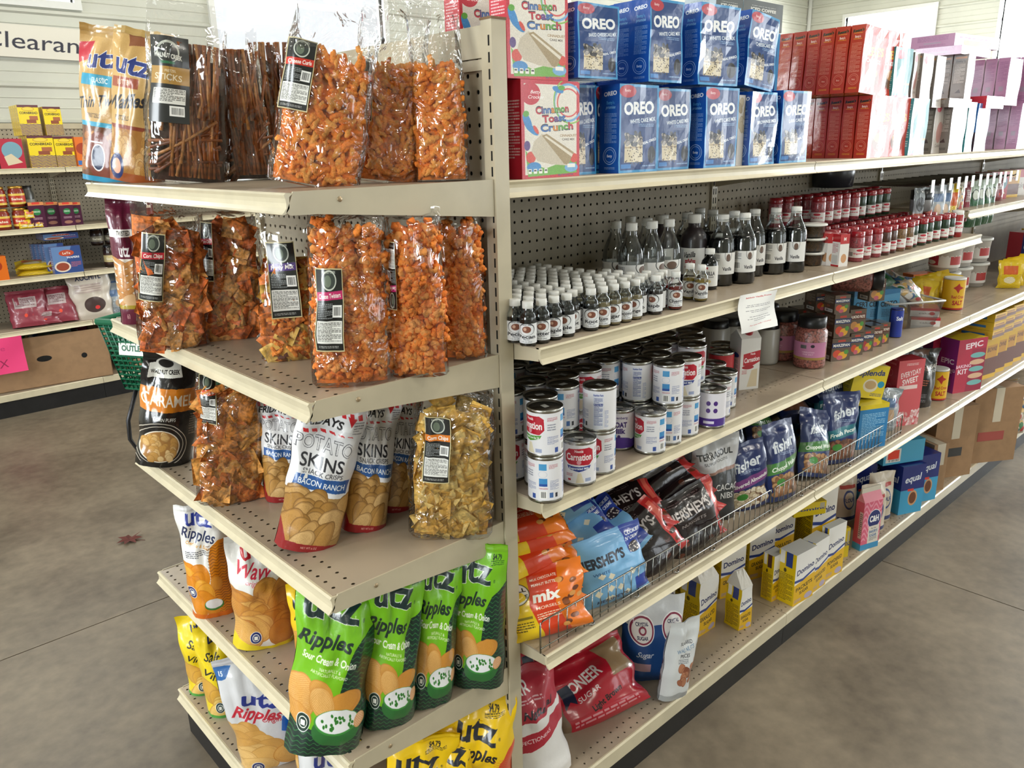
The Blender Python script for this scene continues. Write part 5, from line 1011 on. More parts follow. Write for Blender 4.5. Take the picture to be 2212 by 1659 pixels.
# ------------------------------------------------------------------ goods, placed in metres
# each block: maker, kind, category, group, then (label, artwork, base point, facing, sizes ..., options)
ROWS = [
 ('print_bag','pretzel_bag','bag','snack bags on the top end shelf',[
  ('tan pretzel bag with blue band and brown football, far left of the top end shelf','twist',(-.369,.95,1.566),-134.1,.137,.34,.07,9.7,0,{'seed':3,'sealc':'b08c50'}),
  ('tan pretzel bag with brown BUTTER band showing waffle pretzels','waffle',(-.353,.811,1.566),-129.7,.128,.321,.07,11.3,0,{'seed':5,'sealc':'b89858'}),
 ]),
 ('clear_bag','pretzel_stick_bag','bag','snack bags on the top end shelf',[
  ('clear bag of brown pretzel sticks with black and gold label','stick',(-.317,.604,1.566),-111.1,.156,.35,.09,.74,190,6.5,0,{'seed':2,'lab':('sticks_label',),'lpos':(-.42,.56,.9,.46)}),
  ('clear bag of dark pretzel sticks right of the gold-labelled one','stick',(-.186,.601,1.566),-114.9,.104,.308,.08,.82,150,0,0,{'seed':4}),
  ('clear bag of dark pretzel sticks half hidden behind the front cheese curls','stick',(-.087,.632,1.566),-117.2,.114,.325,.07,.85,90,0,0,{'seed':6}),
 ]),
 ('clear_bag','cheese_curl_bag','bag','snack bags on the top end shelf',[
  ('clear bag of orange cheese curls leaning right, frontmost on the top end shelf','curl',(-.28,.151,1.566),-119,.147,.303,.09,.74,300,12.8,0,{'seed':1,'lab':('clear_bag_label','c83428','Cheese Curls'),'lpos':(-.66,.56,.62,.36)}),
  ('clear bag of orange cheese curls, middle one of three on the top end shelf','curl',(-.129,.157,1.566),-124,.126,.319,.08,.66,240,7.5,0,{'seed':7,'lab':('clear_bag_label','c83428','Cheese Curls'),'lpos':(-.72,.48,.5,.32)}),
  ('clear bag of orange cheese curls nearest the end post, no label showing','curl',(-.057,.08,1.566),-127.9,.095,.309,.075,.66,220,0,0,{'seed':9}),
 ]),
 ('print_bag','pretzel_bag','bag','snack bags on the second end shelf',[
  ('maroon pretzel bag with white pretzel picture at the far end, leaning left','rods',(-.374,.889,1.238),-116.7,.086,.294,.07,2.1,0,{'seed':11,'sealc':'5c1430'}),
 ]),
 ('clear_bag','corn_chip_bag','bag','snack bags on the second end shelf',[
  ('clear bag of red corn chips with white and red label, leftmost of its shelf','red',(-.405,.571,1.238),-108.9,.132,.296,.1,.84,150,3,0,{'seed':21,'lab':('clear_bag_label','b82434','Corn Chips'),'lpos':(-.48,.58,.66,.46),'lrot':-6}),
  ('clear bag of red corn chips behind the leftmost one','red',(-.288,.557,1.238),-112.5,.115,.287,.09,.86,110,4.6,0,{'seed':22,'lab':('clear_bag_label','b82434','Corn Chips'),'lpos':(-.72,.66,.4,.42)}),
 ]),
 ('clear_bag','party_mix_bag','bag','snack bags on the second end shelf',[
  ('clear bag of party mix with purple-banded label','mix',(-.283,.295,1.238),-116.4,.105,.281,.085,.68,170,2.8,0,{'seed':24,'lab':('clear_bag_label','4c2c80','Party Mix'),'lpos':(-.15,.56,1,.5),'lrot':3}),
 ]),
 ('clear_bag','cheese_twist_bag','bag','snack bags on the second end shelf',[
  ('clear bag of orange cheese twists with pink-banded label, nearest the shelf corner','twist',(-.289,.065,1.238),-120.5,.132,.3,.1,.93,300,2,0,{'seed':25,'lab':('clear_bag_label','c02c68','Cheese Twisters'),'lpos':(-.48,.45,.66,.46)}),
  ('clear bag of orange cheese twists in the middle with an upside-down label','twist',(-.176,.019,1.238),-125.5,.1,.292,.085,.93,240,1.2,0,{'seed':26,'lab':('clear_bag_label','b82468','Cheese Twisters'),'lpos':(-.8,.62,.3,.4),'lrot':180}),
  ('clear bag of orange cheese twists nearest the end post','twist',(-.048,.047,1.238),-128.9,.085,.282,.08,.93,200,-.3,0,{'seed':28}),
 ]),
 ('print_bag','caramel_puff_bag','bag','snack bags on the third end shelf',[
  ('black bag with orange CARAMEL band and puffs picture','puffs',(-.377,.854,.883),-107,.141,.282,.1,12.3,0,{'seed':31,'rough':.2,'sealc':'181818'}),
 ]),
 ('clear_bag','tortilla_chip_bag','bag','snack bags on the third end shelf',[
  ('clear bag of orange tortilla chips beside the black puffs bag','nacho',(-.353,.525,.883),-111,.138,.295,.09,.88,150,5.9,0,{'seed':33,'lab':('clear_bag_label','d8481c','Tortilla Chips'),'lpos':(-.66,.82,.5,.34)}),
 ]),
 ('print_bag','potato_crisp_bag','bag','snack bags on the third end shelf',[
  ('white potato skins bag standing behind, beside the tortilla chips','skins',(-.261,.44,.883),-122.8,.097,.24,.07,2.3,0,{'seed':35,'sealc':'e0e0e0'}),
  ('white potato skins bag in front, leaning right, price sticker on its words','skins',(-.337,.208,.883),-116,.13,.298,.085,14.6,0,{'seed':36,'sealc':'e8e8ea','sticker':(-.55,.53)}),
  ('white potato skins bag leaning behind the front one','skins',(-.215,.195,.883),-110.6,.103,.284,.08,10.3,0,{'seed':37,'sealc':'e8e8ea'}),
  ('white potato skins bag mostly hidden, next to the yellow corn chips','skins',(-.124,.218,.883),-111,.081,.259,.06,9.8,0,{'seed':38,'sealc':'e0e0e0'}),
 ]),
 ('clear_bag','corn_chip_bag','bag','snack bags on the third end shelf',[
  ('clear bag of yellow corn chips with orange-banded label by the end post','corn',(-.106,.049,.883),-127.1,.161,.301,.085,.9,260,5.7,0,{'seed':39,'lab':('clear_bag_label','d87828','Corn Chips'),'lpos':(-.4,.64,.62,.44),'lrot':2}),
 ]),
 ('print_bag','potato_chip_bag','bag','chip bags on the fourth end shelf',[
  ('white and orange cheddar potato chip bag at the far end of its shelf','ripples_orange',(-.363,.688,.529),-112.9,.119,.291,.09,0,0,{'seed':41,'sealc':'e0e0e0'}),
  ('white and yellow wavy potato chip bag','wavy_yellow',(-.33,.481,.529),-112.2,.152,.264,.1,4.6,0,{'seed':42,'sealc':'e0e0dc'}),
  ('orange-striped chip bag tucked behind the front green one','yellow_ripples',(-.291,.328,.529),-115.6,.082,.198,.06,0,0,{'seed':40}),
  ('green sour cream and onion chip bag overhanging the shelf corner','green_onion',(-.409,.082,.529),-115.6,.157,.343,.1,11.8,8,{'seed':43,'sealc':'78b424','sticker':(-.2,.9)}),
  ('green sour cream and onion chip bag, second from the shelf corner','green_onion',(-.28,.058,.529),-107.3,.118,.341,.085,7.5,0,{'seed':44,'sealc':'78b424'}),
  ('green sour cream and onion chip bag, third from the shelf corner','green_onion',(-.185,.043,.529),-105.1,.106,.338,.075,7.9,0,{'seed':45,'sealc':'78b424'}),
  ('green sour cream and onion chip bag nearest the end post','green_onion',(-.075,.017,.529),-134.7,.122,.325,.07,2.8,0,{'seed':46,'sealc':'78b424'}),
 ]),
 ('print_bag','potato_chip_bag','bag','chip bags on the lowest end shelf',[
  ('yellow vinegar chip bag at the far end of the lowest shelf','yellow_vinegar',(-.325,.93,.148),-108,.13,.24,.09,0,0,{'seed':51}),
  ('yellow vinegar chip bag behind the silver and blue one','yellow_vinegar',(-.325,.8,.148),-112,.13,.27,.09,0,0,{'seed':52}),
  ('silver and blue original ripple chip bag on the lowest shelf, leaning left','ripples_blue',(-.315,.54,.148),-116,.19,.315,.09,-6,0,{'seed':53,'sealc':'c8c8cc'}),
  ('ripple chip bag mostly hidden right of the silver and blue one','ripples_blue',(-.25,.42,.148),-118,.14,.24,.09,0,0,{'seed':54}),
  ('white ripple chip bag with red script under the green bags','ripples_blue',(-.31,.27,.148),-118,.14,.28,.09,0,0,{'seed':55,'sealc':'e0e0e0'}),
  ('yellow chip bag cut by the bottom of the photo, left of its neighbours','yellow_ripples',(-.19,.09,.148),-122,.16,.26,.09,3,0,{'seed':56,'sealc':'e8c010'}),
  ('yellow chip bag in the middle of the three yellow ones','yellow_ripples',(-.115,.075,.148),-124,.14,.265,.09,2,0,{'seed':57,'sealc':'e8c010'}),
  ('yellow chip bag with red corner nearest the end post','yellow_ripples',(-.052,.05,.148),-128,.15,.31,.09,3,0,{'seed':58,'sealc':'e8c010'}),
 ]),
 ('carton_box','cake_mix_box','box','cinnamon cake mix boxes',[
  ('cinnamon cereal cake mix box, lower front one beside the post','cake_cinnamon',(.162,.035,1.564),-90,.159,.045,.178,0,0,{'rough':.4}),
  ('cinnamon cereal cake mix box, lower one cut by the post','cake_cinnamon',(.112,.143,1.564),-90,.142,.045,.178,0,0,{'rough':.4}),
  ('cinnamon cereal cake mix box, upper one beside the post','cake_cinnamon',(.136,.041,1.743),-90,.159,.045,.178,0,0,{'rough':.4}),
  ('cinnamon cereal cake mix box, upper one rising behind the post top','cake_cinnamon',(.121,.158,1.743),-90,.15,.045,.178,0,0,{'rough':.4}),
 ]),
 ('carton_box','cake_mix_box','box','blue cookie cake mix boxes',[
  ('blue cake mix box at the left end of the blue lower row',('cake_blue','LAVA CAKE MIX'),(.293,.075,1.564),-90,.084,.05,.177,0,0,{'dent':.004,'seed':1,'rough':.16,'bump':.5}),
  ('narrow blue cake mix box left of the first full one',('cake_blue','LAVA CAKE MIX'),(.379,.095,1.564),-90,.043,.05,.178,0,0,{'dent':.004,'seed':3,'rough':.16,'bump':.5}),
  ('narrow blue cake mix box left of the first full one, second back',('cake_blue','LAVA CAKE MIX'),(.383,.147,1.564),-90,.043,.05,.178,0,0,{'dent':.004,'seed':4,'rough':.16,'bump':.5}),
  ('first full blue cake mix box of the lower row',('cake_blue','WHITE CAKE MIX'),(.43,.037,1.564),-90,.132,.05,.179,0,0,{'dent':.004,'seed':5,'rough':.16,'bump':.5}),
  ('first full blue cake mix box of the lower row, second back',('cake_blue','WHITE CAKE MIX'),(.434,.089,1.564),-90,.132,.05,.179,0,0,{'dent':.004,'seed':6,'rough':.16,'bump':.5}),
  ('first full blue cake mix box of the lower row, third back',('cake_blue','WHITE CAKE MIX'),(.438,.141,1.564),-90,.132,.05,.179,0,0,{'dent':.004,'seed':7,'rough':.16,'bump':.5}),
  ('first full blue cake mix box of the lower row, fourth back',('cake_blue','WHITE CAKE MIX'),(.43,.193,1.564),-90,.132,.05,.179,0,0,{'dent':.004,'seed':8,'rough':.16,'bump':.5}),
  ('first full blue cake mix box of the lower row, fifth back',('cake_blue','WHITE CAKE MIX'),(.434,.245,1.564),-90,.132,.05,.179,0,0,{'dent':.004,'seed':9,'rough':.16,'bump':.5}),
  ('blue cake mix box with waisted edge, lower row',('cake_blue','WHITE CAKE MIX'),(.58,.055,1.564),-90,.123,.05,.176,0,0,{'dent':.004,'seed':8,'rough':.16,'bump':.5}),
  ('blue cake mix box with waisted edge, lower row, second back',('cake_blue','WHITE CAKE MIX'),(.584,.107,1.564),-90,.123,.05,.176,0,0,{'dent':.004,'seed':9,'rough':.16,'bump':.5}),
  ('blue cake mix box with waisted edge, lower row, third back',('cake_blue','WHITE CAKE MIX'),(.588,.159,1.564),-90,.123,.05,.176,0,0,{'dent':.004,'seed':10,'rough':.16,'bump':.5}),
  ('blue cake mix box with waisted edge, lower row, fourth back',('cake_blue','WHITE CAKE MIX'),(.58,.211,1.564),-90,.123,.05,.176,0,0,{'dent':.004,'seed':11,'rough':.16,'bump':.5}),
  ('pale glaring blue cake mix box, middle of lower row',('cake_blue','WHITE CAKE MIX'),(.745,.037,1.564),-90,.139,.05,.182,0,0,{'dent':.004,'seed':12,'rough':.16,'bump':.5}),
  ('pale glaring blue cake mix box, middle of lower row, second back',('cake_blue','WHITE CAKE MIX'),(.749,.089,1.564),-90,.139,.05,.182,0,0,{'dent':.004,'seed':13,'rough':.16,'bump':.5}),
  ('pale glaring blue cake mix box, middle of lower row, third back',('cake_blue','WHITE CAKE MIX'),(.753,.141,1.564),-90,.139,.05,.182,0,0,{'dent':.004,'seed':14,'rough':.16,'bump':.5}),
  ('pale glaring blue cake mix box, middle of lower row, fourth back',('cake_blue','WHITE CAKE MIX'),(.745,.193,1.564),-90,.139,.05,.182,0,0,{'dent':.004,'seed':15,'rough':.16,'bump':.5}),
  ('pale glaring blue cake mix box, middle of lower row, fifth back',('cake_blue','WHITE CAKE MIX'),(.749,.245,1.564),-90,.139,.05,.182,0,0,{'dent':.004,'seed':16,'rough':.16,'bump':.5}),
 ]),
 ('carton_box','cake_mix_box','box','white mix boxes',[
  ('white brownie mix box squeezed between blue ones','pouch_box',(.87,.055,1.564),-90,.05,.05,.169,0,0,{'rough':.3}),
 ]),
 ('carton_box','cake_mix_box','box','blue cookie cake mix boxes',[
  ('crumpled blue brownie mix box in the lower row',('cake_blue','BROWNIE MIX'),(.937,.037,1.564),-90,.125,.05,.177,0,0,{'dent':.007,'seed':16,'rough':.16,'bump':.5}),
  ('crumpled blue brownie mix box in the lower row, second back',('cake_blue','BROWNIE MIX'),(.941,.089,1.564),-90,.125,.05,.177,0,0,{'dent':.007,'seed':17,'rough':.16,'bump':.5}),
  ('crumpled blue brownie mix box in the lower row, third back',('cake_blue','BROWNIE MIX'),(.945,.141,1.564),-90,.125,.05,.177,0,0,{'dent':.007,'seed':18,'rough':.16,'bump':.5}),
  ('blue lava cake mix box ending the lower row',('cake_blue','LAVA CAKE MIX'),(1.099,.037,1.564),-90,.146,.05,.184,0,0,{'dent':.004,'seed':20,'rough':.16,'bump':.5}),
  ('blue lava cake mix box ending the lower row, second back',('cake_blue','LAVA CAKE MIX'),(1.103,.089,1.564),-90,.146,.05,.184,0,0,{'dent':.004,'seed':21,'rough':.16,'bump':.5}),
  ('blue lava cake mix box ending the lower row, third back',('cake_blue','LAVA CAKE MIX'),(1.107,.141,1.564),-90,.146,.05,.184,0,0,{'dent':.004,'seed':22,'rough':.16,'bump':.5}),
  ('blue lava cake mix box ending the lower row, fourth back',('cake_blue','LAVA CAKE MIX'),(1.099,.193,1.564),-90,.146,.05,.184,0,0,{'dent':.004,'seed':23,'rough':.16,'bump':.5}),
  ('blue cheesecake mix box starting the upper row',('cake_blue','BAKED CHEESECAKE MIX'),(.297,.037,1.75),-90,.119,.05,.136,0,0,{'dent':.004,'seed':24,'rough':.16,'bump':.5}),
  ('blue cheesecake mix box starting the upper row, second back',('cake_blue','BAKED CHEESECAKE MIX'),(.301,.089,1.75),-90,.119,.05,.136,0,0,{'dent':.004,'seed':25,'rough':.16,'bump':.5}),
  ('blue cheesecake mix box starting the upper row, third back',('cake_blue','BAKED CHEESECAKE MIX'),(.305,.141,1.75),-90,.119,.05,.136,0,0,{'dent':.004,'seed':26,'rough':.16,'bump':.5}),
  ('blue cheesecake mix box starting the upper row, fourth back',('cake_blue','BAKED CHEESECAKE MIX'),(.297,.193,1.75),-90,.119,.05,.136,0,0,{'dent':.004,'seed':27,'rough':.16,'bump':.5}),
  ('blue cheesecake mix box starting the upper row, fifth back',('cake_blue','BAKED CHEESECAKE MIX'),(.301,.245,1.75),-90,.119,.05,.136,0,0,{'dent':.004,'seed':28,'rough':.16,'bump':.5}),
  ('half-bright blue cake mix box in the upper row',('cake_blue','WHITE CAKE MIX'),(.517,.037,1.75),-90,.117,.05,.164,0,0,{'dent':.004,'seed':28,'rough':.16,'bump':.5}),
  ('half-bright blue cake mix box in the upper row, second back',('cake_blue','WHITE CAKE MIX'),(.521,.089,1.75),-90,.117,.05,.164,0,0,{'dent':.004,'seed':29,'rough':.16,'bump':.5}),
  ('half-bright blue cake mix box in the upper row, third back',('cake_blue','WHITE CAKE MIX'),(.525,.141,1.75),-90,.117,.05,.164,0,0,{'dent':.004,'seed':30,'rough':.16,'bump':.5}),
  ('half-bright blue cake mix box in the upper row, fourth back',('cake_blue','WHITE CAKE MIX'),(.517,.193,1.75),-90,.117,.05,.164,0,0,{'dent':.004,'seed':31,'rough':.16,'bump':.5}),
  ('half-bright blue cake mix box in the upper row, fifth back',('cake_blue','WHITE CAKE MIX'),(.521,.245,1.75),-90,.117,.05,.164,0,0,{'dent':.004,'seed':32,'rough':.16,'bump':.5}),
  ('blue cake mix box with dented side, upper row',('cake_blue','WHITE CAKE MIX'),(.719,.037,1.75),-90,.158,.05,.172,0,0,{'dent':.007,'seed':32,'rough':.16,'bump':.5}),
  ('blue cake mix box with dented side, upper row, second back',('cake_blue','WHITE CAKE MIX'),(.723,.089,1.75),-90,.158,.05,.172,0,0,{'dent':.007,'seed':33,'rough':.16,'bump':.5}),
  ('blue cake mix box with dented side, upper row, third back',('cake_blue','WHITE CAKE MIX'),(.727,.141,1.75),-90,.158,.05,.172,0,0,{'dent':.007,'seed':34,'rough':.16,'bump':.5}),
  ('blue cake mix box with dented side, upper row, fourth back',('cake_blue','WHITE CAKE MIX'),(.719,.193,1.75),-90,.158,.05,.172,0,0,{'dent':.007,'seed':35,'rough':.16,'bump':.5}),
  ('blue cake mix box with dented side, upper row, fifth back',('cake_blue','WHITE CAKE MIX'),(.723,.245,1.75),-90,.158,.05,.172,0,0,{'dent':.007,'seed':36,'rough':.16,'bump':.5}),
  ('blue cheesecake mix box leaning right at the end of the upper row',('cake_blue','CHEESECAKE MIX'),(.93,.055,1.75),-90,.135,.05,.174,6,0,{'dent':.005,'seed':40,'rough':.16,'bump':.5}),
  ('blue mix box standing behind the leaning one',('cake_blue','CHEESECAKE MIX'),(.92,.115,1.75),-90,.135,.05,.174,3,0,{'dent':.004,'seed':41,'rough':.16,'bump':.5}),
 ]),
 ('carton_box','coffee_box','box','black coffee boxes',[
  ('black iced coffee box lying on top at the back, right one','coffee_black',(1.219,.25,1.925),-90,.211,.1,.075,0,0,{'rough':.4}),
  ('black iced coffee box lying on top at the back, left one','coffee_black',(1.044,.25,1.925),-90,.129,.1,.07,0,0,{'rough':.4}),
 ]),
 ('carton_box','mix_box','box','back row boxes',[
  ('flat blue box under the black coffee boxes, hidden behind',('cake_blue','LAVA CAKE MIX'),(1.12,.25,1.564),-90,.4,.1,.18,0,0,{}),
  ('blue box at the back carrying the black coffee boxes',('cake_blue','LAVA CAKE MIX'),(1.12,.25,1.745),-90,.4,.1,.178,0,0,{}),
 ]),
 ('carton_box','cake_mix_box','box','red peanut butter cake mix boxes',[
  ('red cake mix box in the lower row, first from the aisle','cake_red',(1.63,.033,1.564),-90,.155,.042,.184,0,0,{'rough':.18,'bump':.5,'seed':60,'dent':.002}),
  ('red cake mix box in the lower row, second from the aisle','cake_red',(1.63,.079,1.564),-90,.155,.042,.184,0,0,{'rough':.18,'bump':.5,'seed':61,'dent':.002}),
  ('red cake mix box in the lower row, third from the aisle','cake_red',(1.63,.124,1.564),-90,.155,.042,.184,0,0,{'rough':.18,'bump':.5,'seed':62,'dent':.002}),
  ('red cake mix box in the lower row, fourth from the aisle','cake_red',(1.63,.17,1.564),-90,.155,.042,.184,0,0,{'rough':.18,'bump':.5,'seed':63,'dent':.002}),
  ('red cake mix box in the lower row, fifth from the aisle','cake_red',(1.63,.215,1.564),-90,.155,.042,.184,0,0,{'rough':.18,'bump':.5,'seed':64,'dent':.002}),
  ('red cake mix box in the lower row, innermost from the aisle','cake_red',(1.63,.261,1.564),-90,.155,.042,.184,0,0,{'rough':.18,'bump':.5,'seed':65,'dent':.002}),
  ('red cake mix box in the upper row, first from the aisle','cake_red',(1.54,.037,1.75),-90,.155,.042,.187,3,0,{'rough':.18,'bump':.5,'seed':70,'dent':.002}),
  ('red cake mix box in the upper row, second from the aisle','cake_red',(1.54,.083,1.75),-90,.155,.042,.187,3,0,{'rough':.18,'bump':.5,'seed':71,'dent':.002}),
  ('red cake mix box in the upper row, third from the aisle','cake_red',(1.54,.128,1.75),-90,.155,.042,.187,3,0,{'rough':.18,'bump':.5,'seed':72,'dent':.002}),
  ('red cake mix box in the upper row, fourth from the aisle','cake_red',(1.54,.173,1.75),-90,.155,.042,.187,3,0,{'rough':.18,'bump':.5,'seed':73,'dent':.002}),
  ('red cake mix box in the upper row, fifth from the aisle','cake_red',(1.54,.219,1.75),-90,.155,.042,.187,3,0,{'rough':.18,'bump':.5,'seed':74,'dent':.002}),
  ('red cake mix box in the upper row, innermost from the aisle','cake_red',(1.54,.265,1.75),-90,.155,.042,.187,3,0,{'rough':.18,'bump':.5,'seed':75,'dent':.002}),
  ('red cake mix box with bright front, lower, right of the red pile','cake_red',(1.785,.043,1.564),-90,.155,.042,.184,0,0,{'rough':.24,'bump':.6,'dent':.005,'seed':80}),
  ('red cake mix box with bright front, upper, right of the red pile','cake_red',(1.705,.047,1.75),-90,.155,.042,.187,0,0,{'rough':.24,'bump':.6,'dent':.006,'seed':81}),
 ]),
 ('carton_box','baking_mix_box','box','mixed baking boxes on the top long shelf',[
  ('teal cookie mix box right of the red boxes, lower row, first from the aisle','cake_teal',(1.933,.037,1.564),-90,.138,.05,.181,0,0,{'rough':.34,'bump':.5,'dent':.004,'seed':90,'coat':.1}),
  ('teal cookie mix box right of the red boxes, lower row, second from the aisle','cake_teal',(1.933,.09,1.564),-90,.138,.05,.181,0,0,{'rough':.34,'bump':.5,'dent':.004,'seed':91,'coat':.1}),
  ('grey chocolate mix box with triangle picture, left pile, first from the aisle','cake_grey',(2.197,.065,1.564),-90,.114,.05,.182,0,0,{'rough':.34,'bump':.5,'dent':.004,'seed':90,'coat':.1}),
  ('grey chocolate mix box with triangle picture, left pile, second from the aisle','cake_grey',(2.197,.118,1.564),-90,.114,.05,.182,0,0,{'rough':.34,'bump':.5,'dent':.004,'seed':91,'coat':.1}),
  ('grey chocolate mix box with triangle picture, left pile, third from the aisle','cake_grey',(2.197,.171,1.564),-90,.114,.05,.182,0,0,{'rough':.34,'bump':.5,'dent':.004,'seed':92,'coat':.1}),
  ('grey chocolate mix box with triangle picture, left pile, fourth from the aisle','cake_grey',(2.197,.224,1.564),-90,.114,.05,.182,0,0,{'rough':.34,'bump':.5,'dent':.004,'seed':93,'coat':.1}),
  ('grey chocolate mix box with pale front, right pile, first from the aisle','cake_grey',(2.294,.037,1.564),-90,.148,.05,.184,0,0,{'rough':.34,'bump':.5,'dent':.004,'seed':90,'coat':.1}),
  ('grey chocolate mix box with pale front, right pile, second from the aisle','cake_grey',(2.294,.09,1.564),-90,.148,.05,.184,0,0,{'rough':.34,'bump':.5,'dent':.004,'seed':91,'coat':.1}),
  ('grey chocolate mix box with pale front, right pile, third from the aisle','cake_grey',(2.294,.143,1.564),-90,.148,.05,.184,0,0,{'rough':.34,'bump':.5,'dent':.004,'seed':92,'coat':.1}),
  ('grey chocolate mix box with pale front, right pile, fourth from the aisle','cake_grey',(2.294,.196,1.564),-90,.148,.05,.184,0,0,{'rough':.34,'bump':.5,'dent':.004,'seed':93,'coat':.1}),
  ('teal cookie mix box beside the blue zero sugar box, first from the aisle','cake_teal',(2.424,.037,1.564),-90,.084,.05,.179,0,0,{'rough':.34,'bump':.5,'dent':.004,'seed':90,'coat':.1}),
  ('teal cookie mix box beside the blue zero sugar box, second from the aisle','cake_teal',(2.424,.09,1.564),-90,.084,.05,.179,0,0,{'rough':.34,'bump':.5,'dent':.004,'seed':91,'coat':.1}),
  ('blue and brown zero sugar mix box','cake_zero',(2.549,.037,1.564),-90,.135,.05,.176,0,0,{'rough':.34,'bump':.5,'dent':.004,'seed':90,'coat':.1}),
  ('mauve mix box with speckled side, lower row, first from the aisle','cake_pink',(3.091,.033,1.564),-90,.18,.042,.184,0,0,{'rough':.34,'bump':.5,'dent':.004,'seed':90,'coat':.1}),
  ('mauve mix box with speckled side, lower row, second from the aisle','cake_pink',(3.091,.078,1.564),-90,.18,.042,.184,0,0,{'rough':.34,'bump':.5,'dent':.004,'seed':91,'coat':.1}),
  ('mauve mix box with speckled side, lower row, third from the aisle','cake_pink',(3.091,.123,1.564),-90,.18,.042,.184,0,0,{'rough':.34,'bump':.5,'dent':.004,'seed':92,'coat':.1}),
  ('mauve mix box with speckled side, lower row, fourth from the aisle','cake_pink',(3.091,.168,1.564),-90,.18,.042,.184,0,0,{'rough':.34,'bump':.5,'dent':.004,'seed':93,'coat':.1}),
  ('mauve mix box with speckled side, lower row, fifth from the aisle','cake_pink',(3.091,.213,1.564),-90,.18,.042,.184,0,0,{'rough':.34,'bump':.5,'dent':.004,'seed':94,'coat':.1}),
  ('mauve mix box with speckled side, lower row, sixth from the aisle','cake_pink',(3.091,.258,1.564),-90,.18,.042,.184,0,0,{'rough':.34,'bump':.5,'dent':.004,'seed':95,'coat':.1}),
  ('mauve mix box with speckled side, lower row, seventh from the aisle','cake_pink',(3.091,.303,1.564),-90,.18,.042,.184,0,0,{'rough':.34,'bump':.5,'dent':.004,'seed':96,'coat':.1}),
  ('teal cookie mix box right of the red boxes, upper row, first from the aisle','cake_teal',(1.771,.045,1.746),-90,.133,.05,.148,0,0,{'rough':.34,'bump':.5,'dent':.004,'seed':90,'coat':.1}),
  ('teal cookie mix box right of the red boxes, upper row, second from the aisle','cake_teal',(1.771,.098,1.746),-90,.133,.05,.148,0,0,{'rough':.34,'bump':.5,'dent':.004,'seed':91,'coat':.1}),
  ('white glaring mix box in the upper row beside the teal one','cake_grey',(1.929,.065,1.746),-90,.05,.05,.145,0,0,{'rough':.34,'bump':.5,'dent':.004,'seed':90,'coat':.1}),
  ('pale cake mix box with round picture in the upper row','cake_grey',(1.997,.055,1.746),-90,.092,.05,.143,0,0,{'rough':.34,'bump':.5,'dent':.004,'seed':90,'coat':.1}),
  ('brown cookie mix box in the upper row','cake_grey',(2.111,.055,1.72),-90,.085,.05,.168,0,0,{'rough':.34,'bump':.5,'dent':.004,'seed':90,'coat':.1}),
  ('grey mix box standing on the flat grey one, aisle side, first from the aisle','cake_grey',(2.4,.055,1.742),-90,.077,.05,.168,0,0,{'rough':.34,'bump':.5,'dent':.004,'seed':90,'coat':.1}),
  ('grey mix box standing on the flat grey one, aisle side, second from the aisle','cake_grey',(2.4,.108,1.742),-90,.077,.05,.168,0,0,{'rough':.34,'bump':.5,'dent':.004,'seed':91,'coat':.1}),
  ('grey mix box standing on the flat grey one, aisle side, third from the aisle','cake_grey',(2.4,.161,1.742),-90,.077,.05,.168,0,0,{'rough':.34,'bump':.5,'dent':.004,'seed':92,'coat':.1}),
  ('grey mix box lying flat across the lower row','cake_grey',(2.28,.06,1.722),-90,.22,.1,.03,0,0,{}),
  ('red and white box lying flat on the grey pair','red_flat',(2.62,.06,1.722),-90,.2,.12,.045,0,0,{}),
  ('mauve mix box with speckled side, upper row, first from the aisle','cake_pink',(2.854,.036,1.738),-90,.164,.042,.179,0,0,{'rough':.34,'bump':.5,'dent':.004,'seed':90,'coat':.1}),
  ('mauve mix box with speckled side, upper row, second from the aisle','cake_pink',(2.854,.081,1.738),-90,.164,.042,.179,0,0,{'rough':.34,'bump':.5,'dent':.004,'seed':91,'coat':.1}),
  ('mauve mix box with speckled side, upper row, third from the aisle','cake_pink',(2.854,.126,1.738),-90,.164,.042,.179,0,0,{'rough':.34,'bump':.5,'dent':.004,'seed':92,'coat':.1}),
  ('mauve mix box with speckled side, upper row, fourth from the aisle','cake_pink',(2.854,.171,1.738),-90,.164,.042,.179,0,0,{'rough':.34,'bump':.5,'dent':.004,'seed':93,'coat':.1}),
  ('mauve mix box with speckled side, upper row, fifth from the aisle','cake_pink',(2.854,.216,1.738),-90,.164,.042,.179,0,0,{'rough':.34,'bump':.5,'dent':.004,'seed':94,'coat':.1}),
  ('mauve mix box with speckled side, upper row, sixth from the aisle','cake_pink',(2.854,.261,1.738),-90,.164,.042,.179,0,0,{'rough':.34,'bump':.5,'dent':.004,'seed':95,'coat':.1}),
  ('mauve mix box with speckled side, upper row, seventh from the aisle','cake_pink',(2.854,.306,1.738),-90,.164,.042,.179,0,0,{'rough':.34,'bump':.5,'dent':.004,'seed':96,'coat':.1}),
  ('mauve mix box with speckled side, upper row right pile, first from the aisle','cake_pink',(3.121,.033,1.738),-90,.169,.042,.196,0,0,{'rough':.34,'bump':.5,'dent':.004,'seed':90,'coat':.1}),
  ('mauve mix box with speckled side, upper row right pile, second from the aisle','cake_pink',(3.121,.078,1.738),-90,.169,.042,.196,0,0,{'rough':.34,'bump':.5,'dent':.004,'seed':91,'coat':.1}),
  ('mauve mix box with speckled side, upper row right pile, third from the aisle','cake_pink',(3.121,.123,1.738),-90,.169,.042,.196,0,0,{'rough':.34,'bump':.5,'dent':.004,'seed':92,'coat':.1}),
  ('mauve mix box with speckled side, upper row right pile, fourth from the aisle','cake_pink',(3.121,.168,1.738),-90,.169,.042,.196,0,0,{'rough':.34,'bump':.5,'dent':.004,'seed':93,'coat':.1}),
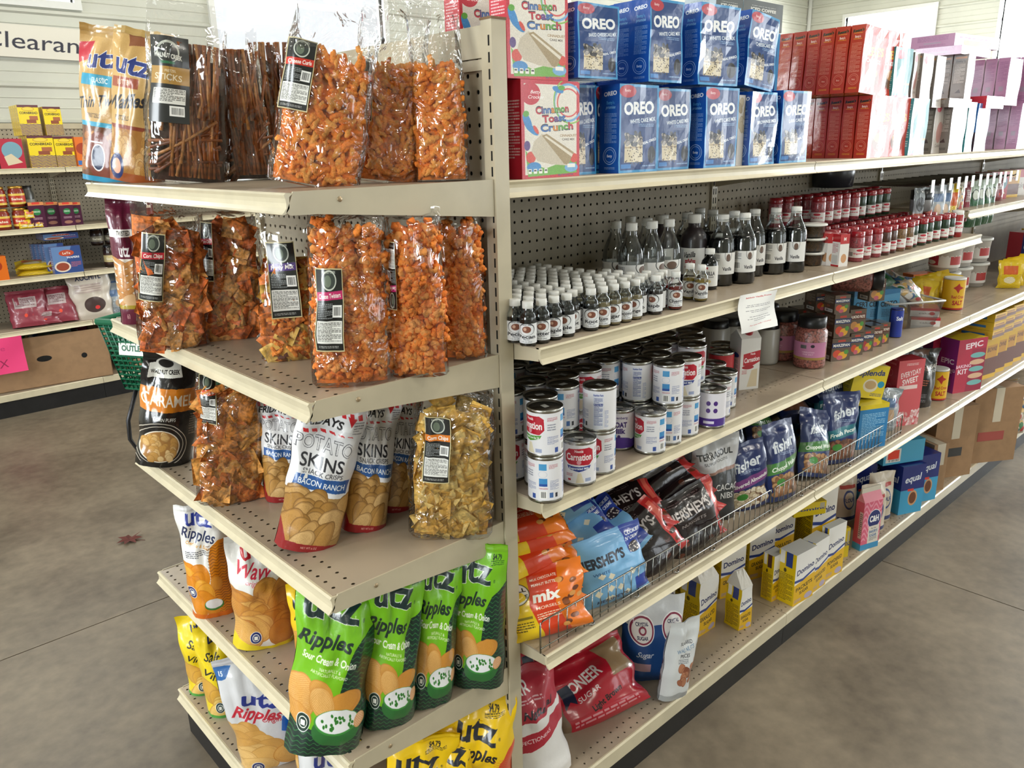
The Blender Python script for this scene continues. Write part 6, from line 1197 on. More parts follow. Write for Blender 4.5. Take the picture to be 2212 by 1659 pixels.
  ('mauve mix box with speckled side, upper row right pile, fifth from the aisle','cake_pink',(3.121,.213,1.738),-90,.169,.042,.196,0,0,{'rough':.34,'bump':.5,'dent':.004,'seed':94,'coat':.1}),
  ('mauve mix box with speckled side, upper row right pile, sixth from the aisle','cake_pink',(3.121,.258,1.738),-90,.169,.042,.196,0,0,{'rough':.34,'bump':.5,'dent':.004,'seed':95,'coat':.1}),
  ('mauve mix box with speckled side, upper row right pile, seventh from the aisle','cake_pink',(3.121,.303,1.738),-90,.169,.042,.196,0,0,{'rough':.34,'bump':.5,'dent':.004,'seed':96,'coat':.1}),
  ('mauve mix box lying on top of the upper mauve row','cake_pink',(2.46,.12,1.908),-90,.3,.16,.03,0,0,{}),
  ('mauve mix box crowning the pile, tilted a little','cake_pink',(2.5,.13,1.939),-96,.36,.16,.042,0,0,{}),
 ]),
 ('carton_box','spice_carton','box','red and white spice cartons',[
  ('red and white spice carton, left one of the three beside the tubs','spice_carton',(1.343,.014,1.259),-150,.035,.035,.095,0,0,{}),
  ('red and white spice carton, middle one of the three beside the tubs','spice_carton',(1.347,-.006,1.259),-150,.035,.035,.095,0,0,{}),
  ('red and white spice carton, one turned to show its picture','spice_carton',(1.342,-.03,1.259),-110,.035,.035,.095,0,0,{}),
 ]),
 ('carton_box','milk_carton','box','milk cartons',[
  ('white milk carton with red screw cap and logo, standing alone','milk_carton',(.996,.059,.94),-118,.062,.062,.15,0,0,{'rough':.35}),
 ]),
 ('carton_box','almond_paste_box','box','brown almond boxes',[
  ('brown marzipan box at the left of the lower row, first from the aisle',('marzipan','MARZIPAN'),(1.461,.009,.94),-118,.07,.06,.075,0,0,{'rough':.3}),
  ('brown marzipan box at the left of the lower row, second from the aisle',('marzipan','MARZIPAN'),(1.461,.071,.94),-118,.07,.06,.075,0,0,{'rough':.3}),
  ('brown marzipan box at the left of the lower row, third from the aisle',('marzipan','MARZIPAN'),(1.461,.133,.94),-118,.07,.06,.075,0,0,{'rough':.3}),
  ('brown marzipan box, second in the lower row, first from the aisle',('marzipan','MARZIPAN'),(1.56,.003,.94),-118,.05,.06,.075,0,0,{'rough':.3}),
  ('brown marzipan box, second in the lower row, second from the aisle',('marzipan','MARZIPAN'),(1.56,.065,.94),-118,.05,.06,.075,0,0,{'rough':.3}),
  ('brown marzipan box, second in the lower row, third from the aisle',('marzipan','MARZIPAN'),(1.56,.127,.94),-118,.05,.06,.075,0,0,{'rough':.3}),
  ('brown marzipan box, third in the lower row, first from the aisle',('marzipan','MARZIPAN','b03c40'),(1.628,-.001,.94),-118,.05,.06,.075,0,0,{'rough':.3}),
  ('brown marzipan box, third in the lower row, second from the aisle',('marzipan','MARZIPAN','b03c40'),(1.628,.061,.94),-118,.05,.06,.075,0,0,{'rough':.3}),
  ('brown marzipan box, third in the lower row, third from the aisle',('marzipan','MARZIPAN','b03c40'),(1.628,.123,.94),-118,.05,.06,.075,0,0,{'rough':.3}),
  ('brown almond paste box, fourth in the lower row, first from the aisle',('marzipan','ALMOND PASTE','c88c50'),(1.708,.003,.94),-118,.05,.06,.075,0,0,{'rough':.3}),
  ('brown almond paste box, fourth in the lower row, second from the aisle',('marzipan','ALMOND PASTE','c88c50'),(1.708,.065,.94),-118,.05,.06,.075,0,0,{'rough':.3}),
  ('white-sided almond box at the right of the lower row, first from the aisle',('marzipan','ALMOND PASTE','c88c50'),(1.77,.002,.94),-118,.04,.06,.075,0,0,{'rough':.3}),
  ('white-sided almond box at the right of the lower row, second from the aisle',('marzipan','ALMOND PASTE','c88c50'),(1.77,.064,.94),-118,.04,.06,.075,0,0,{'rough':.3}),
  ('brown marzipan box in the upper row, left one, first from the aisle',('marzipan','MARZIPAN'),(1.459,.011,1.016),-118,.06,.06,.078,0,0,{'rough':.3}),
  ('brown marzipan box in the upper row, left one, second from the aisle',('marzipan','MARZIPAN'),(1.459,.073,1.016),-118,.06,.06,.078,0,0,{'rough':.3}),
  ('brown marzipan box in the upper row, left one, third from the aisle',('marzipan','MARZIPAN'),(1.459,.135,1.016),-118,.06,.06,.078,0,0,{'rough':.3}),
  ('brown almond paste box in the upper row, right one, first from the aisle',('marzipan','ALMOND PASTE','c88c50'),(1.556,.007,1.016),-118,.06,.06,.078,0,0,{'rough':.3}),
  ('brown almond paste box in the upper row, right one, second from the aisle',('marzipan','ALMOND PASTE','c88c50'),(1.556,.069,1.016),-118,.06,.06,.078,0,0,{'rough':.3}),
  ('brown almond paste box in the upper row, right one, third from the aisle',('marzipan','ALMOND PASTE','c88c50'),(1.556,.131,1.016),-118,.06,.06,.078,0,0,{'rough':.3}),
  ('brown marzipan box topmost of its pile, first from the aisle',('marzipan','MARZIPAN'),(1.454,.016,1.094),-118,.055,.06,.06,0,0,{'rough':.3}),
  ('brown marzipan box topmost of its pile, second from the aisle',('marzipan','MARZIPAN'),(1.454,.078,1.094),-118,.055,.06,.06,0,0,{'rough':.3}),
  ('brown almond paste box standing high beside the fruit pectin',('marzipan','ALMOND PASTE','c88c50'),(1.725,.023,1.094),-118,.06,.06,.075,0,0,{'rough':.3}),
 ]),
 ('carton_box','pectin_box','box','blue pectin boxes',[
  ('light blue fruit pectin box, first from the right','certo',(2.003,.086,.94),-122,.085,.05,.15,0,0,{'rough':.3}),
  ('light blue fruit pectin box behind the first one from the right','certo',(2.033,.145,.94),-122,.085,.05,.15,0,0,{'rough':.3}),
  ('light blue fruit pectin box, second from the right','certo',(1.976,.116,.94),-122,.085,.05,.15,0,0,{'rough':.3}),
  ('light blue fruit pectin box behind the second one from the right','certo',(2.006,.175,.94),-122,.085,.05,.15,0,0,{'rough':.3}),
  ('light blue fruit pectin box, third from the right','certo',(1.93,.146,.94),-122,.085,.05,.15,0,0,{'rough':.3}),
  ('light blue fruit pectin box behind the third one from the right','certo',(1.96,.206,.94),-122,.085,.05,.15,0,0,{'rough':.3}),
 ]),
 ('carton_box','dye_box','box','red flat boxes',[
  ('red and white flat box, lower one of two','red_flat',(2.172,.001,.94),-152.7,.099,.1,.032,0,0,{'rough':.3}),
  ('red and white flat box, upper one of two','red_flat',(2.182,.011,.973),-152.7,.099,.1,.032,0,0,{'rough':.3}),
 ]),
 ('carton_box','sweetener_box','box','blue sweetener boxes',[
  ('tall blue sweetener box at the right edge above the aisle','equal',(3.55,0,.94),-118,.12,.08,.23,0,0,{'rough':.3}),
 ]),
 ('print_bag','baking_mix_bag','bag','orange chocolate mix bags',[
  ('orange chocolate chip bag, first from the bottom of its pile','mix_orange',(.095,-.045,.592),-121,.19,.15,.05,-9,20,{'seed':100,'flat':False,'rough':.25}),
  ('orange chocolate chip bag, second from the bottom of its pile','mix_orange',(.115,-.033,.626),-103,.19,.15,.05,-9,66,{'seed':101,'flat':False,'rough':.25}),
  ('orange chocolate chip bag, third from the bottom of its pile','mix_orange',(.095,-.021,.66),-112,.19,.15,.05,-9,62,{'seed':102,'flat':False,'rough':.25}),
  ('orange chocolate chip bag, fourth from the bottom of its pile','mix_orange',(.115,-.009,.694),-121,.19,.15,.05,-9,70,{'seed':103,'flat':False,'rough':.25}),
  ('orange chocolate chip bag, fifth from the bottom of its pile','mix_orange',(.095,.003,.728),-103,.19,.15,.05,-9,66,{'seed':104,'flat':False,'rough':.25}),
  ('orange chocolate chip bag, sixth from the bottom of its pile','mix_orange',(.115,.015,.762),-112,.19,.15,.05,-9,62,{'seed':105,'flat':False,'rough':.25}),
  ('orange chocolate chip bag, seventh from the bottom of its pile','mix_orange',(.095,.027,.796),-121,.19,.15,.05,-9,70,{'seed':106,'flat':False,'rough':.25}),
 ]),
 ('print_bag','cookie_candy_bag','bag','light blue cookie candy bags',[
  ('light blue candy bag standing behind the wire fence','choc_blue',(.31,-.05,.586),-105,.2,.17,.045,-6,14,{'seed':120,'flat':False,'rough':.35}),
  ('light blue candy bag leaning on the fence one','choc_blue',(.31,-.01,.621),-108,.2,.17,.045,-30,34,{'seed':121,'flat':False,'rough':.35}),
  ('large light blue candy bag lying in the middle of its heap','choc_blue',(.3,.03,.676),-112,.2,.17,.045,-32,46,{'seed':122,'flat':False,'rough':.35}),
  ('light blue candy bag on top of the heap, tilted left','choc_blue',(.25,.08,.746),-118,.2,.17,.045,-30,52,{'seed':123,'flat':False,'rough':.35}),
  ('light blue candy bag at the right edge of the heap','choc_blue',(.4,-.01,.626),-104,.2,.17,.045,-38,50,{'seed':124,'flat':False,'rough':.35}),
  ('light blue candy bag at the back under the shelf above','choc_blue',(.2,.16,.786),-120,.2,.17,.045,-24,58,{'seed':125,'flat':False,'rough':.35}),
 ]),
 ('print_bag','chocolate_bag','bag','dark chocolate bags',[
  ('dark chocolate bag standing at the fence, left','choc_dark',(.5,-.045,.59),-100,.2,.17,.05,-30,30,{'seed':140,'flat':False,'rough':.2}),
  ('dark chocolate bag leaning second from the left','choc_dark',(.57,0,.61),-105,.2,.17,.05,-20,40,{'seed':141,'flat':False,'rough':.2}),
  ('dark chocolate bag with red end standing at the fence, right','choc_dark',(.655,-.05,.59),-100,.2,.17,.05,-12,16,{'seed':142,'flat':False,'rough':.2}),
  ('dark chocolate bag with red end, lowest lying one','choc_dark',(.68,-.035,.635),-98,.2,.17,.05,-22,66,{'seed':143,'flat':False,'rough':.2}),
  ('dark chocolate bag with red end, second lying one','choc_dark',(.67,-.01,.675),-100,.2,.17,.05,-24,68,{'seed':144,'flat':False,'rough':.2}),
  ('dark chocolate bag with red end, third lying one','choc_dark',(.66,.02,.71),-102,.2,.17,.05,-26,70,{'seed':145,'flat':False,'rough':.2}),
  ('dark chocolate bag with red end, fourth lying one','choc_dark',(.64,.05,.745),-104,.2,.17,.05,-24,70,{'seed':146,'flat':False,'rough':.2}),
  ('dark chocolate bag crowning the heap','choc_dark',(.61,.07,.78),-106,.2,.17,.05,-20,66,{'seed':147,'flat':False,'rough':.2}),
  ('dark chocolate bag sunk in the middle of the heap','choc_dark',(.5,.08,.67),-110,.2,.17,.05,6,55,{'seed':148,'flat':False,'rough':.2}),
  ('dark chocolate bag lying far back left','choc_dark',(.46,.14,.73),-118,.2,.17,.05,12,50,{'seed':149,'flat':False,'rough':.2}),
  ('dark chocolate bag at the back by the blue candy','choc_dark',(.42,.2,.69),-122,.2,.17,.05,-8,45,{'seed':150,'flat':False,'rough':.2}),
  ('dark chocolate bag at the back under the top one','choc_dark',(.54,.18,.79),-115,.2,.17,.05,10,60,{'seed':151,'flat':False,'rough':.2}),
  ('dark chocolate bag tipped into the hollow at the left','choc_dark',(.48,0,.66),-112,.2,.17,.05,-16,50,{'seed':152,'flat':False,'rough':.2}),
 ]),
 ('print_bag','cacao_pouch','bag','grey cacao pouches',[
  ('grey and black cacao pouch standing upright','pouch_grey',(.83,.03,.586),-112,.155,.25,.06,3,6,{'seed':160}),
  ('grey cacao pouch behind the upright one','pouch_grey',(.79,.12,.586),-116,.155,.26,.05,-4,4,{'seed':161}),
 ]),
 ('print_bag','nut_bag','bag','blue nut bags',[
  ('blue and purple slivered almond bag, leftmost of the nut bags','nuts_purple',(.97,0,.586),-115,.15,.2,.055,-10,4,{'seed':170,'rough':.28,'crum':1.5}),
  ('blue and green chopped walnut bag standing tallest at the fence','nuts_green',(1.09,-.035,.586),-95,.15,.235,.055,4,10,{'seed':171,'rough':.28,'crum':1.5}),
  ('blue and green walnut bag right of the tall one','nuts_green',(1.3,-.03,.586),-104,.15,.22,.055,16,16,{'seed':172,'rough':.28,'crum':1.5}),
  ('blue and teal pecan bag at the right of the standing ones','nuts_teal',(1.48,-.025,.586),-109,.16,.235,.055,3,6,{'seed':173,'rough':.28,'crum':1.5}),
  ('blue nut bag behind the almond bag, curled top','nuts_green',(1.02,.08,.606),-99,.16,.23,.055,-1,14,{'seed':174,'rough':.28,'crum':1.5}),
  ('blue nut bag lying high with its nut window up','nuts_teal',(1.36,.06,.746),-106,.17,.22,.055,14,58,{'seed':175,'rough':.28,'crum':1.5}),
  ('blue nut bag topmost, against the shelf above','nuts_teal',(1.5,.12,.786),-117,.16,.22,.055,30,50,{'seed':176,'rough':.28,'crum':1.5}),
  ('blue nut bag leaning in the dark behind the walnut bags','nuts_green',(1.18,.08,.666),-101,.17,.23,.055,24,34,{'seed':177,'rough':.28,'crum':1.5}),
  ('green-tinged nut bag at the very back left','nuts_green',(.92,.2,.636),-115,.16,.24,.055,-9,28,{'seed':178,'rough':.28,'crum':1.5}),
  ('blue nut bag behind the pecan bag','nuts_teal',(1.6,.05,.636),-114,.16,.23,.055,5,20,{'seed':179,'rough':.28,'crum':1.5}),
  ('blue nut bag in the middle of the heap at the back','nuts_purple',(1.22,.18,.706),-103,.17,.22,.055,-26,44,{'seed':180,'rough':.28,'crum':1.5}),
 ]),
 ('carton_box','sweetener_box','box','sweetener boxes on the fenced shelf',[
  ('light blue sweetener box standing at the fence',('splenda',1),(1.7,0,.586),-116,.12,.12,.16,0,0,{'rough':.3}),
  ('light blue sweetener box behind the standing one, yellow top',('splenda',1),(1.66,.14,.586),-116,.13,.12,.2,0,0,{'rough':.3}),
  ('yellow sweetener box tilted on top of the blue ones',('splenda',0),(1.72,.03,.754),-122,.13,.09,.12,10,0,{'rough':.3}),
  ('blue box under the shelf above, behind the yellow one',('splenda',1),(1.82,.2,.586),-110,.15,.1,.28,0,0,{'rough':.3}),
 ]),
 ('carton_box','sweetener_box','box','red sweetener boxes',[
  ('tall red sweetener box in front, white foot','everyday_sweet',(2,-.015,.586),-117.1,.115,.07,.255,0,0,{'rough':.3}),
  ('tall red sweetener box behind, second from the front','everyday_sweet',(1.93,.1,.586),-110,.11,.07,.25,0,0,{'rough':.3}),
  ('tall red sweetener box behind, against the back panel','everyday_sweet',(1.88,.2,.586),-110,.11,.07,.25,0,0,{'rough':.3}),
  ('tall red sweetener box behind, on the right','everyday_sweet',(2.06,.12,.586),-110,.11,.07,.25,0,0,{'rough':.3}),
  ('red sweetener box lying on the standing ones','everyday_sweet',(1.98,.13,.842),-20,.11,.22,.07,0,0,{'rough':.3}),
 ]),
 ('print_bag','sugar_pouch','bag','black pouches',[
  ('black sugar substitute pouch with brown band','bag_black',(2.24,.02,.586),-118,.15,.24,.07,5,0,{'seed':190}),
  ('black pouch behind the brown-banded one','bag_black',(2.34,.1,.586),-112,.15,.22,.06,0,0,{'seed':191}),
 ]),
 ('carton_box','cookie_kit_box','box','purple cookie kit boxes',[
  ('purple and red cookie kit box, first from the aisle','epic',(2.6,-.02,.586),-112,.16,.09,.23,0,0,{'rough':.3}),
  ('purple and red cookie kit box, second from the aisle','epic',(2.6,.08,.586),-112,.16,.09,.23,0,0,{'rough':.3}),
  ('purple and red cookie kit box, third from the aisle','epic',(2.6,.18,.586),-112,.16,.09,.23,0,0,{'rough':.3}),
  ('purple and red cookie kit box, fourth from the aisle','epic',(2.6,.28,.586),-112,.16,.09,.23,0,0,{'rough':.3}),
 ]),
 ('carton_box','brownie_box','box','yellow brownie boxes',[
  ('yellow brownie box standing, first from the purple kits, front','brownie',(2.86,-.03,.586),-100,.11,.06,.19,0,0,{'rough':.3}),
  ('yellow brownie box standing, first from the purple kits, back','brownie',(2.86,.06,.586),-100,.11,.06,.19,0,0,{'rough':.3}),
  ('yellow brownie box lying, first pile, first up','brownie',(2.84,0,.778),-96,.115,.16,.036,0,0,{'rough':.3}),
  ('yellow brownie box lying, first pile, second up','brownie',(2.84,0,.815),-96,.115,.16,.036,0,0,{'rough':.3}),
  ('yellow brownie box lying, first pile, third up','brownie',(2.84,0,.852),-96,.115,.16,.036,0,0,{'rough':.3}),
  ('red and yellow mix box at the back, first from the kits','red_cake',(2.86,.22,.586),-100,.11,.06,.26,0,0,{'rough':.3}),
  ('yellow brownie box standing, second from the purple kits, front','brownie',(2.985,-.03,.586),-100,.11,.06,.19,0,0,{'rough':.3}),
  ('yellow brownie box standing, second from the purple kits, back','brownie',(2.985,.06,.586),-100,.11,.06,.19,0,0,{'rough':.3}),
  ('yellow brownie box lying, second pile, first up','brownie',(2.965,0,.778),-96,.115,.16,.036,0,0,{'rough':.3}),
  ('yellow brownie box lying, second pile, second up','brownie',(2.965,0,.815),-96,.115,.16,.036,0,0,{'rough':.3}),
  ('yellow brownie box lying, second pile, third up','brownie',(2.965,0,.852),-96,.115,.16,.036,0,0,{'rough':.3}),
  ('red and yellow mix box at the back, second from the kits','red_cake',(2.985,.22,.586),-100,.11,.06,.26,0,0,{'rough':.3}),
  ('yellow brownie box standing, third from the purple kits, front','brownie',(3.11,-.03,.586),-100,.11,.06,.19,0,0,{'rough':.3}),
  ('yellow brownie box standing, third from the purple kits, back','brownie',(3.11,.06,.586),-100,.11,.06,.19,0,0,{'rough':.3}),
  ('yellow brownie box lying, third pile, first up','brownie',(3.09,0,.778),-96,.115,.16,.036,0,0,{'rough':.3}),
  ('yellow brownie box lying, third pile, second up','brownie',(3.09,0,.815),-96,.115,.16,.036,0,0,{'rough':.3}),
  ('yellow brownie box lying, third pile, third up','brownie',(3.09,0,.852),-96,.115,.16,.036,0,0,{'rough':.3}),
  ('red and yellow mix box at the back, third from the kits','red_cake',(3.11,.22,.586),-100,.11,.06,.26,0,0,{'rough':.3}),
  ('yellow brownie box standing, fourth from the purple kits, front','brownie',(3.235,-.03,.586),-100,.11,.06,.19,0,0,{'rough':.3}),
  ('yellow brownie box standing, fourth from the purple kits, back','brownie',(3.235,.06,.586),-100,.11,.06,.19,0,0,{'rough':.3}),
  ('yellow brownie box lying, fourth pile, first up','brownie',(3.215,0,.778),-96,.115,.16,.036,0,0,{'rough':.3}),
  ('yellow brownie box lying, fourth pile, second up','brownie',(3.215,0,.815),-96,.115,.16,.036,0,0,{'rough':.3}),
  ('yellow brownie box lying, fourth pile, third up','brownie',(3.215,0,.852),-96,.115,.16,.036,0,0,{'rough':.3}),
  ('red and yellow mix box at the back, fourth from the kits','red_cake',(3.235,.22,.586),-100,.11,.06,.26,0,0,{'rough':.3}),
  ('yellow brownie box standing, fifth from the purple kits, front','brownie',(3.36,-.03,.586),-100,.11,.06,.19,0,0,{'rough':.3}),
  ('yellow brownie box standing, fifth from the purple kits, back','brownie',(3.36,.06,.586),-100,.11,.06,.19,0,0,{'rough':.3}),
  ('yellow brownie box lying, fifth pile, first up','brownie',(3.34,0,.778),-96,.115,.16,.036,0,0,{'rough':.3}),
  ('yellow brownie box lying, fifth pile, second up','brownie',(3.34,0,.815),-96,.115,.16,.036,0,0,{'rough':.3}),
  ('yellow brownie box lying, fifth pile, third up','brownie',(3.34,0,.852),-96,.115,.16,.036,0,0,{'rough':.3}),
  ('red and yellow mix box at the back, fifth from the kits','red_cake',(3.36,.22,.586),-100,.11,.06,.26,0,0,{'rough':.3}),
  ('yellow brownie box standing, sixth from the purple kits, front','brownie',(3.485,-.03,.586),-100,.11,.06,.19,0,0,{'rough':.3}),
  ('yellow brownie box standing, sixth from the purple kits, back','brownie',(3.485,.06,.586),-100,.11,.06,.19,0,0,{'rough':.3}),
  ('yellow brownie box lying, sixth pile, first up','brownie',(3.465,0,.778),-96,.115,.16,.036,0,0,{'rough':.3}),
  ('yellow brownie box lying, sixth pile, second up','brownie',(3.465,0,.815),-96,.115,.16,.036,0,0,{'rough':.3}),
  ('yellow brownie box lying, sixth pile, third up','brownie',(3.465,0,.852),-96,.115,.16,.036,0,0,{'rough':.3}),
  ('red and yellow mix box at the back, sixth from the kits','red_cake',(3.485,.22,.586),-100,.11,.06,.26,0,0,{'rough':.3}),
 ]),
 ('print_bag','sugar_bag','bag','sugar bags on the lowest deck',[
  ('white and red confectioners sugar bag beside the post','sugar_red',(.135,.055,.122),-108,.2,.29,.11,-6,8,{'seed':200,'rough':.5}),
  ('red light brown sugar bag lying on its side','sugar_red_flat',(.395,.06,.122),-112,.3,.2,.09,-12,42,{'seed':201,'flat':False,'rough':.25}),
  ('red brown sugar bag lying behind, under the shelf','sugar_red_flat',(.36,.2,.142),-112,.28,.2,.09,0,45,{'seed':202,'flat':False,'rough':.25}),
  ('blue and white crystal sugar bag standing','sugar_blue',(.655,.115,.122),-122,.19,.25,.13,3,0,{'seed':203,'rough':.5,'top':.99,'crum':.4}),
 ]),
 ('print_bag','nut_pouch','bag','walnut pouches',[
  ('narrow silver-white pouch of sugared walnuts','pouch_white',(.615,-.005,.122),-100,.115,.24,.05,8,-2,{'seed':204,'rough':.25}),
 ]),
 ('paper_block','sugar_bag','bag','yellow sugar bags',[
  ('yellow and white sugar bag, left one in front',('domino_box','GRANULATED'),(.94,.134,.122),-93.2,.091,.075,.192,{'seed':210}),
  ('yellow and white sugar bag, right one in front with crumpled top',('domino_box','GRANULATED'),(1.046,.053,.122),-99.4,.053,.06,.149,{'seed':211}),
  ('yellow and white sugar bag half hidden at the back left',('domino_box','GRANULATED'),(.84,.224,.122),-93.2,.091,.075,.192,{'seed':212}),
  ('white-topped sugar bag behind the two yellow ones',('domino_box','GRANULATED'),(1.01,.244,.122),-93.2,.091,.075,.192,{'seed':213}),
 ]),
 ('carton_box','sugar_box','box','yellow sugar boxes',[
  ('yellow sugar packets box in front, nearest the yellow bags',('domino_box','PACKETS'),(1.324,.004,.122),-96.3,.114,.066,.191,0,0,{'rough':.35,'bump':.1}),
  ('yellow and white sugar box second in the front row',('domino_box','GRANULATED'),(1.429,-.005,.122),-92.4,.093,.049,.192,0,0,{'rough':.35,'bump':.1}),
  ('yellow and white powdered sugar box third in the front row',('domino_box','POWDERED'),(1.55,-.011,.122),-98,.105,.029,.202,0,0,{'rough':.35,'bump':.1}),
  ('yellow sugar box with brown stripe behind the packets box',('domino_box','GRANULATED','4c2c2c'),(1.272,.06,.122),-97.1,.061,.044,.172,0,0,{'rough':.35,'bump':.1}),
  ('yellow sugar box behind, left of the brown-striped one',('domino_box','GRANULATED'),(1.19,.19,.122),-110,.1,.07,.2,0,0,{'rough':.35,'bump':.1}),
  ('yellow sugar box in the second row, middle',('domino_box','GRANULATED'),(1.37,.19,.122),-110,.11,.08,.2,0,0,{'rough':.35,'bump':.1}),
  ('yellow sugar box at the back right',('domino_box','GRANULATED'),(1.53,.2,.122),-110,.11,.08,.2,0,0,{'rough':.35,'bump':.1}),
  ('yellow sugar box at the back left',('domino_box','GRANULATED'),(1.08,.26,.122),-110,.11,.07,.21,0,0,{'rough':.35,'bump':.1}),
  ('yellow box lying flat on the white sugar boxes','yellow_flat',(1.56,.12,.329),-118,.13,.1,.05,0,0,{'rough':.35}),
  ('tall white box with yellow side behind the flat yellow one',('domino_box','POWDERED'),(1.7,.13,.122),-116,.1,.1,.27,0,0,{'rough':.35}),
  ('small yellow box standing beside the pink carton','yellow_flat',(1.7,.035,.122),-112,.06,.05,.12,0,0,{'rough':.35}),
 ]),
 ('carton_box','sugar_carton','box','pink sugar cartons',[
  ('pink gable-topped sugar carton with round blue badge','pink_sugar',(1.838,-.01,.122),-108,.095,.038,.198,0,0,{'rough':.35}),
  ('pink sugar carton behind the white box','pink_sugar',(1.8,.19,.122),-116,.11,.08,.25,0,0,{'rough':.35}),
 ]),
 ('print_bag','flour_bag','bag','tan flour bags',[
  ('tan paper flour bag, crumpled silver-topped one next to the pink carton','flour',(1.99,.04,.122),-115,.12,.2,.08,0,0,{'seed':230,'rough':.6,'top':1,'crum':.6}),
  ('tan paper flour bag, second one, beside the blue sweetener boxes','flour',(2.1,.06,.122),-115,.12,.21,.08,0,0,{'seed':231,'rough':.6,'top':1,'crum':.6}),
  ('tan paper flour bag, one behind the silver-topped one','flour',(2,.16,.122),-115,.12,.2,.08,0,0,{'seed':232,'rough':.6,'top':1,'crum':.6}),
  ('tan paper flour bag, one at the back','flour',(1.93,.25,.122),-115,.12,.2,.08,0,0,{'seed':233,'rough':.6,'top':1,'crum':.6}),
 ]),
 ('carton_box','sweetener_box','box','blue sweetener boxes on the lowest deck',[
  ('blue sweetener box in front with orange sticker, left','equal',(2.27,.04,.122),-114,.12,.12,.215,0,0,{'rough':.3}),
  ('blue sweetener box in front with orange sticker, right','equal',(2.43,.03,.122),-114,.11,.1,.215,0,0,{'rough':.3}),
  ('blue sweetener box in the row behind, left','equal',(2.12,.17,.122),-114,.12,.1,.22,0,0,{'rough':.3}),
  ('blue sweetener box in the row behind, right','equal',(2.27,.18,.122),-114,.12,.1,.22,0,0,{'rough':.3}),
  ('light blue box lying flat with red price sticker','equal_flat',(2.24,.07,.344),-116,.2,.1,.095,0,0,{'rough':.3}),
  ('dark blue sweetener box lying behind the light blue flat one','equal',(2.36,.16,.344),-116,.2,.1,.1,0,0,{'rough':.3}),
 ]),
 ('carton_box','cornbread_box','box','cornbread mix boxes',[
  ('yellow cornbread box, lower left stack, first from the front','cornbread',(.377,4.755,1.563),-90,.145,.05,.194,0,0,{'rough':.35}),
  ('yellow cornbread box, lower left stack, second from the front','cornbread',(.377,4.809,1.563),-90,.145,.05,.194,0,0,{'rough':.35}),
  ('yellow cornbread box, lower left stack, third from the front','cornbread',(.377,4.863,1.563),-90,.145,.05,.194,0,0,{'rough':.35}),
  ('yellow cornbread box, lower left stack, fourth from the front','cornbread',(.377,4.917,1.563),-90,.145,.05,.194,0,0,{'rough':.35}),
  ('yellow cornbread box, lower right stack, first from the front','cornbread',(.513,4.755,1.563),-90,.12,.05,.188,0,0,{'rough':.35}),
  ('yellow cornbread box, lower right stack, second from the front','cornbread',(.513,4.809,1.563),-90,.12,.05,.188,0,0,{'rough':.35}),
  ('yellow cornbread box, lower right stack, third from the front','cornbread',(.513,4.863,1.563),-90,.12,.05,.188,0,0,{'rough':.35}),
  ('yellow cornbread box, lower right stack, fourth from the front','cornbread',(.513,4.917,1.563),-90,.12,.05,.188,0,0,{'rough':.35}),
  ('yellow cornbread box, upper left stack, first from the front','cornbread',(.341,4.755,1.759),-90,.116,.05,.18,0,0,{'rough':.35}),
  ('yellow cornbread box, upper left stack, second from the front','cornbread',(.341,4.809,1.759),-90,.116,.05,.18,0,0,{'rough':.35}),
  ('yellow cornbread box, upper left stack, third from the front','cornbread',(.341,4.863,1.759),-90,.116,.05,.18,0,0,{'rough':.35}),
  ('yellow cornbread box, upper left stack, fourth from the front','cornbread',(.341,4.917,1.759),-90,.116,.05,.18,0,0,{'rough':.35}),
  ('yellow cornbread box, upper right stack, first from the front','cornbread',(.473,4.755,1.759),-90,.101,.05,.171,0,0,{'rough':.35}),
  ('yellow cornbread box, upper right stack, second from the front','cornbread',(.473,4.809,1.759),-90,.101,.05,.171,0,0,{'rough':.35}),
  ('yellow cornbread box, upper right stack, third from the front','cornbread',(.473,4.863,1.759),-90,.101,.05,.171,0,0,{'rough':.35}),
 ]),
 ('carton_box','cake_mix_box','box','wall shelf cake boxes',[
  ('red cake mix box on the wall shelf, left of the cornbread, first from the front','red_cake',(.204,4.76,1.563),-90,.139,.06,.177,0,0,{'rough':.35}),
  ('red cake mix box on the wall shelf, left of the cornbread, second from the front','red_cake',(.204,4.824,1.563),-90,.139,.06,.177,0,0,{'rough':.35}),
  ('red cake mix box cut by the left edge of the photo','red_cake',(.055,4.76,1.563),-90,.145,.06,.179,0,0,{'rough':.35}),
 ]),
 ('carton_box','mix_box','box','wall shelf cake boxes',[
  ('orange mix box right of the cornbread','orange_box',(.631,4.76,1.563),-90,.138,.06,.184,0,0,{'rough':.35}),
 ]),
 ('carton_box','juice_carton','box','purple juice pouches',[
  ('purple carton with green round badge, first from the left','juice',(.285,4.77,1.192),-90,.088,.06,.16,0,0,{'rough':.35}),
  ('purple carton with green round badge, second from the left','juice',(.373,4.8,1.192),-90,.09,.06,.154,0,0,{'rough':.35}),
  ('purple carton with green round badge, third from the left','juice',(.458,4.77,1.192),-90,.083,.06,.149,0,0,{'rough':.35}),
  ('purple carton with green round badge, fourth from the left','juice',(.52,4.8,1.192),-90,.065,.06,.144,0,0,{'rough':.35}),
 ]),
 ('carton_box','wafer_box','box','blue wafer boxes',[
  ('blue and white wafer box facing the aisle','waffle_box',(.407,4.76,.888),-90,.174,.06,.174,0,0,{'rough':.35}),
  ('blue wafer box standing in the row left of the front one, first','waffle_box',(.319,4.99,.888),-90,.118,.05,.184,0,0,{'rough':.35}),
  ('blue wafer box standing in the row left of the front one, second','waffle_box',(.331,4.935,.888),-90,.118,.05,.187,0,0,{'rough':.35}),
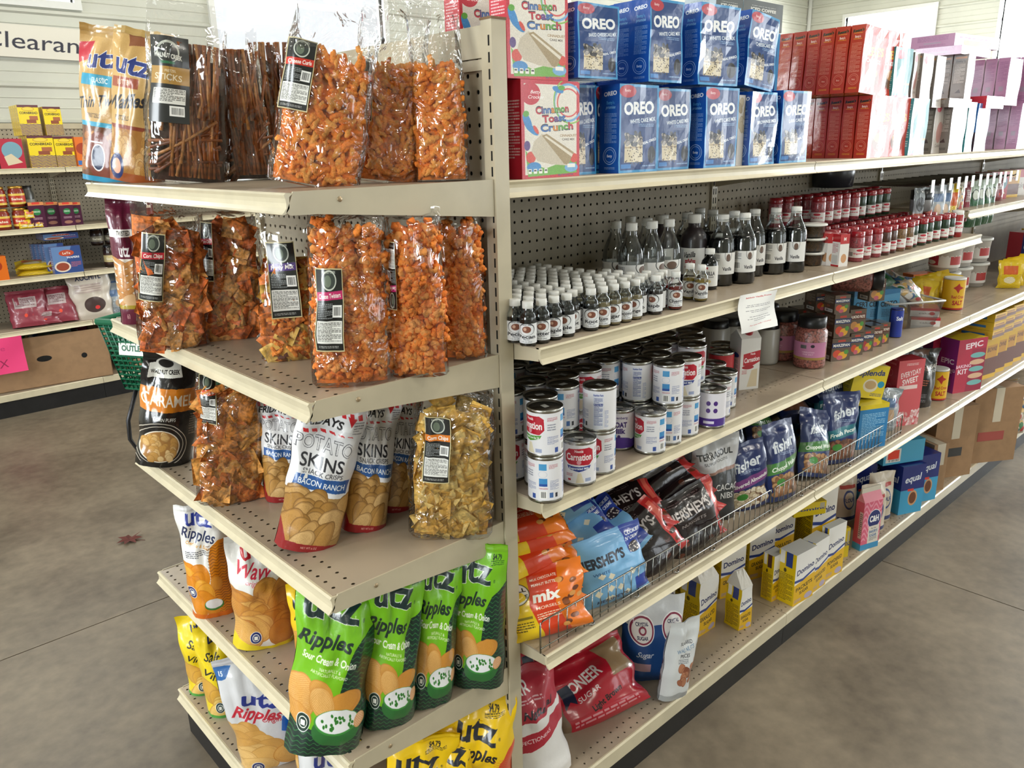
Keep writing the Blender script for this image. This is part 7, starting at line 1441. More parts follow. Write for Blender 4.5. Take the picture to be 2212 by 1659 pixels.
  ('blue wafer box standing in the row left of the front one, third','waffle_box',(.343,4.88,.888),-90,.117,.05,.19,0,0,{'rough':.35}),
  ('blue wafer box standing in the row left of the front one, fourth','waffle_box',(.355,4.825,.888),-90,.117,.05,.192,0,0,{'rough':.35}),
  ('purple wafer box lying on the blue ones, lower','waffle_box',(.41,4.9,1.103),-90,.209,.2,.04,0,0,{'rough':.35}),
  ('purple wafer box lying on the blue ones, upper','waffle_box',(.395,4.95,1.145),-90,.194,.2,.035,0,0,{'rough':.35}),
 ]),
 ('carton_box','small_box','box','wall shelf small boxes',[
  ('white and orange small box at the left photo edge','orange_box',(.014,4.77,.888),-90,.091,.08,.149,0,0,{'rough':.35}),
 ]),
 ('print_bag','noodle_pack','bag','yellow noodle packs',[
  ('yellow noodle pack, lower left','pack_yellow',(.211,4.8,.893),-100,.2,.16,.04,0,78,{'seed':300,'flat':False,'rough':.4}),
  ('yellow noodle pack, upper left','pack_yellow',(.211,4.8,.935),-100,.2,.16,.04,0,78,{'seed':301,'flat':False,'rough':.4}),
  ('yellow noodle pack, lower right','pack_yellow',(.285,4.8,.893),-100,.2,.16,.04,0,78,{'seed':302,'flat':False,'rough':.4}),
  ('yellow noodle pack, upper right','pack_yellow',(.285,4.8,.935),-100,.2,.16,.04,0,78,{'seed':303,'flat':False,'rough':.4}),
 ]),
 ('print_bag','mustard_pack','bag','small yellow mustard packs',[
  ('small yellow pack on the second wall shelf, first','pack_yellow',(.206,4.76,1.194),-100,.07,.055,.04,0,0,{'seed':310,'flat':True,'rough':.4}),
  ('small yellow pack on the second wall shelf, second','pack_yellow',(.237,4.76,1.194),-100,.07,.055,.04,0,0,{'seed':311,'flat':True,'rough':.4}),
  ('small yellow pack on the second wall shelf, third','pack_yellow',(.287,4.76,1.194),-100,.07,.055,.04,0,0,{'seed':312,'flat':True,'rough':.4}),
  ('small yellow pack on the second wall shelf, fourth','pack_yellow',(.247,4.76,1.254),-100,.07,.055,.04,0,0,{'seed':313,'flat':True,'rough':.4}),
  ('small yellow pack on the second wall shelf, fifth','pack_yellow',(.268,4.76,1.194),-100,.07,.055,.04,0,0,{'seed':314,'flat':True,'rough':.4}),
 ]),
 ('print_bag','snack_pack','bag','red packaged snacks on the wall shelf',[
  ('red and clear snack pack, second from the left','bag_red',(.152,4.8,.558),-100,.2,.24,.1,0,15,{'seed':320,'flat':True,'rough':.4}),
  ('red and clear snack pack, first from the left','bag_red',(.122,4.8,.558),-100,.2,.24,.1,0,15,{'seed':321,'flat':True,'rough':.4}),
  ('red and clear snack pack, fourth from the left','bag_red',(.325,4.8,.558),-100,.22,.24,.1,0,15,{'seed':322,'flat':True,'rough':.4}),
  ('red and clear snack pack, third from the left','bag_red',(.225,4.8,.558),-100,.22,.1,.1,0,15,{'seed':323,'flat':True,'rough':.4}),
 ]),
 ('print_bag','tortilla_bag','bag','wall shelf bags',[
  ('pale paper tortilla bag with dark round window','bag_kraft',(.527,4.8,.557),-100,.27,.33,.12,-2,0,{'seed':330,'flat':True,'rough':.4}),
 ]),
 ('print_bag','snack_pack','bag','wall shelf bags',[
  ('silver clear bag beside the tortilla bag','bag_silver',(.712,4.8,.557),-100,.22,.22,.12,0,0,{'seed':331,'flat':True,'rough':.4}),
  ('silver clear bag behind, under the dark shelf','bag_silver',(.722,4.95,.557),-100,.2,.27,.1,0,0,{'seed':332,'flat':True,'rough':.4}),
 ]),
]
BOT = [
 ('clear','large clear vanilla bottles',[('clear bottle with crest label, leftmost of the tall clear bottles',(.539,.164,1.259),70,None),
  ('clear bottle with plain pale label, second from the left',(.524,.102,1.259),130,None),
  ('clear bottle with rounded label edge, third from the left',(.587,.09,1.259),130,None),
  ('clear bottle with crest label beside the dark bottles',(.65,.086,1.259),60,None),
  ('clear bottle standing behind the second clear one',(.655,.212,1.259),130,None),
  ('clear bottle standing behind the third clear one',(.643,.149,1.259),130,None)]),
 ('dark','large dark vanilla bottles',[('dark vanilla bottle with blank white label, front of the group',(1.028,.074,1.259),140,None),
  ('dark vanilla bottle with barcode label, between its neighbours',(1.097,.049,1.259),120,None),
  ('dark vanilla bottle with crest and red glints, rightmost',(1.163,.023,1.259),85,None),
  ('dark vanilla bottle in the back row, second from the left',(.985,.225,1.259),120,None),
  ('dark vanilla bottle in the back row, first from the left',(.847,.171,1.259),120,None),
  ('dark vanilla bottle in the back row, third from the left',(.953,.161,1.259),120,None),
  ('dark vanilla bottle in the back row, fourth from the left',(.841,.055,1.259),120,None),
  ('dark vanilla bottle in the back row, fifth from the left',(.951,.091,1.259),120,None),
  ('dark vanilla bottle in the back row, sixth from the left',(.908,.032,1.259),120,None)]),
 ('plbig','brown plastic vanilla bottles',[('large brown plastic vanilla bottle behind the small one',(.8,.115,1.259),70,None),
  ('large brown plastic vanilla bottle at the back left',(.74,.175,1.259),80,None)]),
 ('plast','brown plastic vanilla bottles',[('brown plastic vanilla bottle with white and red label',(1.014,.135,1.259),80,None),
  ('brown plastic vanilla bottle behind the white-labelled one',(.887,.099,1.259),80,None)]),
 ('small','small vanilla bottles',[('small dark vanilla bottle in front of the brown plastic bottles',(.767,.041,1.259),100,None)]),
 ('vani','small yellow vanilla bottles',[('small yellow vanilla bottle, left of the pair',(.622,0,1.259),110,None),
  ('small yellow vanilla bottle, right of the pair',(.619,-.035,1.259),110,None)]),
 ('tub','sprinkle tubs',[('clear tub of red and green sprinkles, bottom of the stack',(1.31,.046,1.259),0,None),
  ('clear tub of red and green sprinkles, middle of the stack',(1.31,.046,1.301),0,None),
  ('clear tub of red and green sprinkles, top of the stack',(1.31,.046,1.343),0,None)]),
 ('jpink','red-capped spice jars',[('red-capped spice jar in the front row, first from the left',(1.46,-.027,1.259),150,None),
  ('red-capped spice jar in the front row, second from the left',(1.523,-.023,1.259),180,None),
  ('red-capped spice jar in the front row, third from the left',(1.587,-.028,1.259),150,None)]),
 ('jbrown','red-capped spice jars',[('red-capped spice jar in the front row, fourth from the left',(1.65,-.029,1.259),80,None),
  ('red-capped spice jar in the front row, fifth from the left',(1.713,-.023,1.259),150,None)]),
 ('jtan','red-capped spice jars',[('red-capped spice jar in the front row, sixth from the left',(1.777,-.027,1.259),80,None),
  ('red-capped spice jar in the front row, seventh from the left',(1.84,-.027,1.259),100,None)]),
 ('jgreen','red-capped spice jars',[('green-filled spice jar in the front row, first from the left',(1.9,-.017,1.259),80,None),
  ('green-filled spice jar in the front row, second from the left',(1.968,-.022,1.259),150,None),
  ('green-filled spice jar in the front row, third from the left',(2.036,-.017,1.259),80,None),
  ('green-filled spice jar in the front row, fourth from the left',(2.104,-.018,1.259),100,None),
  ('green-filled spice jar in the front row, fifth from the left',(2.172,-.023,1.259),80,None),
  ('green-filled spice jar in the front row, sixth from the left',(2.24,-.019,1.259),80,None)]),
 ('jpink','red-capped spice jars',[('red-capped spice jar in the second row, first from the left',(1.4,.047,1.259),80,None),
  ('red-capped spice jar in the second row, second from the left',(1.461,.051,1.259),100,None),
  ('red-capped spice jar in the second row, third from the left',(1.521,.047,1.259),180,None),
  ('red-capped spice jar in the second row, fourth from the left',(1.582,.048,1.259),80,None)]),
 ('jbrown','red-capped spice jars',[('red-capped spice jar in the second row, fifth from the left',(1.643,.046,1.259),80,None),
  ('red-capped spice jar in the second row, sixth from the left',(1.704,.051,1.259),80,None),
  ('red-capped spice jar in the second row, seventh from the left',(1.764,.053,1.259),100,None),
  ('red-capped spice jar in the second row, eighth from the left',(1.825,.049,1.259),80,None)]),
 ('jtan','red-capped spice jars',[('red-capped spice jar in the second row, ninth from the left',(1.886,.049,1.259),100,None),
  ('red-capped spice jar in the second row, tenth from the left',(1.946,.048,1.259),80,None),
  ('red-capped spice jar in the second row, eleventh from the left',(2.007,.052,1.259),150,None),
  ('red-capped spice jar in the second row, twelfth from the left',(2.068,.047,1.259),180,None)]),
 ('jgreen','red-capped spice jars',[('red-capped spice jar in the second row, thirteenth from the left',(2.129,.051,1.259),80,None),
  ('red-capped spice jar in the second row, fourteenth from the left',(2.189,.05,1.259),180,None),
  ('red-capped spice jar in the second row, fifteenth from the left',(2.25,.052,1.259),100,None)]),
 ('jpink','red-capped spice jars',[('red-capped spice jar in the third row, first from the left',(1.36,.134,1.259),100,None),
  ('red-capped spice jar in the third row, second from the left',(1.425,.127,1.259),100,None),
  ('red-capped spice jar in the third row, third from the left',(1.489,.131,1.259),180,None),
  ('red-capped spice jar in the third row, fourth from the left',(1.554,.128,1.259),80,None),
  ('red-capped spice jar in the third row, fifth from the left',(1.619,.13,1.259),80,None)]),
 ('jbrown','red-capped spice jars',[('red-capped spice jar in the third row, sixth from the left',(1.683,.131,1.259),100,None),
  ('red-capped spice jar in the third row, seventh from the left',(1.748,.133,1.259),150,None),
  ('red-capped spice jar in the third row, eighth from the left',(1.812,.133,1.259),100,None),
  ('red-capped spice jar in the third row, ninth from the left',(1.877,.128,1.259),100,None),
  ('red-capped spice jar in the third row, tenth from the left',(1.942,.127,1.259),100,None)]),
 ('jgreen','red-capped spice jars',[('red-capped spice jar in the third row, eleventh from the left',(2.006,.128,1.259),150,None),
  ('red-capped spice jar in the third row, twelfth from the left',(2.071,.126,1.259),150,None),
  ('red-capped spice jar in the third row, thirteenth from the left',(2.135,.133,1.259),80,None),
  ('red-capped spice jar in the third row, fourteenth from the left',(2.2,.132,1.259),80,None)]),
 ('jpink','red-capped spice jars',[('red-capped spice jar stacked on top, first from the left',(1.5,.126,1.357),80,None),
  ('red-capped spice jar stacked on top, second from the left',(1.562,.129,1.357),100,None),
  ('red-capped spice jar stacked on top, third from the left',(1.625,.132,1.357),180,None),
  ('red-capped spice jar stacked on top, fourth from the left',(1.688,.133,1.357),150,None),
  ('red-capped spice jar stacked on top, fifth from the left',(1.75,.128,1.357),100,None)]),
 ('jgreen','red-capped spice jars',[('red-capped spice jar stacked on top, sixth from the left',(1.812,.133,1.357),80,None),
  ('red-capped spice jar stacked on top, seventh from the left',(1.875,.127,1.357),180,None),
  ('red-capped spice jar stacked on top, eighth from the left',(1.938,.131,1.357),100,None),
  ('red-capped spice jar stacked on top, ninth from the left',(2,.129,1.357),150,None)]),
 ('jpink','red-capped spice jars',[('red-capped spice jar stacked at the back, first from the left',(1.38,.209,1.357),180,None),
  ('red-capped spice jar stacked at the back, second from the left',(1.446,.207,1.357),80,None),
  ('red-capped spice jar stacked at the back, third from the left',(1.511,.214,1.357),150,None),
  ('red-capped spice jar stacked at the back, fourth from the left',(1.576,.209,1.357),100,None)]),
 ('jgreen','red-capped spice jars',[('red-capped spice jar stacked at the back, fifth from the left',(1.642,.209,1.357),100,None),
  ('red-capped spice jar stacked at the back, sixth from the left',(1.707,.207,1.357),150,None),
  ('red-capped spice jar stacked at the back, seventh from the left',(1.773,.206,1.357),100,None),
  ('red-capped spice jar stacked at the back, eighth from the left',(1.838,.211,1.357),100,None)]),
 ('jbrown','red-capped spice jars',[('red-capped spice jar stacked at the back, ninth from the left',(1.904,.211,1.357),180,None),
  ('red-capped spice jar stacked at the back, tenth from the left',(1.969,.211,1.357),80,None),
  ('red-capped spice jar stacked at the back, eleventh from the left',(2.034,.214,1.357),150,None),
  ('red-capped spice jar stacked at the back, twelfth from the left',(2.1,.213,1.357),80,None)]),
 ('jpink','red-capped spice jars',[('red-capped spice jar in the back row, first from the left',(1.36,.212,1.259),180,None),
  ('red-capped spice jar in the back row, second from the left',(1.427,.211,1.259),100,None),
  ('red-capped spice jar in the back row, third from the left',(1.494,.21,1.259),100,None),
  ('red-capped spice jar in the back row, fourth from the left',(1.562,.209,1.259),180,None),
  ('red-capped spice jar in the back row, fifth from the left',(1.629,.206,1.259),180,None),
  ('red-capped spice jar in the back row, sixth from the left',(1.696,.209,1.259),180,None)]),
 ('jbrown','red-capped spice jars',[('red-capped spice jar in the back row, seventh from the left',(1.764,.213,1.259),180,None),
  ('red-capped spice jar in the back row, eighth from the left',(1.831,.207,1.259),150,None),
  ('red-capped spice jar in the back row, ninth from the left',(1.898,.208,1.259),100,None),
  ('red-capped spice jar in the back row, tenth from the left',(1.966,.21,1.259),100,None),
  ('red-capped spice jar in the back row, eleventh from the left',(2.033,.209,1.259),80,None),
  ('red-capped spice jar in the back row, twelfth from the left',(2.1,.207,1.259),150,None)]),
 ('jred','shakers',[('red shaker jar with white cap at the end of the green jars',(2.29,-.03,1.259),100,None)]),
 ('jblack','dark tubs',[('black tub standing on the spice jars at the far end',(2.16,.06,1.359),90,None)]),
 ('dtub','dark tubs',[('dark plastic tub at the back above the spices',(1.9,.28,1.454),0,None)]),
 ('salt','white salt canisters',[('white salt canister with dark lid, first from the right',(1.273,.152,.94),90,None),
  ('white salt canister with dark lid, second from the right',(1.293,.231,.94),90,None),
  ('white salt canister with dark lid, third from the right',(1.24,.262,.94),90,None),
  ('white salt canister with dark lid, fourth from the right',(1.178,.275,.94),90,None)]),
 ('psalt','pink salt jars',[('big jar of pink salt with black lid, front right one',(1.328,.028,.94),85,None),
  ('big jar of pink salt with black lid, left of the front one',(1.353,.137,.94),60,None),
  ('big jar of pink salt behind the left one',(1.406,.234,.94),60,None)]),
 ('psaltl','pink salt jars',[('pink salt jar lying on its side on the other jars',(1.62,.12,1.175),0,(0,90,-60))]),
 ('bluecan','salt cans',[('small blue salt can at the shelf front',(1.887,-.007,.94),60,None)]),
 ('ysalt','salt cans',[('yellow salt can with red cross',(2.523,.024,.94),80,None)]),
 ('ysalt','canisters',[('white and yellow canister beside the black pouch',(2.4,0,.586),60,None)]),
]
CANS = [
 ('can_label','lower can of the two-high pile nearest the post, barcode side out',(.063,-.06,.94),-358),
 ('can_label','upper can of the two-high pile nearest the post, logo turned right',(.063,-.06,1.038),-279),
 ('can_label_whole','single low can with blue ribbon facing out, between two piles',(.171,-.053,.94),-228),
 ('can_label','lower can of the second pile, logo turned right',(.245,-.044,.94),-272),
 ('can_label','upper can of the second pile, nutrition table out',(.245,-.044,1.038),-449),
 ('can_goat','purple and white goat milk can behind the low white can',(.384,.015,.94),-231),
 ('can_label','single low can with small red print, middle of the shelf',(.414,-.053,.94),-308),
 ('can_label','lower can under the third front pile',(.488,-.045,.94),-353),
 ('can_label','upper can of the third front pile, blue squares out',(.488,-.045,1.038),-367),
 ('can_label','lower can at the right end of the piled cans',(.562,-.042,.94),-304),
 ('can_label_whole','upper can with blue ribbon at the right end of the piles',(.562,-.042,1.038),-243),
 ('can_goat','single goat milk can turned to its icons, right of the piles',(.657,-.056,.94),-356),
 ('can_label_whole','single can with red logo, right of the goat milk can',(.732,-.023,.94),-256),
 ('can_label','single can half hidden behind the red-logo can',(.807,.007,.94),-292),
 ('can_label','single can in front of the coconut milk',(.856,.073,.94),-291),
 ('can_coconut','taller red coconut milk can',(.928,.093,.94),-256,{'h':.115}),
 ('can_coconut','taller red coconut milk can behind the first one',(1.001,.136,.94),-328,{'h':.115}),
 ('can_label','lower milk can, first from the post, second row behind the front',(.109,-.001,.94),-358),
 ('can_label','upper milk can, first from the post, second row behind the front',(.109,-.001,1.038),-207),
 ('can_label','lower milk can, second from the post, second row behind the front',(.195,.017,.94),-443),
 ('can_label','upper milk can, second from the post, second row behind the front',(.195,.017,1.038),-360),
 ('can_label_whole','lower milk can, third from the post, second row behind the front',(.458,.023,.94),-448),
 ('can_label_whole','upper milk can, third from the post, second row behind the front',(.458,.023,1.038),-448),
 ('can_label','lower milk can, fourth from the post, second row behind the front',(.532,.025,.94),-366),
 ('can_label','upper milk can, fourth from the post, second row behind the front',(.532,.025,1.038),-449),
 ('can_label','lower milk can, fifth from the post, second row behind the front',(.67,.017,.94),-255),
 ('can_label','upper milk can, fifth from the post, second row behind the front',(.67,.017,1.038),-219),
 ('can_label','lower milk can, first from the post, third row behind the front',(.085,.069,.94),-240),
 ('can_label','upper milk can, first from the post, third row behind the front',(.085,.069,1.038),-294),
 ('can_label_whole','lower milk can, second from the post, third row behind the front',(.166,.085,.94),-296),
 ('can_label_whole','upper milk can, second from the post, third row behind the front',(.166,.085,1.038),-440),
 ('can_label','lower milk can, third from the post, third row behind the front',(.249,.067,.94),-298),
 ('can_label','upper milk can, third from the post, third row behind the front',(.249,.067,1.038),-442),
 ('can_label','lower milk can, fourth from the post, third row behind the front',(.323,.065,.94),-210),
 ('can_label','upper milk can, fourth from the post, third row behind the front',(.323,.065,1.038),-246),
 ('can_label_whole','lower milk can, fifth from the post, third row behind the front',(.411,.084,.94),-302),
 ('can_label_whole','upper milk can, fifth from the post, third row behind the front',(.411,.084,1.038),-302),
 ('can_label','lower milk can, sixth from the post, third row behind the front',(.492,.088,.94),-448),
 ('can_label','upper milk can, sixth from the post, third row behind the front',(.492,.088,1.038),-448),
 ('can_label','lower milk can, seventh from the post, third row behind the front',(.593,.068,.94),-367),
 ('can_label','upper milk can, seventh from the post, third row behind the front',(.593,.068,1.038),-305),
 ('can_label_whole','lower milk can, eighth from the post, third row behind the front',(.663,.091,.94),-252),
 ('can_label_whole','upper milk can, eighth from the post, third row behind the front',(.663,.091,1.038),-368),
 ('can_label','lower milk can, ninth from the post, third row behind the front',(.735,.064,.94),-452),
 ('can_label','upper milk can, ninth from the post, third row behind the front',(.735,.064,1.038),-218),
 ('can_label','lower milk can, tenth from the post, third row behind the front',(.792,.111,.94),-254),
 ('can_label','upper milk can, tenth from the post, third row behind the front',(.792,.111,1.038),-308),
 ('can_label_whole','lower milk can, first from the post, fourth row behind the front',(.254,.141,.94),-358),
 ('can_label_whole','upper milk can, first from the post, fourth row behind the front',(.254,.141,1.038),-243),
 ('can_label','lower milk can, second from the post, fourth row behind the front',(.328,.139,.94),-442),
 ('can_label','upper milk can, second from the post, fourth row behind the front',(.328,.139,1.038),-208),
 ('can_label','lower milk can, third from the post, fourth row behind the front',(.4,.158,.94),-444),
 ('can_label','upper milk can, third from the post, fourth row behind the front',(.4,.158,1.038),-444),
 ('can_label_whole','lower milk can, fourth from the post, fourth row behind the front',(.474,.16,.94),-446),
 ('can_label_whole','upper milk can, fourth from the post, fourth row behind the front',(.474,.16,1.038),-248),
 ('can_label','lower milk can, fifth from the post, fourth row behind the front',(.553,.131,.94),-364),
 ('can_label','upper milk can, fifth from the post, fourth row behind the front',(.553,.131,1.038),-249),
 ('can_label','lower milk can, sixth from the post, fourth row behind the front',(.624,.153,.94),-250),
 ('can_label','upper milk can, sixth from the post, fourth row behind the front',(.624,.153,1.038),-366),
 ('can_label_whole','lower milk can, seventh from the post, fourth row behind the front',(.715,.143,.94),-216),
 ('can_label_whole','upper milk can, seventh from the post, fourth row behind the front',(.715,.143,1.038),-306),
 ('can_label','lower milk can, first from the post, fifth row behind the front',(.085,.207,.94),-352),
 ('can_label','upper milk can, first from the post, fifth row behind the front',(.085,.207,1.038),-434),
 ('can_label','lower milk can, second from the post, fifth row behind the front',(.159,.208,.94),-436),
 ('can_label','upper milk can, second from the post, fifth row behind the front',(.159,.208,1.038),-238),
 ('can_label_whole','lower milk can, third from the post, fifth row behind the front',(.233,.212,.94),-204),
 ('can_label_whole','upper milk can, third from the post, fifth row behind the front',(.233,.212,1.038),-355),
 ('can_label','lower milk can, fourth from the post, fifth row behind the front',(.355,.217,.94),-244),
 ('can_label','upper milk can, fourth from the post, fifth row behind the front',(.355,.217,1.038),-244),
 ('can_label','lower milk can, fifth from the post, fifth row behind the front',(.437,.224,.94),-209),
 ('can_label','upper milk can, fifth from the post, fifth row behind the front',(.437,.224,1.038),-299),
 ('can_label_whole','lower milk can, sixth from the post, fifth row behind the front',(.514,.222,.94),-211),
 ('can_label_whole','upper milk can, sixth from the post, fifth row behind the front',(.514,.222,1.038),-445),
 ('can_label','lower milk can, seventh from the post, fifth row behind the front',(.588,.218,.94),-212),
 ('can_label','upper milk can, seventh from the post, fifth row behind the front',(.588,.218,1.038),-446),
 ('can_label','lower milk can, eighth from the post, fifth row behind the front',(.666,.214,.94),-365),
 ('can_label','upper milk can, eighth from the post, fifth row behind the front',(.666,.214,1.038),-365),
 ('can_label_whole','lower milk can, ninth from the post, fifth row behind the front',(.741,.212,.94),-366),
 ('can_label_whole','upper milk can, ninth from the post, fifth row behind the front',(.741,.212,1.038),-215),
 ('can_label','lower milk can, first from the post, sixth row behind the front',(.09,.282,.94),-351),
 ('can_label','upper milk can, first from the post, sixth row behind the front',(.09,.282,1.038),-434),
 ('can_label_whole','lower milk can, second from the post, sixth row behind the front',(.166,.282,.94),-202),
 ('can_label_whole','upper milk can, second from the post, sixth row behind the front',(.166,.282,1.038),-292),
 ('can_label','lower milk can, third from the post, sixth row behind the front',(.242,.285,.94),-203),
 ('can_label','upper milk can, third from the post, sixth row behind the front',(.242,.285,1.038),-239),
 ('can_label','lower milk can, fourth from the post, sixth row behind the front',(.317,.28,.94),-356),
 ('can_label','upper milk can, fourth from the post, sixth row behind the front',(.317,.28,1.038),-295),
 ('can_label_whole','lower milk can, fifth from the post, sixth row behind the front',(.392,.282,.94),-358),
 ('can_label_whole','upper milk can, fifth from the post, sixth row behind the front',(.392,.282,1.038),-207),
 ('can_label','lower milk can, sixth from the post, sixth row behind the front',(.471,.289,.94),-359),
 ('can_label','upper milk can, sixth from the post, sixth row behind the front',(.471,.289,1.038),-298),
 ('can_label','lower milk can, seventh from the post, sixth row behind the front',(.547,.288,.94),-300),
 ('can_label','upper milk can, seventh from the post, sixth row behind the front',(.547,.288,1.038),-361),
 ('can_label_whole','lower milk can, eighth from the post, sixth row behind the front',(.621,.284,.94),-362),
 ('can_label_whole','upper milk can, eighth from the post, sixth row behind the front',(.621,.284,1.038),-211),
 ('can_label','lower milk can, ninth from the post, sixth row behind the front',(.695,.282,.94),-446),
 ('can_label','upper milk can, ninth from the post, sixth row behind the front',(.695,.282,1.038),-446),
 ('can_label','lower milk can, tenth from the post, sixth row behind the front',(.77,.281,.94),-250),
 ('can_label','upper milk can, tenth from the post, sixth row behind the front',(.77,.281,1.038),-304),
]
FN = {'print_bag': print_bag, 'clear_bag': clear_bag, 'carton_box': carton_box, 'paper_block': paper_block}
for fn, kind, cat, grp, rows in ROWS:
    for r in rows:
        a = (kind, r[0], cat, grp) + tuple(r[1:-1]); FN[fn](*a, **r[-1])
# bottles and jars
def extract(words, liq): return bottle_meshes(('ext', words, liq), P_ext(.0165, .078), .052, liq, .0105, .013, .01685, (.008, .046), ('bottle_label', words), WHITE_CAP, 16, (.0, 1.0001))
TYPES = {
 'clear': lambda: bottle_meshes(('clear',), P_big(.031, .173), 0, GLASS, .0135, .018, .0315, (.03, .088), ('vanilla_label', 0), WHITE_CAP),
 'dark': lambda: bottle_meshes(('dark',), P_big(.034, .172), .125, 'dark', .0145, .018, .0346, (.032, .088), ('vanilla_label', 0), WHITE_CAP, 20, (.3, .7)),
 'plbig': lambda: bottle_meshes(('plbig',), P_pl(.035, .17), 0, 'brown', .017, .022, .0356, (.03, .1), ('vanilla_label', 1), WHITE_CAP, 20, (.3, .7)),
 'plast': lambda: bottle_meshes(('plast',), P_pl(.0265, .118), 0, 'brown', .0135, .016, .0269, (.022, .078), ('vanilla_label', 1), WHITE_CAP, 20, (.2, .8)),
 'small': lambda: bottle_meshes(('small',), P_pl(.0215, .095), 0, 'dark', .012, .014, .0219, (.01, .062), ('vanilla_label', 2), WHITE_CAP, 20, (.1, .9)),
 'vani': lambda: extract('Vanilla', 'yellow'),
 'salt': lambda: bottle_meshes(('salt',), [(.03, 0), (.043, .003), (.044, .01), (.044, .11), (.038, .118), (.036, .12)], 0, mat('white_salt', (.66, .65, .62), rough=.4, coat=.4), .04, .03, .0445, (.04, .1), None, BLACK_CAP),
 'psalt': lambda: bottle_meshes(('psalt',), [(.03, 0), (.046, .003), (.048, .01), (.048, .115), (.042, .125), (.036, .128), (.038, .14)], 0, mat('pink_crystals', (.66, .40, .36), rough=.25, speck=.5, bscale=160, coat=.6, bump=.5), .042, .034, .0486, (.03, .085), ('jar_pink',), mat('black_pink_cap', (.07, .07, .08), rough=.35), 20, (.3, .7)),
 'bluecan': lambda: bottle_meshes(('bc',), [(.02, 0), (.0225, .002), (.0225, .1), (.02, .102)], 0, 'brown', .021, .004, .0229, (.003, .099), ('can_blue',), mat('blue_lid', (.1, .16, .5), rough=.3)),
 'ysalt': lambda: bottle_meshes(('ys',), [(.04, 0), (.0415, .002), (.0415, .125), (.04, .127)], 0, 'brown', .041, .006, .0419, (.003, .124), ('can_salt',), WHITE_CAP, 24, (0, 1.0001)),
 'jred': lambda: bottle_meshes(('jr',), [(.018, 0), (.021, .002), (.021, .08), (.017, .086)], 0, mat('red_sugar', (.6, .08, .08), rough=.4, coat=.5), .019, .018, .0214, (.015, .06), ('jar_spice',), WHITE_CAP),
 'jblack': lambda: bottle_meshes(('jb',), [(.03, 0), (.036, .002), (.036, .05), (.034, .055)], 0, mat('grey_tub', (.5, .5, .5), rough=.4), .037, .035, .0364, (.01, .04), None, BLACK_CAP),
 'dtub': lambda: bottle_meshes(('dt',), [(.06, 0), (.07, .002), (.075, .07), (.072, .075)], 0, mat('smoke_tub', (.2, .2, .22), rough=.3), .077, .008, .0364, (.01, .04), None, mat('grey_lid', (.5, .5, .5), rough=.4)),
 'tub': lambda: bottle_meshes(('tub',), [(.03, 0), (.035, .002), (.04, .032), (.041, .036)], .03, 'red', .0425, .006, .04, (.01, .03), None, WHITE_CAP),
 'bucket': lambda: bottle_meshes(('bk',), [(.05, 0), (.056, .002), (.066, .1), (.068, .105)], 0, mat('bucket_white', (.74, .72, .70), rough=.4), .071, .012, .0625, (.02, .08), ('tub_label',), WHITE_CAP, 20, (.2, .8)),
}
SPR = mat('sprinkles', (.45, .3, .14), rough=.5, speck=.8, bscale=260, bump=.6)
for nm, c in (('jpink', (.66, .30, .34)), ('jbrown', (.34, .18, .14)), ('jtan', (.55, .42, .28)), ('jgreen', (.08, .22, .12))):
    TYPES[nm] = lambda nm=nm, c=c: bottle_meshes((nm,), [(.017, 0), (.0215, .002), (.0215, .07), (.018, .08)], 0, mat('spice_'+nm, c, rough=.35, coat=.6, speck=.4, bscale=200), .0205, .018, .0218, (.01, .042), ('jar_spice',), RED_CAP, 16, (.2, .8))
KNAME = {'clear': 'vanilla_bottle', 'dark': 'vanilla_bottle', 'plbig': 'vanilla_bottle', 'plast': 'vanilla_bottle', 'small': 'vanilla_bottle', 'vani': 'vanilla_bottle', 'salt': 'salt_canister', 'psalt': 'salt_jar', 'psaltl': 'salt_jar', 'bluecan': 'salt_can', 'ysalt': 'salt_can',
         'jred': 'shaker_jar', 'jblack': 'plastic_tub', 'dtub': 'plastic_tub', 'tub': 'sprinkle_tub', 'bucket': 'frosting_bucket'}
KCAT = {'salt': 'canister', 'psalt': 'jar', 'psaltl': 'jar', 'bluecan': 'can', 'ysalt': 'can', 'jblack': 'tub', 'dtub': 'tub', 'tub': 'tub', 'bucket': 'bucket', 'jred': 'jar'}
for ty, grp, (lab, p, rot, tilt) in ((b[0], b[1], q) for b in BOT for q in b[2]):
    ms = TYPES['psalt' if ty == 'psaltl' else ty]()
    face = math.degrees(math.atan2(-1.1028-p[1], -.9768-p[0]))
    if ty in ('bluecan', 'ysalt'): r = face-60+rot*0
    else: r = face-180+(rot-95)*.6
    o = bottle(KNAME.get(ty, 'spice_jar'), lab, grp, ms, p, r, KCAT.get(ty, 'jar' if ty[0] == 'j' else 'bottle'))
    if ty in ('tub',):
        for c in o.children:
            if c.name.startswith('liquid'): c.data.materials[0] = SPR
    if tilt: o.rotation_euler = tuple(radians(v) for v in tilt)
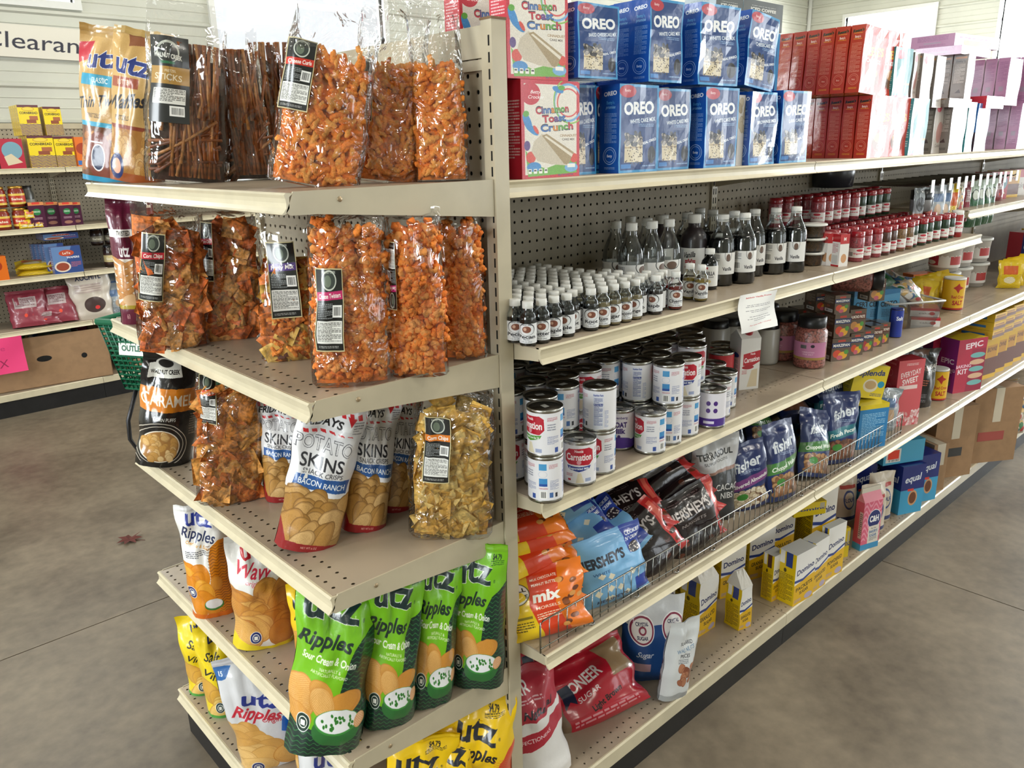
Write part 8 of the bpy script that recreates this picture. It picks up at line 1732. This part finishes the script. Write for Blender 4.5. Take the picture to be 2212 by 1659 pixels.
# the block of small extract bottles: columns run back from the shelf edge
WORDS = [('Pecan', 'dark'), ('Butter', 'dark'), ('Maple', 'dark'), ('Maple', 'dark'), ('Root', 'plum'), ('Root', 'dark'), ('Rum', 'pale'), ('Sugar', 'pale'), ('Coconut', 'pale'), ('Orange', 'pale'), ('Strawb', 'plum'), ('Raspb', 'plum'), ('Cherry', 'plum'), ('Cherry', 'red')]
ORD = ('first', 'second', 'third', 'fourth', 'fifth', 'sixth', 'seventh', 'eighth', 'ninth', 'tenth', 'eleventh', 'twelfth', 'thirteenth', 'fourteenth')
R1 = random.Random(3)
for c in range(14):
    x = .034+.0358*c; w, lq = WORDS[c]; yf = -.047+(.018 if c in (4, 10, 12) else 0)+.002*R1.random()
    for k in range(10):
        y = yf+.0356*k
        if y > .31: break
        if x > .46 and y > .02: break
        if x > .40 and y > .10: break
        if c == 0 and y > -.03 and 0: pass
        face = math.degrees(math.atan2(-1.1028-y, -.9768-x))
        bottle('extract_bottle', 'white-capped extract bottle, %s column from the post, %s' % (ORD[c], 'at the shelf edge' if k == 0 else '%s one back' % ORD[k]), 'small extract bottles', extract(w, lq), (x+R1.uniform(-.0006, .0006), y, 1.259), face-180+R1.uniform(-28, 20))
for c in CANS: can(c[1], 'milk cans on the third long shelf', (c[0],), c[2], c[3], **(c[4] if len(c) > 4 else {}))
# milk carton extras
for o in [o for o in bpy.data.objects if o.name.startswith('milk_carton')]:
    h = .15; mb = MB(); mb.add([(-.031, -.031, h), (.031, -.031, h), (.031, .031, h), (-.031, .031, h), (-.031, 0, h+.022), (.031, 0, h+.022)], [(0, 1, 5, 4), (2, 3, 4, 5), (1, 2, 5), (3, 0, 4)]); mb.build('gable_top', mat('carton_white', (.86, .85, .83), rough=.4), o)
    c = MB().lathe([(.014, 0), (.014, .016), (.012, .018), (.0005, .018)], 16, cap=False).build('screw_cap', RED_CAP, o, (0, -.008, h+.008)); c.rotation_euler = (radians(20), 0, 0)
for o in [o for o in bpy.data.objects if o.name.startswith('sugar_carton')]:
    xs = [v.co.x for v in o.data.vertices]; ys = [v.co.y for v in o.data.vertices]; h = max(v.co.z for v in o.data.vertices); x, y = max(xs), max(ys)
    mb = MB(); mb.add([(-x, -y, h), (x, -y, h), (x, y, h), (-x, y, h), (-x, 0, h+.035), (x, 0, h+.035)], [(0, 1, 5, 4), (2, 3, 4, 5), (1, 2, 5), (3, 0, 4)]); mb.build('gable_top', mat('carton_pink', (.84, .5, .56), rough=.4), o)
    MB().box((-x, -.002, h+.033), (x, .002, h+.052)).build('top_fold', mat('carton_cream', (.84, .82, .76), rough=.4), o)

# ------------------------------------------------------------------ wire fences of the fourth shelf
def fence(lab, x0, x1, y=-.072, z=.589, h=.075):
    t = thing('wire_fence', lab, 'fence', (x0, y, z), group='wire fences on the shelf edge'); L = x1-x0; n = int(L/.0268); r = .0013
    wm = MB().tube([(0, 0, 0), (0, 0, h)], r, 5).mesh('wire', WIRE)
    for i in range(n+1): ob('wire', wm, t, (L*i/n, 0, 0))
    MB().tube([(0, 0, 0), (0, 0, h-.008), (.008, 0, h), (L-.008, 0, h), (L, 0, h-.008), (L, 0, 0)], .0021, 6).build('frame_wire', WIRE, t)
    MB().tube([(0, -.0022, .012), (L, -.0022, .012)], .0016, 6).build('lower_wire', WIRE, t)
    for k in range(1, int(L/.16)): MB().tube([(k*.16-.008, -.002, .002), (k*.16-.004, -.007, -.001), (k*.16+.004, -.007, -.001), (k*.16+.008, -.002, .002)], .0016, 5).build('clip', WIRE, t)
fence('wire fence panel in front of the candy and chocolate bags', .03, .965)
fence('wire fence panel in front of the blue nut bags', .985, 1.88)
# curled paper sign clipped to the second shelf
def sheet(name, lab, cat, design, c, u, v, nseg=8, curl=.02, wave=.006, grp=None, rough=.6):
    """thin paper: centre-top c, width vector u, down vector v"""
    mb = MB(); u = Vector(u); v = Vector(v); n = u.cross(v).normalized(); c = Vector(c)
    for side, eps in ((1, 0), (-1, .0004)):
        vs = []; us = []; fs = []
        for j in range(nseg+1):
            for i in range(nseg+1): vs.append(c+u*(i/nseg-.5)+v*(j/nseg)+n*(curl*(j/nseg)**2*cos((i/nseg-.5)*3)+wave*sin(i/nseg*6+j*.6)+eps))
        for j in range(nseg):
            for i in range(nseg):
                q = [j*(nseg+1)+i, (j+1)*(nseg+1)+i, (j+1)*(nseg+1)+i+1, j*(nseg+1)+i+1]; uu = [(i/nseg, 1-j/nseg), (i/nseg, 1-(j+1)/nseg), ((i+1)/nseg, 1-(j+1)/nseg), ((i+1)/nseg, 1-j/nseg)]
                fs.append(q if side > 0 else q[::-1]); us.append(uu if side > 0 else uu[::-1])
        mb.add(vs, fs, us, 0, True)
    return tag(mb.build(name, printm(design, rough=rough, coat=0, bump=.05)), lab, cat, grp)
sheet('price_sign', 'white paper price sign hanging from the second shelf edge', 'sign', 'price_card', (.789, -.092, 1.262), (.172, 0, -.008), (-.016, -.012, -.09), curl=-.012)
sheet('paper_sign', 'long handwritten clearance sign on the wall', 'sign', 'sign_clear', (.70, 5.165, 2.455), (1.5, 0, -.02), (0, 0, -.2), curl=0, wave=.003)
sheet('paper_sign', 'pink handwritten sign hanging at the left photo edge', 'sign', 'sign_pink', (-.10, 4.70, .53), (.30, 0, .0), (0, -.01, -.23), curl=-.01)

# ------------------------------------------------------------------ more goods in the distance
def spec_box(kind, lab, grp, des, x, y, z, w, d, h, yaw=-90, cat='box', **k): return carton_box(kind, lab, cat, grp, (des,) if isinstance(des, str) else des, (x, y, z), yaw, w, d, h, **k)
def card_box(lab, x, y, z, w, d, h, yaw, open_=False, tape=True, sign=False, kind='cardboard_box', grp='cardboard boxes'):
    t = thing(kind, lab, 'cardboard box', (x, y, z), radians(yaw+90), grp); T = .005
    if open_:
        for a, b in (((-w/2, -d/2, 0), (w/2, -d/2+T, h)), ((-w/2, d/2-T, 0), (w/2, d/2, h)), ((-w/2, -d/2, 0), (-w/2+T, d/2, h)), ((w/2-T, -d/2, 0), (w/2, d/2, h))): MB().box(a, b).build('side_panel', CARD, t)
        MB().box((-w/2, -d/2, 0), (w/2, d/2, T)).build('bottom_panel', CARD, t)
        for q, r_ in (((-w*.05, .25), (.045, .02)), ((-w*.28, .16), (.02, .02)), ((w*.28, .2), (.018, .018))):
            m = MB(); m.lathe([(r_[0], 0), (.0005, .0006)], 16, cap=False); o = m.build('hand_hole', mat('hole_dark', (.05, .045, .04), rough=.9), t, (q[0], -d/2-.0004, h*.3+q[1]*h)); o.rotation_euler = (pi/2, 0, 0); o.scale = (1, r_[1]/r_[0], 1)
    else:
        MB().box((-w/2, -d/2, 0), (w/2, d/2, h)).build('box_body', CARD, t)
        MB().box((-w/2, -.001, h), (w/2, .001, h+.0015)).build('flap_seam', mat('card_dark', (.4, .3, .22), rough=.9), t)
        if tape: MB().box((-.022, -d/2-.0008, h*.55), (.022, d/2+.0008, h+.0008)).build('packing_tape', mat('tape', (.8, .76, .68), rough=.15, coat=.8), t)
        if sign: MB().box((-w*.34, -d/2-.0012, h*.3), (w*.2, -d/2-.0004, h*.42)).build('shipping_label', mat('label_red' if sign == 2 else 'label_black', (.62, .3, .27) if sign == 2 else (.25, .25, .25), rough=.6), t); MB().box((-w/2-.0012, -d*.2, h*.68), (-w/2-.0004, d*.1, h*.9)).build('address_label', mat('paper_white', (.85, .85, .82), rough=.6), t)
    return t
card_box('tall taped cardboard box, frontmost on the lowest deck', 3.12, .02, .122, .26, .2, .37, -122, sign=2)
card_box('cardboard box left of the tall taped one', 2.80, .10, .122, .22, .22, .34, -118, sign=1)
card_box('cardboard box standing beside the blue sweetener boxes', 2.60, .10, .122, .08, .24, .22, -115)
card_box('open brown cardboard box on the bottom of the wall shelving', .22, 4.93, .155, .72, .36, .34, -96, open_=True, kind='open_cardboard_box')
card_box('open cardboard box behind the green cart', .95, 4.93, .155, .5, .36, .36, -90, open_=True, kind='open_cardboard_box')
for i, (x, y, c) in enumerate(((.1, 4.95, 'bag_clear_mix'), (.3, 4.93, 'tube_green'), (.42, 5.0, 'bag_red'))): print_bag('snack_pack', 'packet showing over the rim of the open box, %s from the left' % ORD[i], 'bag', 'packets in the open box', c, (x, y, .3), -100, .2, .2, .06, seed=400+i, back=30)
# hooks with white tags and the packets they hold
TAGM = mat('tag_white', (.82, .84, .82), rough=.35); k = 0
HK = [2.109, 2.201, 2.283, 2.363, 2.44, 2.514, 2.60, 2.681, 2.76, 2.841, 2.90, 2.975, 3.062]
HZ = 1.452
for i, x in enumerate(HK):
    t = thing('peg_hook', 'chrome peg hook with a white tag, %s from the left' % ORD[i], 'hook', (x, .02, HZ), group='peg hooks under the top shelf')
    MB().tube([(0, .314, 0), (0, .0, 0), (0, -.01, .006)], .0028, 5).build('hook_wire', WIRE, t); MB().box((-.014, -.014, -.022), (.014, -.012, .022)).build('tag', TAGM, t)
    if i < 12:
        des, w, h, lab = (('tube_grey', .05, .13, 'grey and red icing tube pack'), ('tube_grey', .05, .12, 'grey icing tube pack'), ('bag_silver', .09, .15, 'silver clear packet'), ('bag_silver', .07, .16, 'silver clear packet'), ('pack_yellow', .06, .17, 'yellow decorating packet'), ('bag_clear_mix', .06, .15, 'multicolour decorating packet'),
                          ('bag_red', .04, .16, 'narrow red packet'), ('tube_green', .06, .19, 'green icing tube'), ('tube_green', .06, .19, 'green icing tube'), ('tube_green', .06, .19, 'green icing tube'), ('tube_green', .06, .19, 'green icing tube'), ('bag_red', .07, .1, 'small red packet'))[i]
        print_bag('hanging_packet', '%s hanging from the %s peg hook' % (lab, ORD[i]), 'packet', 'packets on the peg hooks', des, (x, .05, HZ-h-.006), -112, w, h, .022, seed=420+i, flat=False)
for i, (x, y, z) in enumerate(((2.62, .1, .94), (2.62, .1, 1.055), (2.80, .12, .94), (2.80, .12, 1.055), (3.0, .1, .94), (3.0, .1, 1.055), (3.18, .12, .94), (3.18, .12, 1.055))):
    pass
BKS = [(2.78, .16, 1.055), (2.96, .17, 1.055), (3.15, .16, 1.055), (2.78, .16, .94), (2.96, .17, .94), (3.15, .16, .94)]
for i, p in enumerate(BKS):
    f_ = math.degrees(math.atan2(-1.1028-p[1], -.9768-p[0])); bottle('frosting_bucket', 'white frosting bucket with red label, %s, %s level' % (('left', 'middle', 'right')[i % 3], ('upper', 'lower')[i//3]), 'frosting buckets', TYPES['bucket'](), p, f_-180, 'bucket')
R2 = random.Random(8)
for i in range(8): print_bag('seasoning_packet', 'yellow seasoning packet leaning in the row, %s from the left' % ORD[i], 'packet', 'yellow seasoning packets', 'pack_yellow', (2.34+.045*i, .10+.01*(i % 2), .942), -150, .10, .13, .018, roll=R2.uniform(-22, 10), seed=440+i, flat=False)
for i in range(6): print_bag('seasoning_packet', 'yellow packet beside the tall blue box, %s one' % ORD[i], 'packet', 'yellow packets near the blue box', 'pack_yellow', (3.16+.05*i, .0, .942), -150, .10, .13, .018, roll=R2.uniform(-22, 10), seed=450+i, flat=False)
for i, (des, lab, x, y, z, w, h) in enumerate((('bag_silver', 'silver flour-like pouch lying in the clear bin', 2.06, .08, 1.04, .16, .14), ('tube_green', 'green and white canister lying on the bin goods', 2.04, .1, 1.08, .09, .2), ('bag_clear_mix', 'mixed packet poking out of the clear bin', 2.12, .04, 1.03, .15, .12), ('bag_silver', 'pale packet fallen beside the clear bin', 1.94, .16, 1.06, .15, .14), ('bag_clear_mix', 'mixed packet lying behind the clear bin', 2.2, .2, 1.0, .18, .14))):
    print_bag('baking_packet', lab, 'packet', 'packets around the clear bin', des, (x, y, z), -120, w, h, .05, roll=30*(-1)**i, back=50, seed=460+i, flat=False)
t = thing('clear_bin', 'clear plastic bin full of packets behind the red boxes', 'bin', (2.09, .05, .941), radians(-30), 'bins')
MB().add([(-.09, -.06, 0), (.09, -.06, 0), (.09, .06, 0), (-.09, .06, 0), (-.11, -.08, .1), (.11, -.08, .1), (.11, .08, .1), (-.11, .08, .1)], [(3, 2, 1, 0), (0, 1, 5, 4), (1, 2, 6, 5), (2, 3, 7, 6), (3, 0, 4, 7)]).build('bin_body', film('bin_plastic', (.85, .85, .85), .18, .2, 6, .1), t)
MB().tube([(-.11, -.08, .1), (.11, -.08, .1), (.11, .08, .1), (-.11, .08, .1), (-.11, -.08, .1)], .004, 6).build('bin_rim', WHITE_CAP, t)
for i, (x, y, z, lab) in enumerate(((2.50, .14, .94, 'blue and red small box among the packets'), (2.62, .2, .94, 'orange small box at the back of the third shelf'), (2.44, .24, .94, 'blue flat box at the back of the third shelf'))): spec_box('small_box', lab, 'small boxes at the back', ('cake_zero', 'orange_box', 'certo')[i], x, y, z, .12, .06, .12, -115)
for i in range(5): spec_box('mix_box', 'mix box on the short upper shelf in the third bay, %s from the left' % ORD[i], 'boxes on the short shelf', ('marzipan', 'red_cake', 'brownie', 'red_flat', 'cake_grey')[i], 2.95+.16*i, .12, 1.345, .12, .08, .12, -108)
for i in range(6): spec_box('mix_box', 'far box in the fourth bay, %s from the left' % ORD[i], 'boxes in the fourth bay', ('red_cake', 'brownie', 'cake_pink', 'cake_red', 'orange_box', 'brownie')[i], 3.8+.2*i, .12, .94, .15, .1, .2, -105)
for i in range(4): spec_box('mix_box', 'far box on the high shelf of the fourth bay, %s from the left' % ORD[i], 'boxes on the high fourth shelf', ('red_cake', 'cake_teal', 'marzipan', 'brownie')[i], 3.8+.25*i, .12, 1.30, .16, .1, .16, -105)
# clear goods bags in the low far bays
for i, (x, y, z, w, h, bk) in enumerate(((3.62, .06, .42, .3, .3, 30), (3.82, .08, .46, .3, .26, 40), (4.05, .1, .42, .3, .3, 25), (4.3, .1, .45, .3, .3, 30), (3.55, .0, .125, .2, .26, 10), (3.75, .02, .125, .22, .24, 10), (4.6, .08, .4, .3, .3, 20))):
    print_bag('plastic_goods_bag', 'shiny plastic bag of mixed goods far down the aisle, %s' % ORD[i], 'bag', 'shiny bags far down the aisle', 'bag_clear_mix', (x, y, z), -112, w, h, .12, back=bk, seed=480+i, rough=.15)
tf = thing('wire_shelf_bin', 'grey rail and wire front holding the shiny bags far down the aisle', 'shelf rail', (3.66, -.06, .36))
MB().box((0, 0, 0), (1.2, .012, .05)).build('rail', RAIL, tf); [MB().tube([(.03*k, .02, .05), (.03*k, .02, .13)], .0015, 4).build('wire', WIRE, tf) for k in range(30)]
MB().box((0, .0, -.004), (1.2, .38, .0)).build('shelf_board', WEAR, tf)
for i, (x, y) in enumerate(((.88, .17),)): print_bag('clear_sweetener_bag', 'clear bag of blue and white packets beside the red boxes', 'bag', 'clear packet bags', 'bag_silver', (1.87, .0, .588), -115, .13, .16, .06, seed=499, rough=.15, roll=8)

# ------------------------------------------------------------------ left background goods
def jar(kind, lab, grp, x, y, z, r, h, liq, des, capm, cat='jar'):
    f_ = math.degrees(math.atan2(-1.1-y, -.97-x)); ms = bottle_meshes((kind, r, h, str(des), capm.name), [(r*.7, 0), (r, .003), (r, h*.84), (r*.86, h*.92), (r*.84, h)], 0, liq, r*.88, .014, r+.0005, (h*.15, h*.7), des, capm, 16, (.1, .9)); bottle(kind, lab, grp, ms, (x, y, z), f_-180, cat)
GOLD = mat('gold_lid', (.72, .55, .22), rough=.3, metal=.6); SALSA = mat('salsa', (.5, .14, .07), rough=.2, coat=.5); BROWNJ = mat('brown_jar', (.16, .09, .06), rough=.2, coat=.5); ORJ = mat('orange_sauce', (.78, .4, .1), rough=.3, coat=.4)
for i in range(6):
    x = .02+.105*(i % 3); jar('salsa_jar', 'gold-lidded salsa jar, %s of its %s row on the wall shelf' % (('left one', 'middle one', 'right one')[i % 3], ('lower', 'upper')[i//3]), 'salsa jars', x-.03, 4.80, 1.192+.135*(i//3), .046, .12, SALSA, ('jar_sauce',), GOLD)
jar('dark_jar', 'dark jar with round green label behind the salsa', 'dark jars on the wall shelf', .27, 4.9, 1.192, .05, .25, mat('grey_jar', (.3, .3, .27), rough=.3), ('jar_sauce', '5c7c50', '9a9a90'), BLACK_CAP)
for i in range(3): jar('sauce_bottle', 'tall brown sauce bottle by the shelf joint, %s from the left' % ORD[i], 'sauce bottles', .78+.1*i, 4.8, 1.192, .042, .22, mat('sauce_brown', (.4, .16, .08), rough=.2, coat=.5), ('jar_sauce', '5c1c14', '7c3020'), RED_CAP, 'bottle')
for i in range(4): jar('jam_jar', 'dark brown jar with cream label on the third wall shelf, %s from the left' % ORD[i], 'dark jars', .70+.085*i, 4.82+.06*(i % 2), .888, .045, .14, BROWNJ, ('jar_sauce', 'd8c890', '3c2018'), GOLD if i % 2 else BLACK_CAP)
for i in range(3): jar('jam_jar', 'dark jar stacked on the others, %s' % ORD[i], 'dark jars', .66+.09*i, 4.93, 1.03, .04, .11, BROWNJ, ('jar_sauce', '8c8470', '2c1c18'), BLACK_CAP)
for i in range(3): jar('mustard_bottle', 'orange sauce bottle at the end of the third wall shelf, %s' % ORD[i], 'orange bottles', 1.03+.1*i, 4.80, .888, .042, .16, ORJ, ('jar_sauce', 'd85020', 'e8a040'), mat('tan_cap', (.7, .55, .3), rough=.4), 'bottle')
# green plastic cart basket with its sign, on a wire stand
GRN = mat('green_plastic', (.03, .38, .26), rough=.4, coat=.3)
GRNH = holes('green_mesh', GRN, (0, 2), (.024, .024), .0085, (0, 0)); 
cx, cy = .265, 2.247
t = thing('shopping_cart', 'green plastic mesh shopping cart behind the end shelves', 'cart', (cx, cy, 0), radians(-60))
zb, zt = .70, .99
def frustum(mb, a, b, z0, z1, shell=.004):
    vs = [(-a[0], -a[1], z0), (a[0], -a[1], z0), (a[0], a[1], z0), (-a[0], a[1], z0), (-b[0], -b[1], z1), (b[0], -b[1], z1), (b[0], b[1], z1), (-b[0], b[1], z1)]; return mb.add(vs, [(0, 1, 5, 4), (1, 2, 6, 5), (2, 3, 7, 6), (3, 0, 4, 7), (3, 2, 1, 0)])
# mesh basket built of real slats and cross bars
BA, BB = (.20, .24), (.235, .29)
def lerp(a, b, t_): return a+(b-a)*t_
for nm, (p0, p1, q0, q1) in {'front_grid': ((-BA[0], -BA[1]), (BA[0], -BA[1]), (-BB[0], -BB[1]), (BB[0], -BB[1])), 'side_grid': ((-BA[0], BA[1]), (-BA[0], -BA[1]), (-BB[0], BB[1]), (-BB[0], -BB[1])), 'far_side_grid': ((BA[0], -BA[1]), (BA[0], BA[1]), (BB[0], -BB[1]), (BB[0], BB[1])), 'rear_grid': ((BA[0], BA[1]), (-BA[0], BA[1]), (BB[0], BB[1]), (-BB[0], BB[1]))}.items():
    mb = MB(); n = 18
    for i in range(n+1):
        a = Vector((lerp(p0[0], p1[0], i/n), lerp(p0[1], p1[1], i/n), zb)); b = Vector((lerp(q0[0], q1[0], i/n), lerp(q0[1], q1[1], i/n), zt)); mb.tube([a, b], .0045, 4)
    for j in range(15):
        s = j/14; a = Vector((lerp(p0[0], q0[0], s), lerp(p0[1], q0[1], s), lerp(zb, zt, s))); b = Vector((lerp(p1[0], q1[0], s), lerp(p1[1], q1[1], s), lerp(zb, zt, s))); mb.tube([a, b], .0045, 4)
    tag(mb.build(nm, GRN, t), None, kind='stuff')
MB().box((-BA[0], -BA[1], zb-.006), (BA[0], BA[1], zb)).build('basket_floor', GRN, t)
MB().tube([(-BB[0], -BB[1], zt), (BB[0], -BB[1], zt), (BB[0], BB[1], zt), (-BB[0], BB[1], zt), (-BB[0], -BB[1], zt)], .014, 8).build('basket_rim', GRN, t)
GREYW = mat('grey_frame', (.22, .22, .23), rough=.35, metal=.5)
MB().tube([(-.18, -.2, .69), (-.2, -.255, .56), (-.2, -.262, .48), (-.19, -.24, .42), (-.16, -.1, .40), (-.1, .2, .40)], .009, 8).build('frame_tube', GREYW, t)
for sx in (-.12, .14):
    MB().tube([(sx, .1, .69), (sx, .12, .4), (sx, .28, .12)], .011, 8).build('frame_tube', GREYW, t); MB().tube([(sx, .05, .12), (sx, .5, .12)], .011, 8).build('frame_tube', GREYW, t)
    for sy in (.08, .46): w_ = MB().lathe([(.045, -.012), (.05, -.008), (.05, .008), (.045, .012)], 16).build('wheel', BLACK_CAP, t, (sx, sy, .052)); w_.rotation_euler = (0, pi/2, 0)
mb = MB(); mb.add([(-.07, 0, -.045), (.07, 0, -.045), (.07, 0, .045), (-.07, 0, .045)], [(0, 1, 2, 3)], [[(0, 0), (1, 0), (1, 1), (0, 1)]]); so = mb.build('store_sign', printm('sign_outlet', rough=.5, coat=.1, bump=.02), t, (-.09, -.277, .90)); so.rotation_euler = (radians(-8), 0, 0)
for i, d_ in enumerate(('bag_red', 'tube_green', 'choc_blue')): print_bag('snack_packet', 'packet lying in the green cart, %s one' % ORD[i], 'packet', 'packets in the green cart', d_, (cx-.08+.12*i, cy+.06-.08*i, .78), -110, .2, .2, .06, back=20, seed=520+i)
# leaf and litter on the floor
mb = MB(); R3 = random.Random(2); pts = []
for k in range(14): a = k/14*2*pi; r = .055*(1 if k % 2 else .5)*(1.3 if k == 1 else 1); pts.append((r*cos(a), r*sin(a), .004+.012*R3.random()))
mb.add([(0, 0, .003)]+pts, [(0, k+1, (k+1) % 14+1) for k in range(14)]); mb.tube([(0, 0, .004), (.05, -.05, .003)], .0012, 5)
tag(mb.build('fallen_leaf', mat('dry_leaf', (.36, .16, .13), rough=.8), None, (-.117, 2.357, .0)), 'dry reddish leaf lying on the concrete floor', 'leaf')
MB2 = MB().box((-.012, -.006, 0), (.012, .006, .002)).build('paper_scrap', mat('scrap', (.8, .8, .78), rough=.7), None, (2.35, -.72, .0005)); MB2.rotation_euler = (0, 0, .6); tag(MB2, 'tiny white paper scrap on the aisle floor', 'scrap')
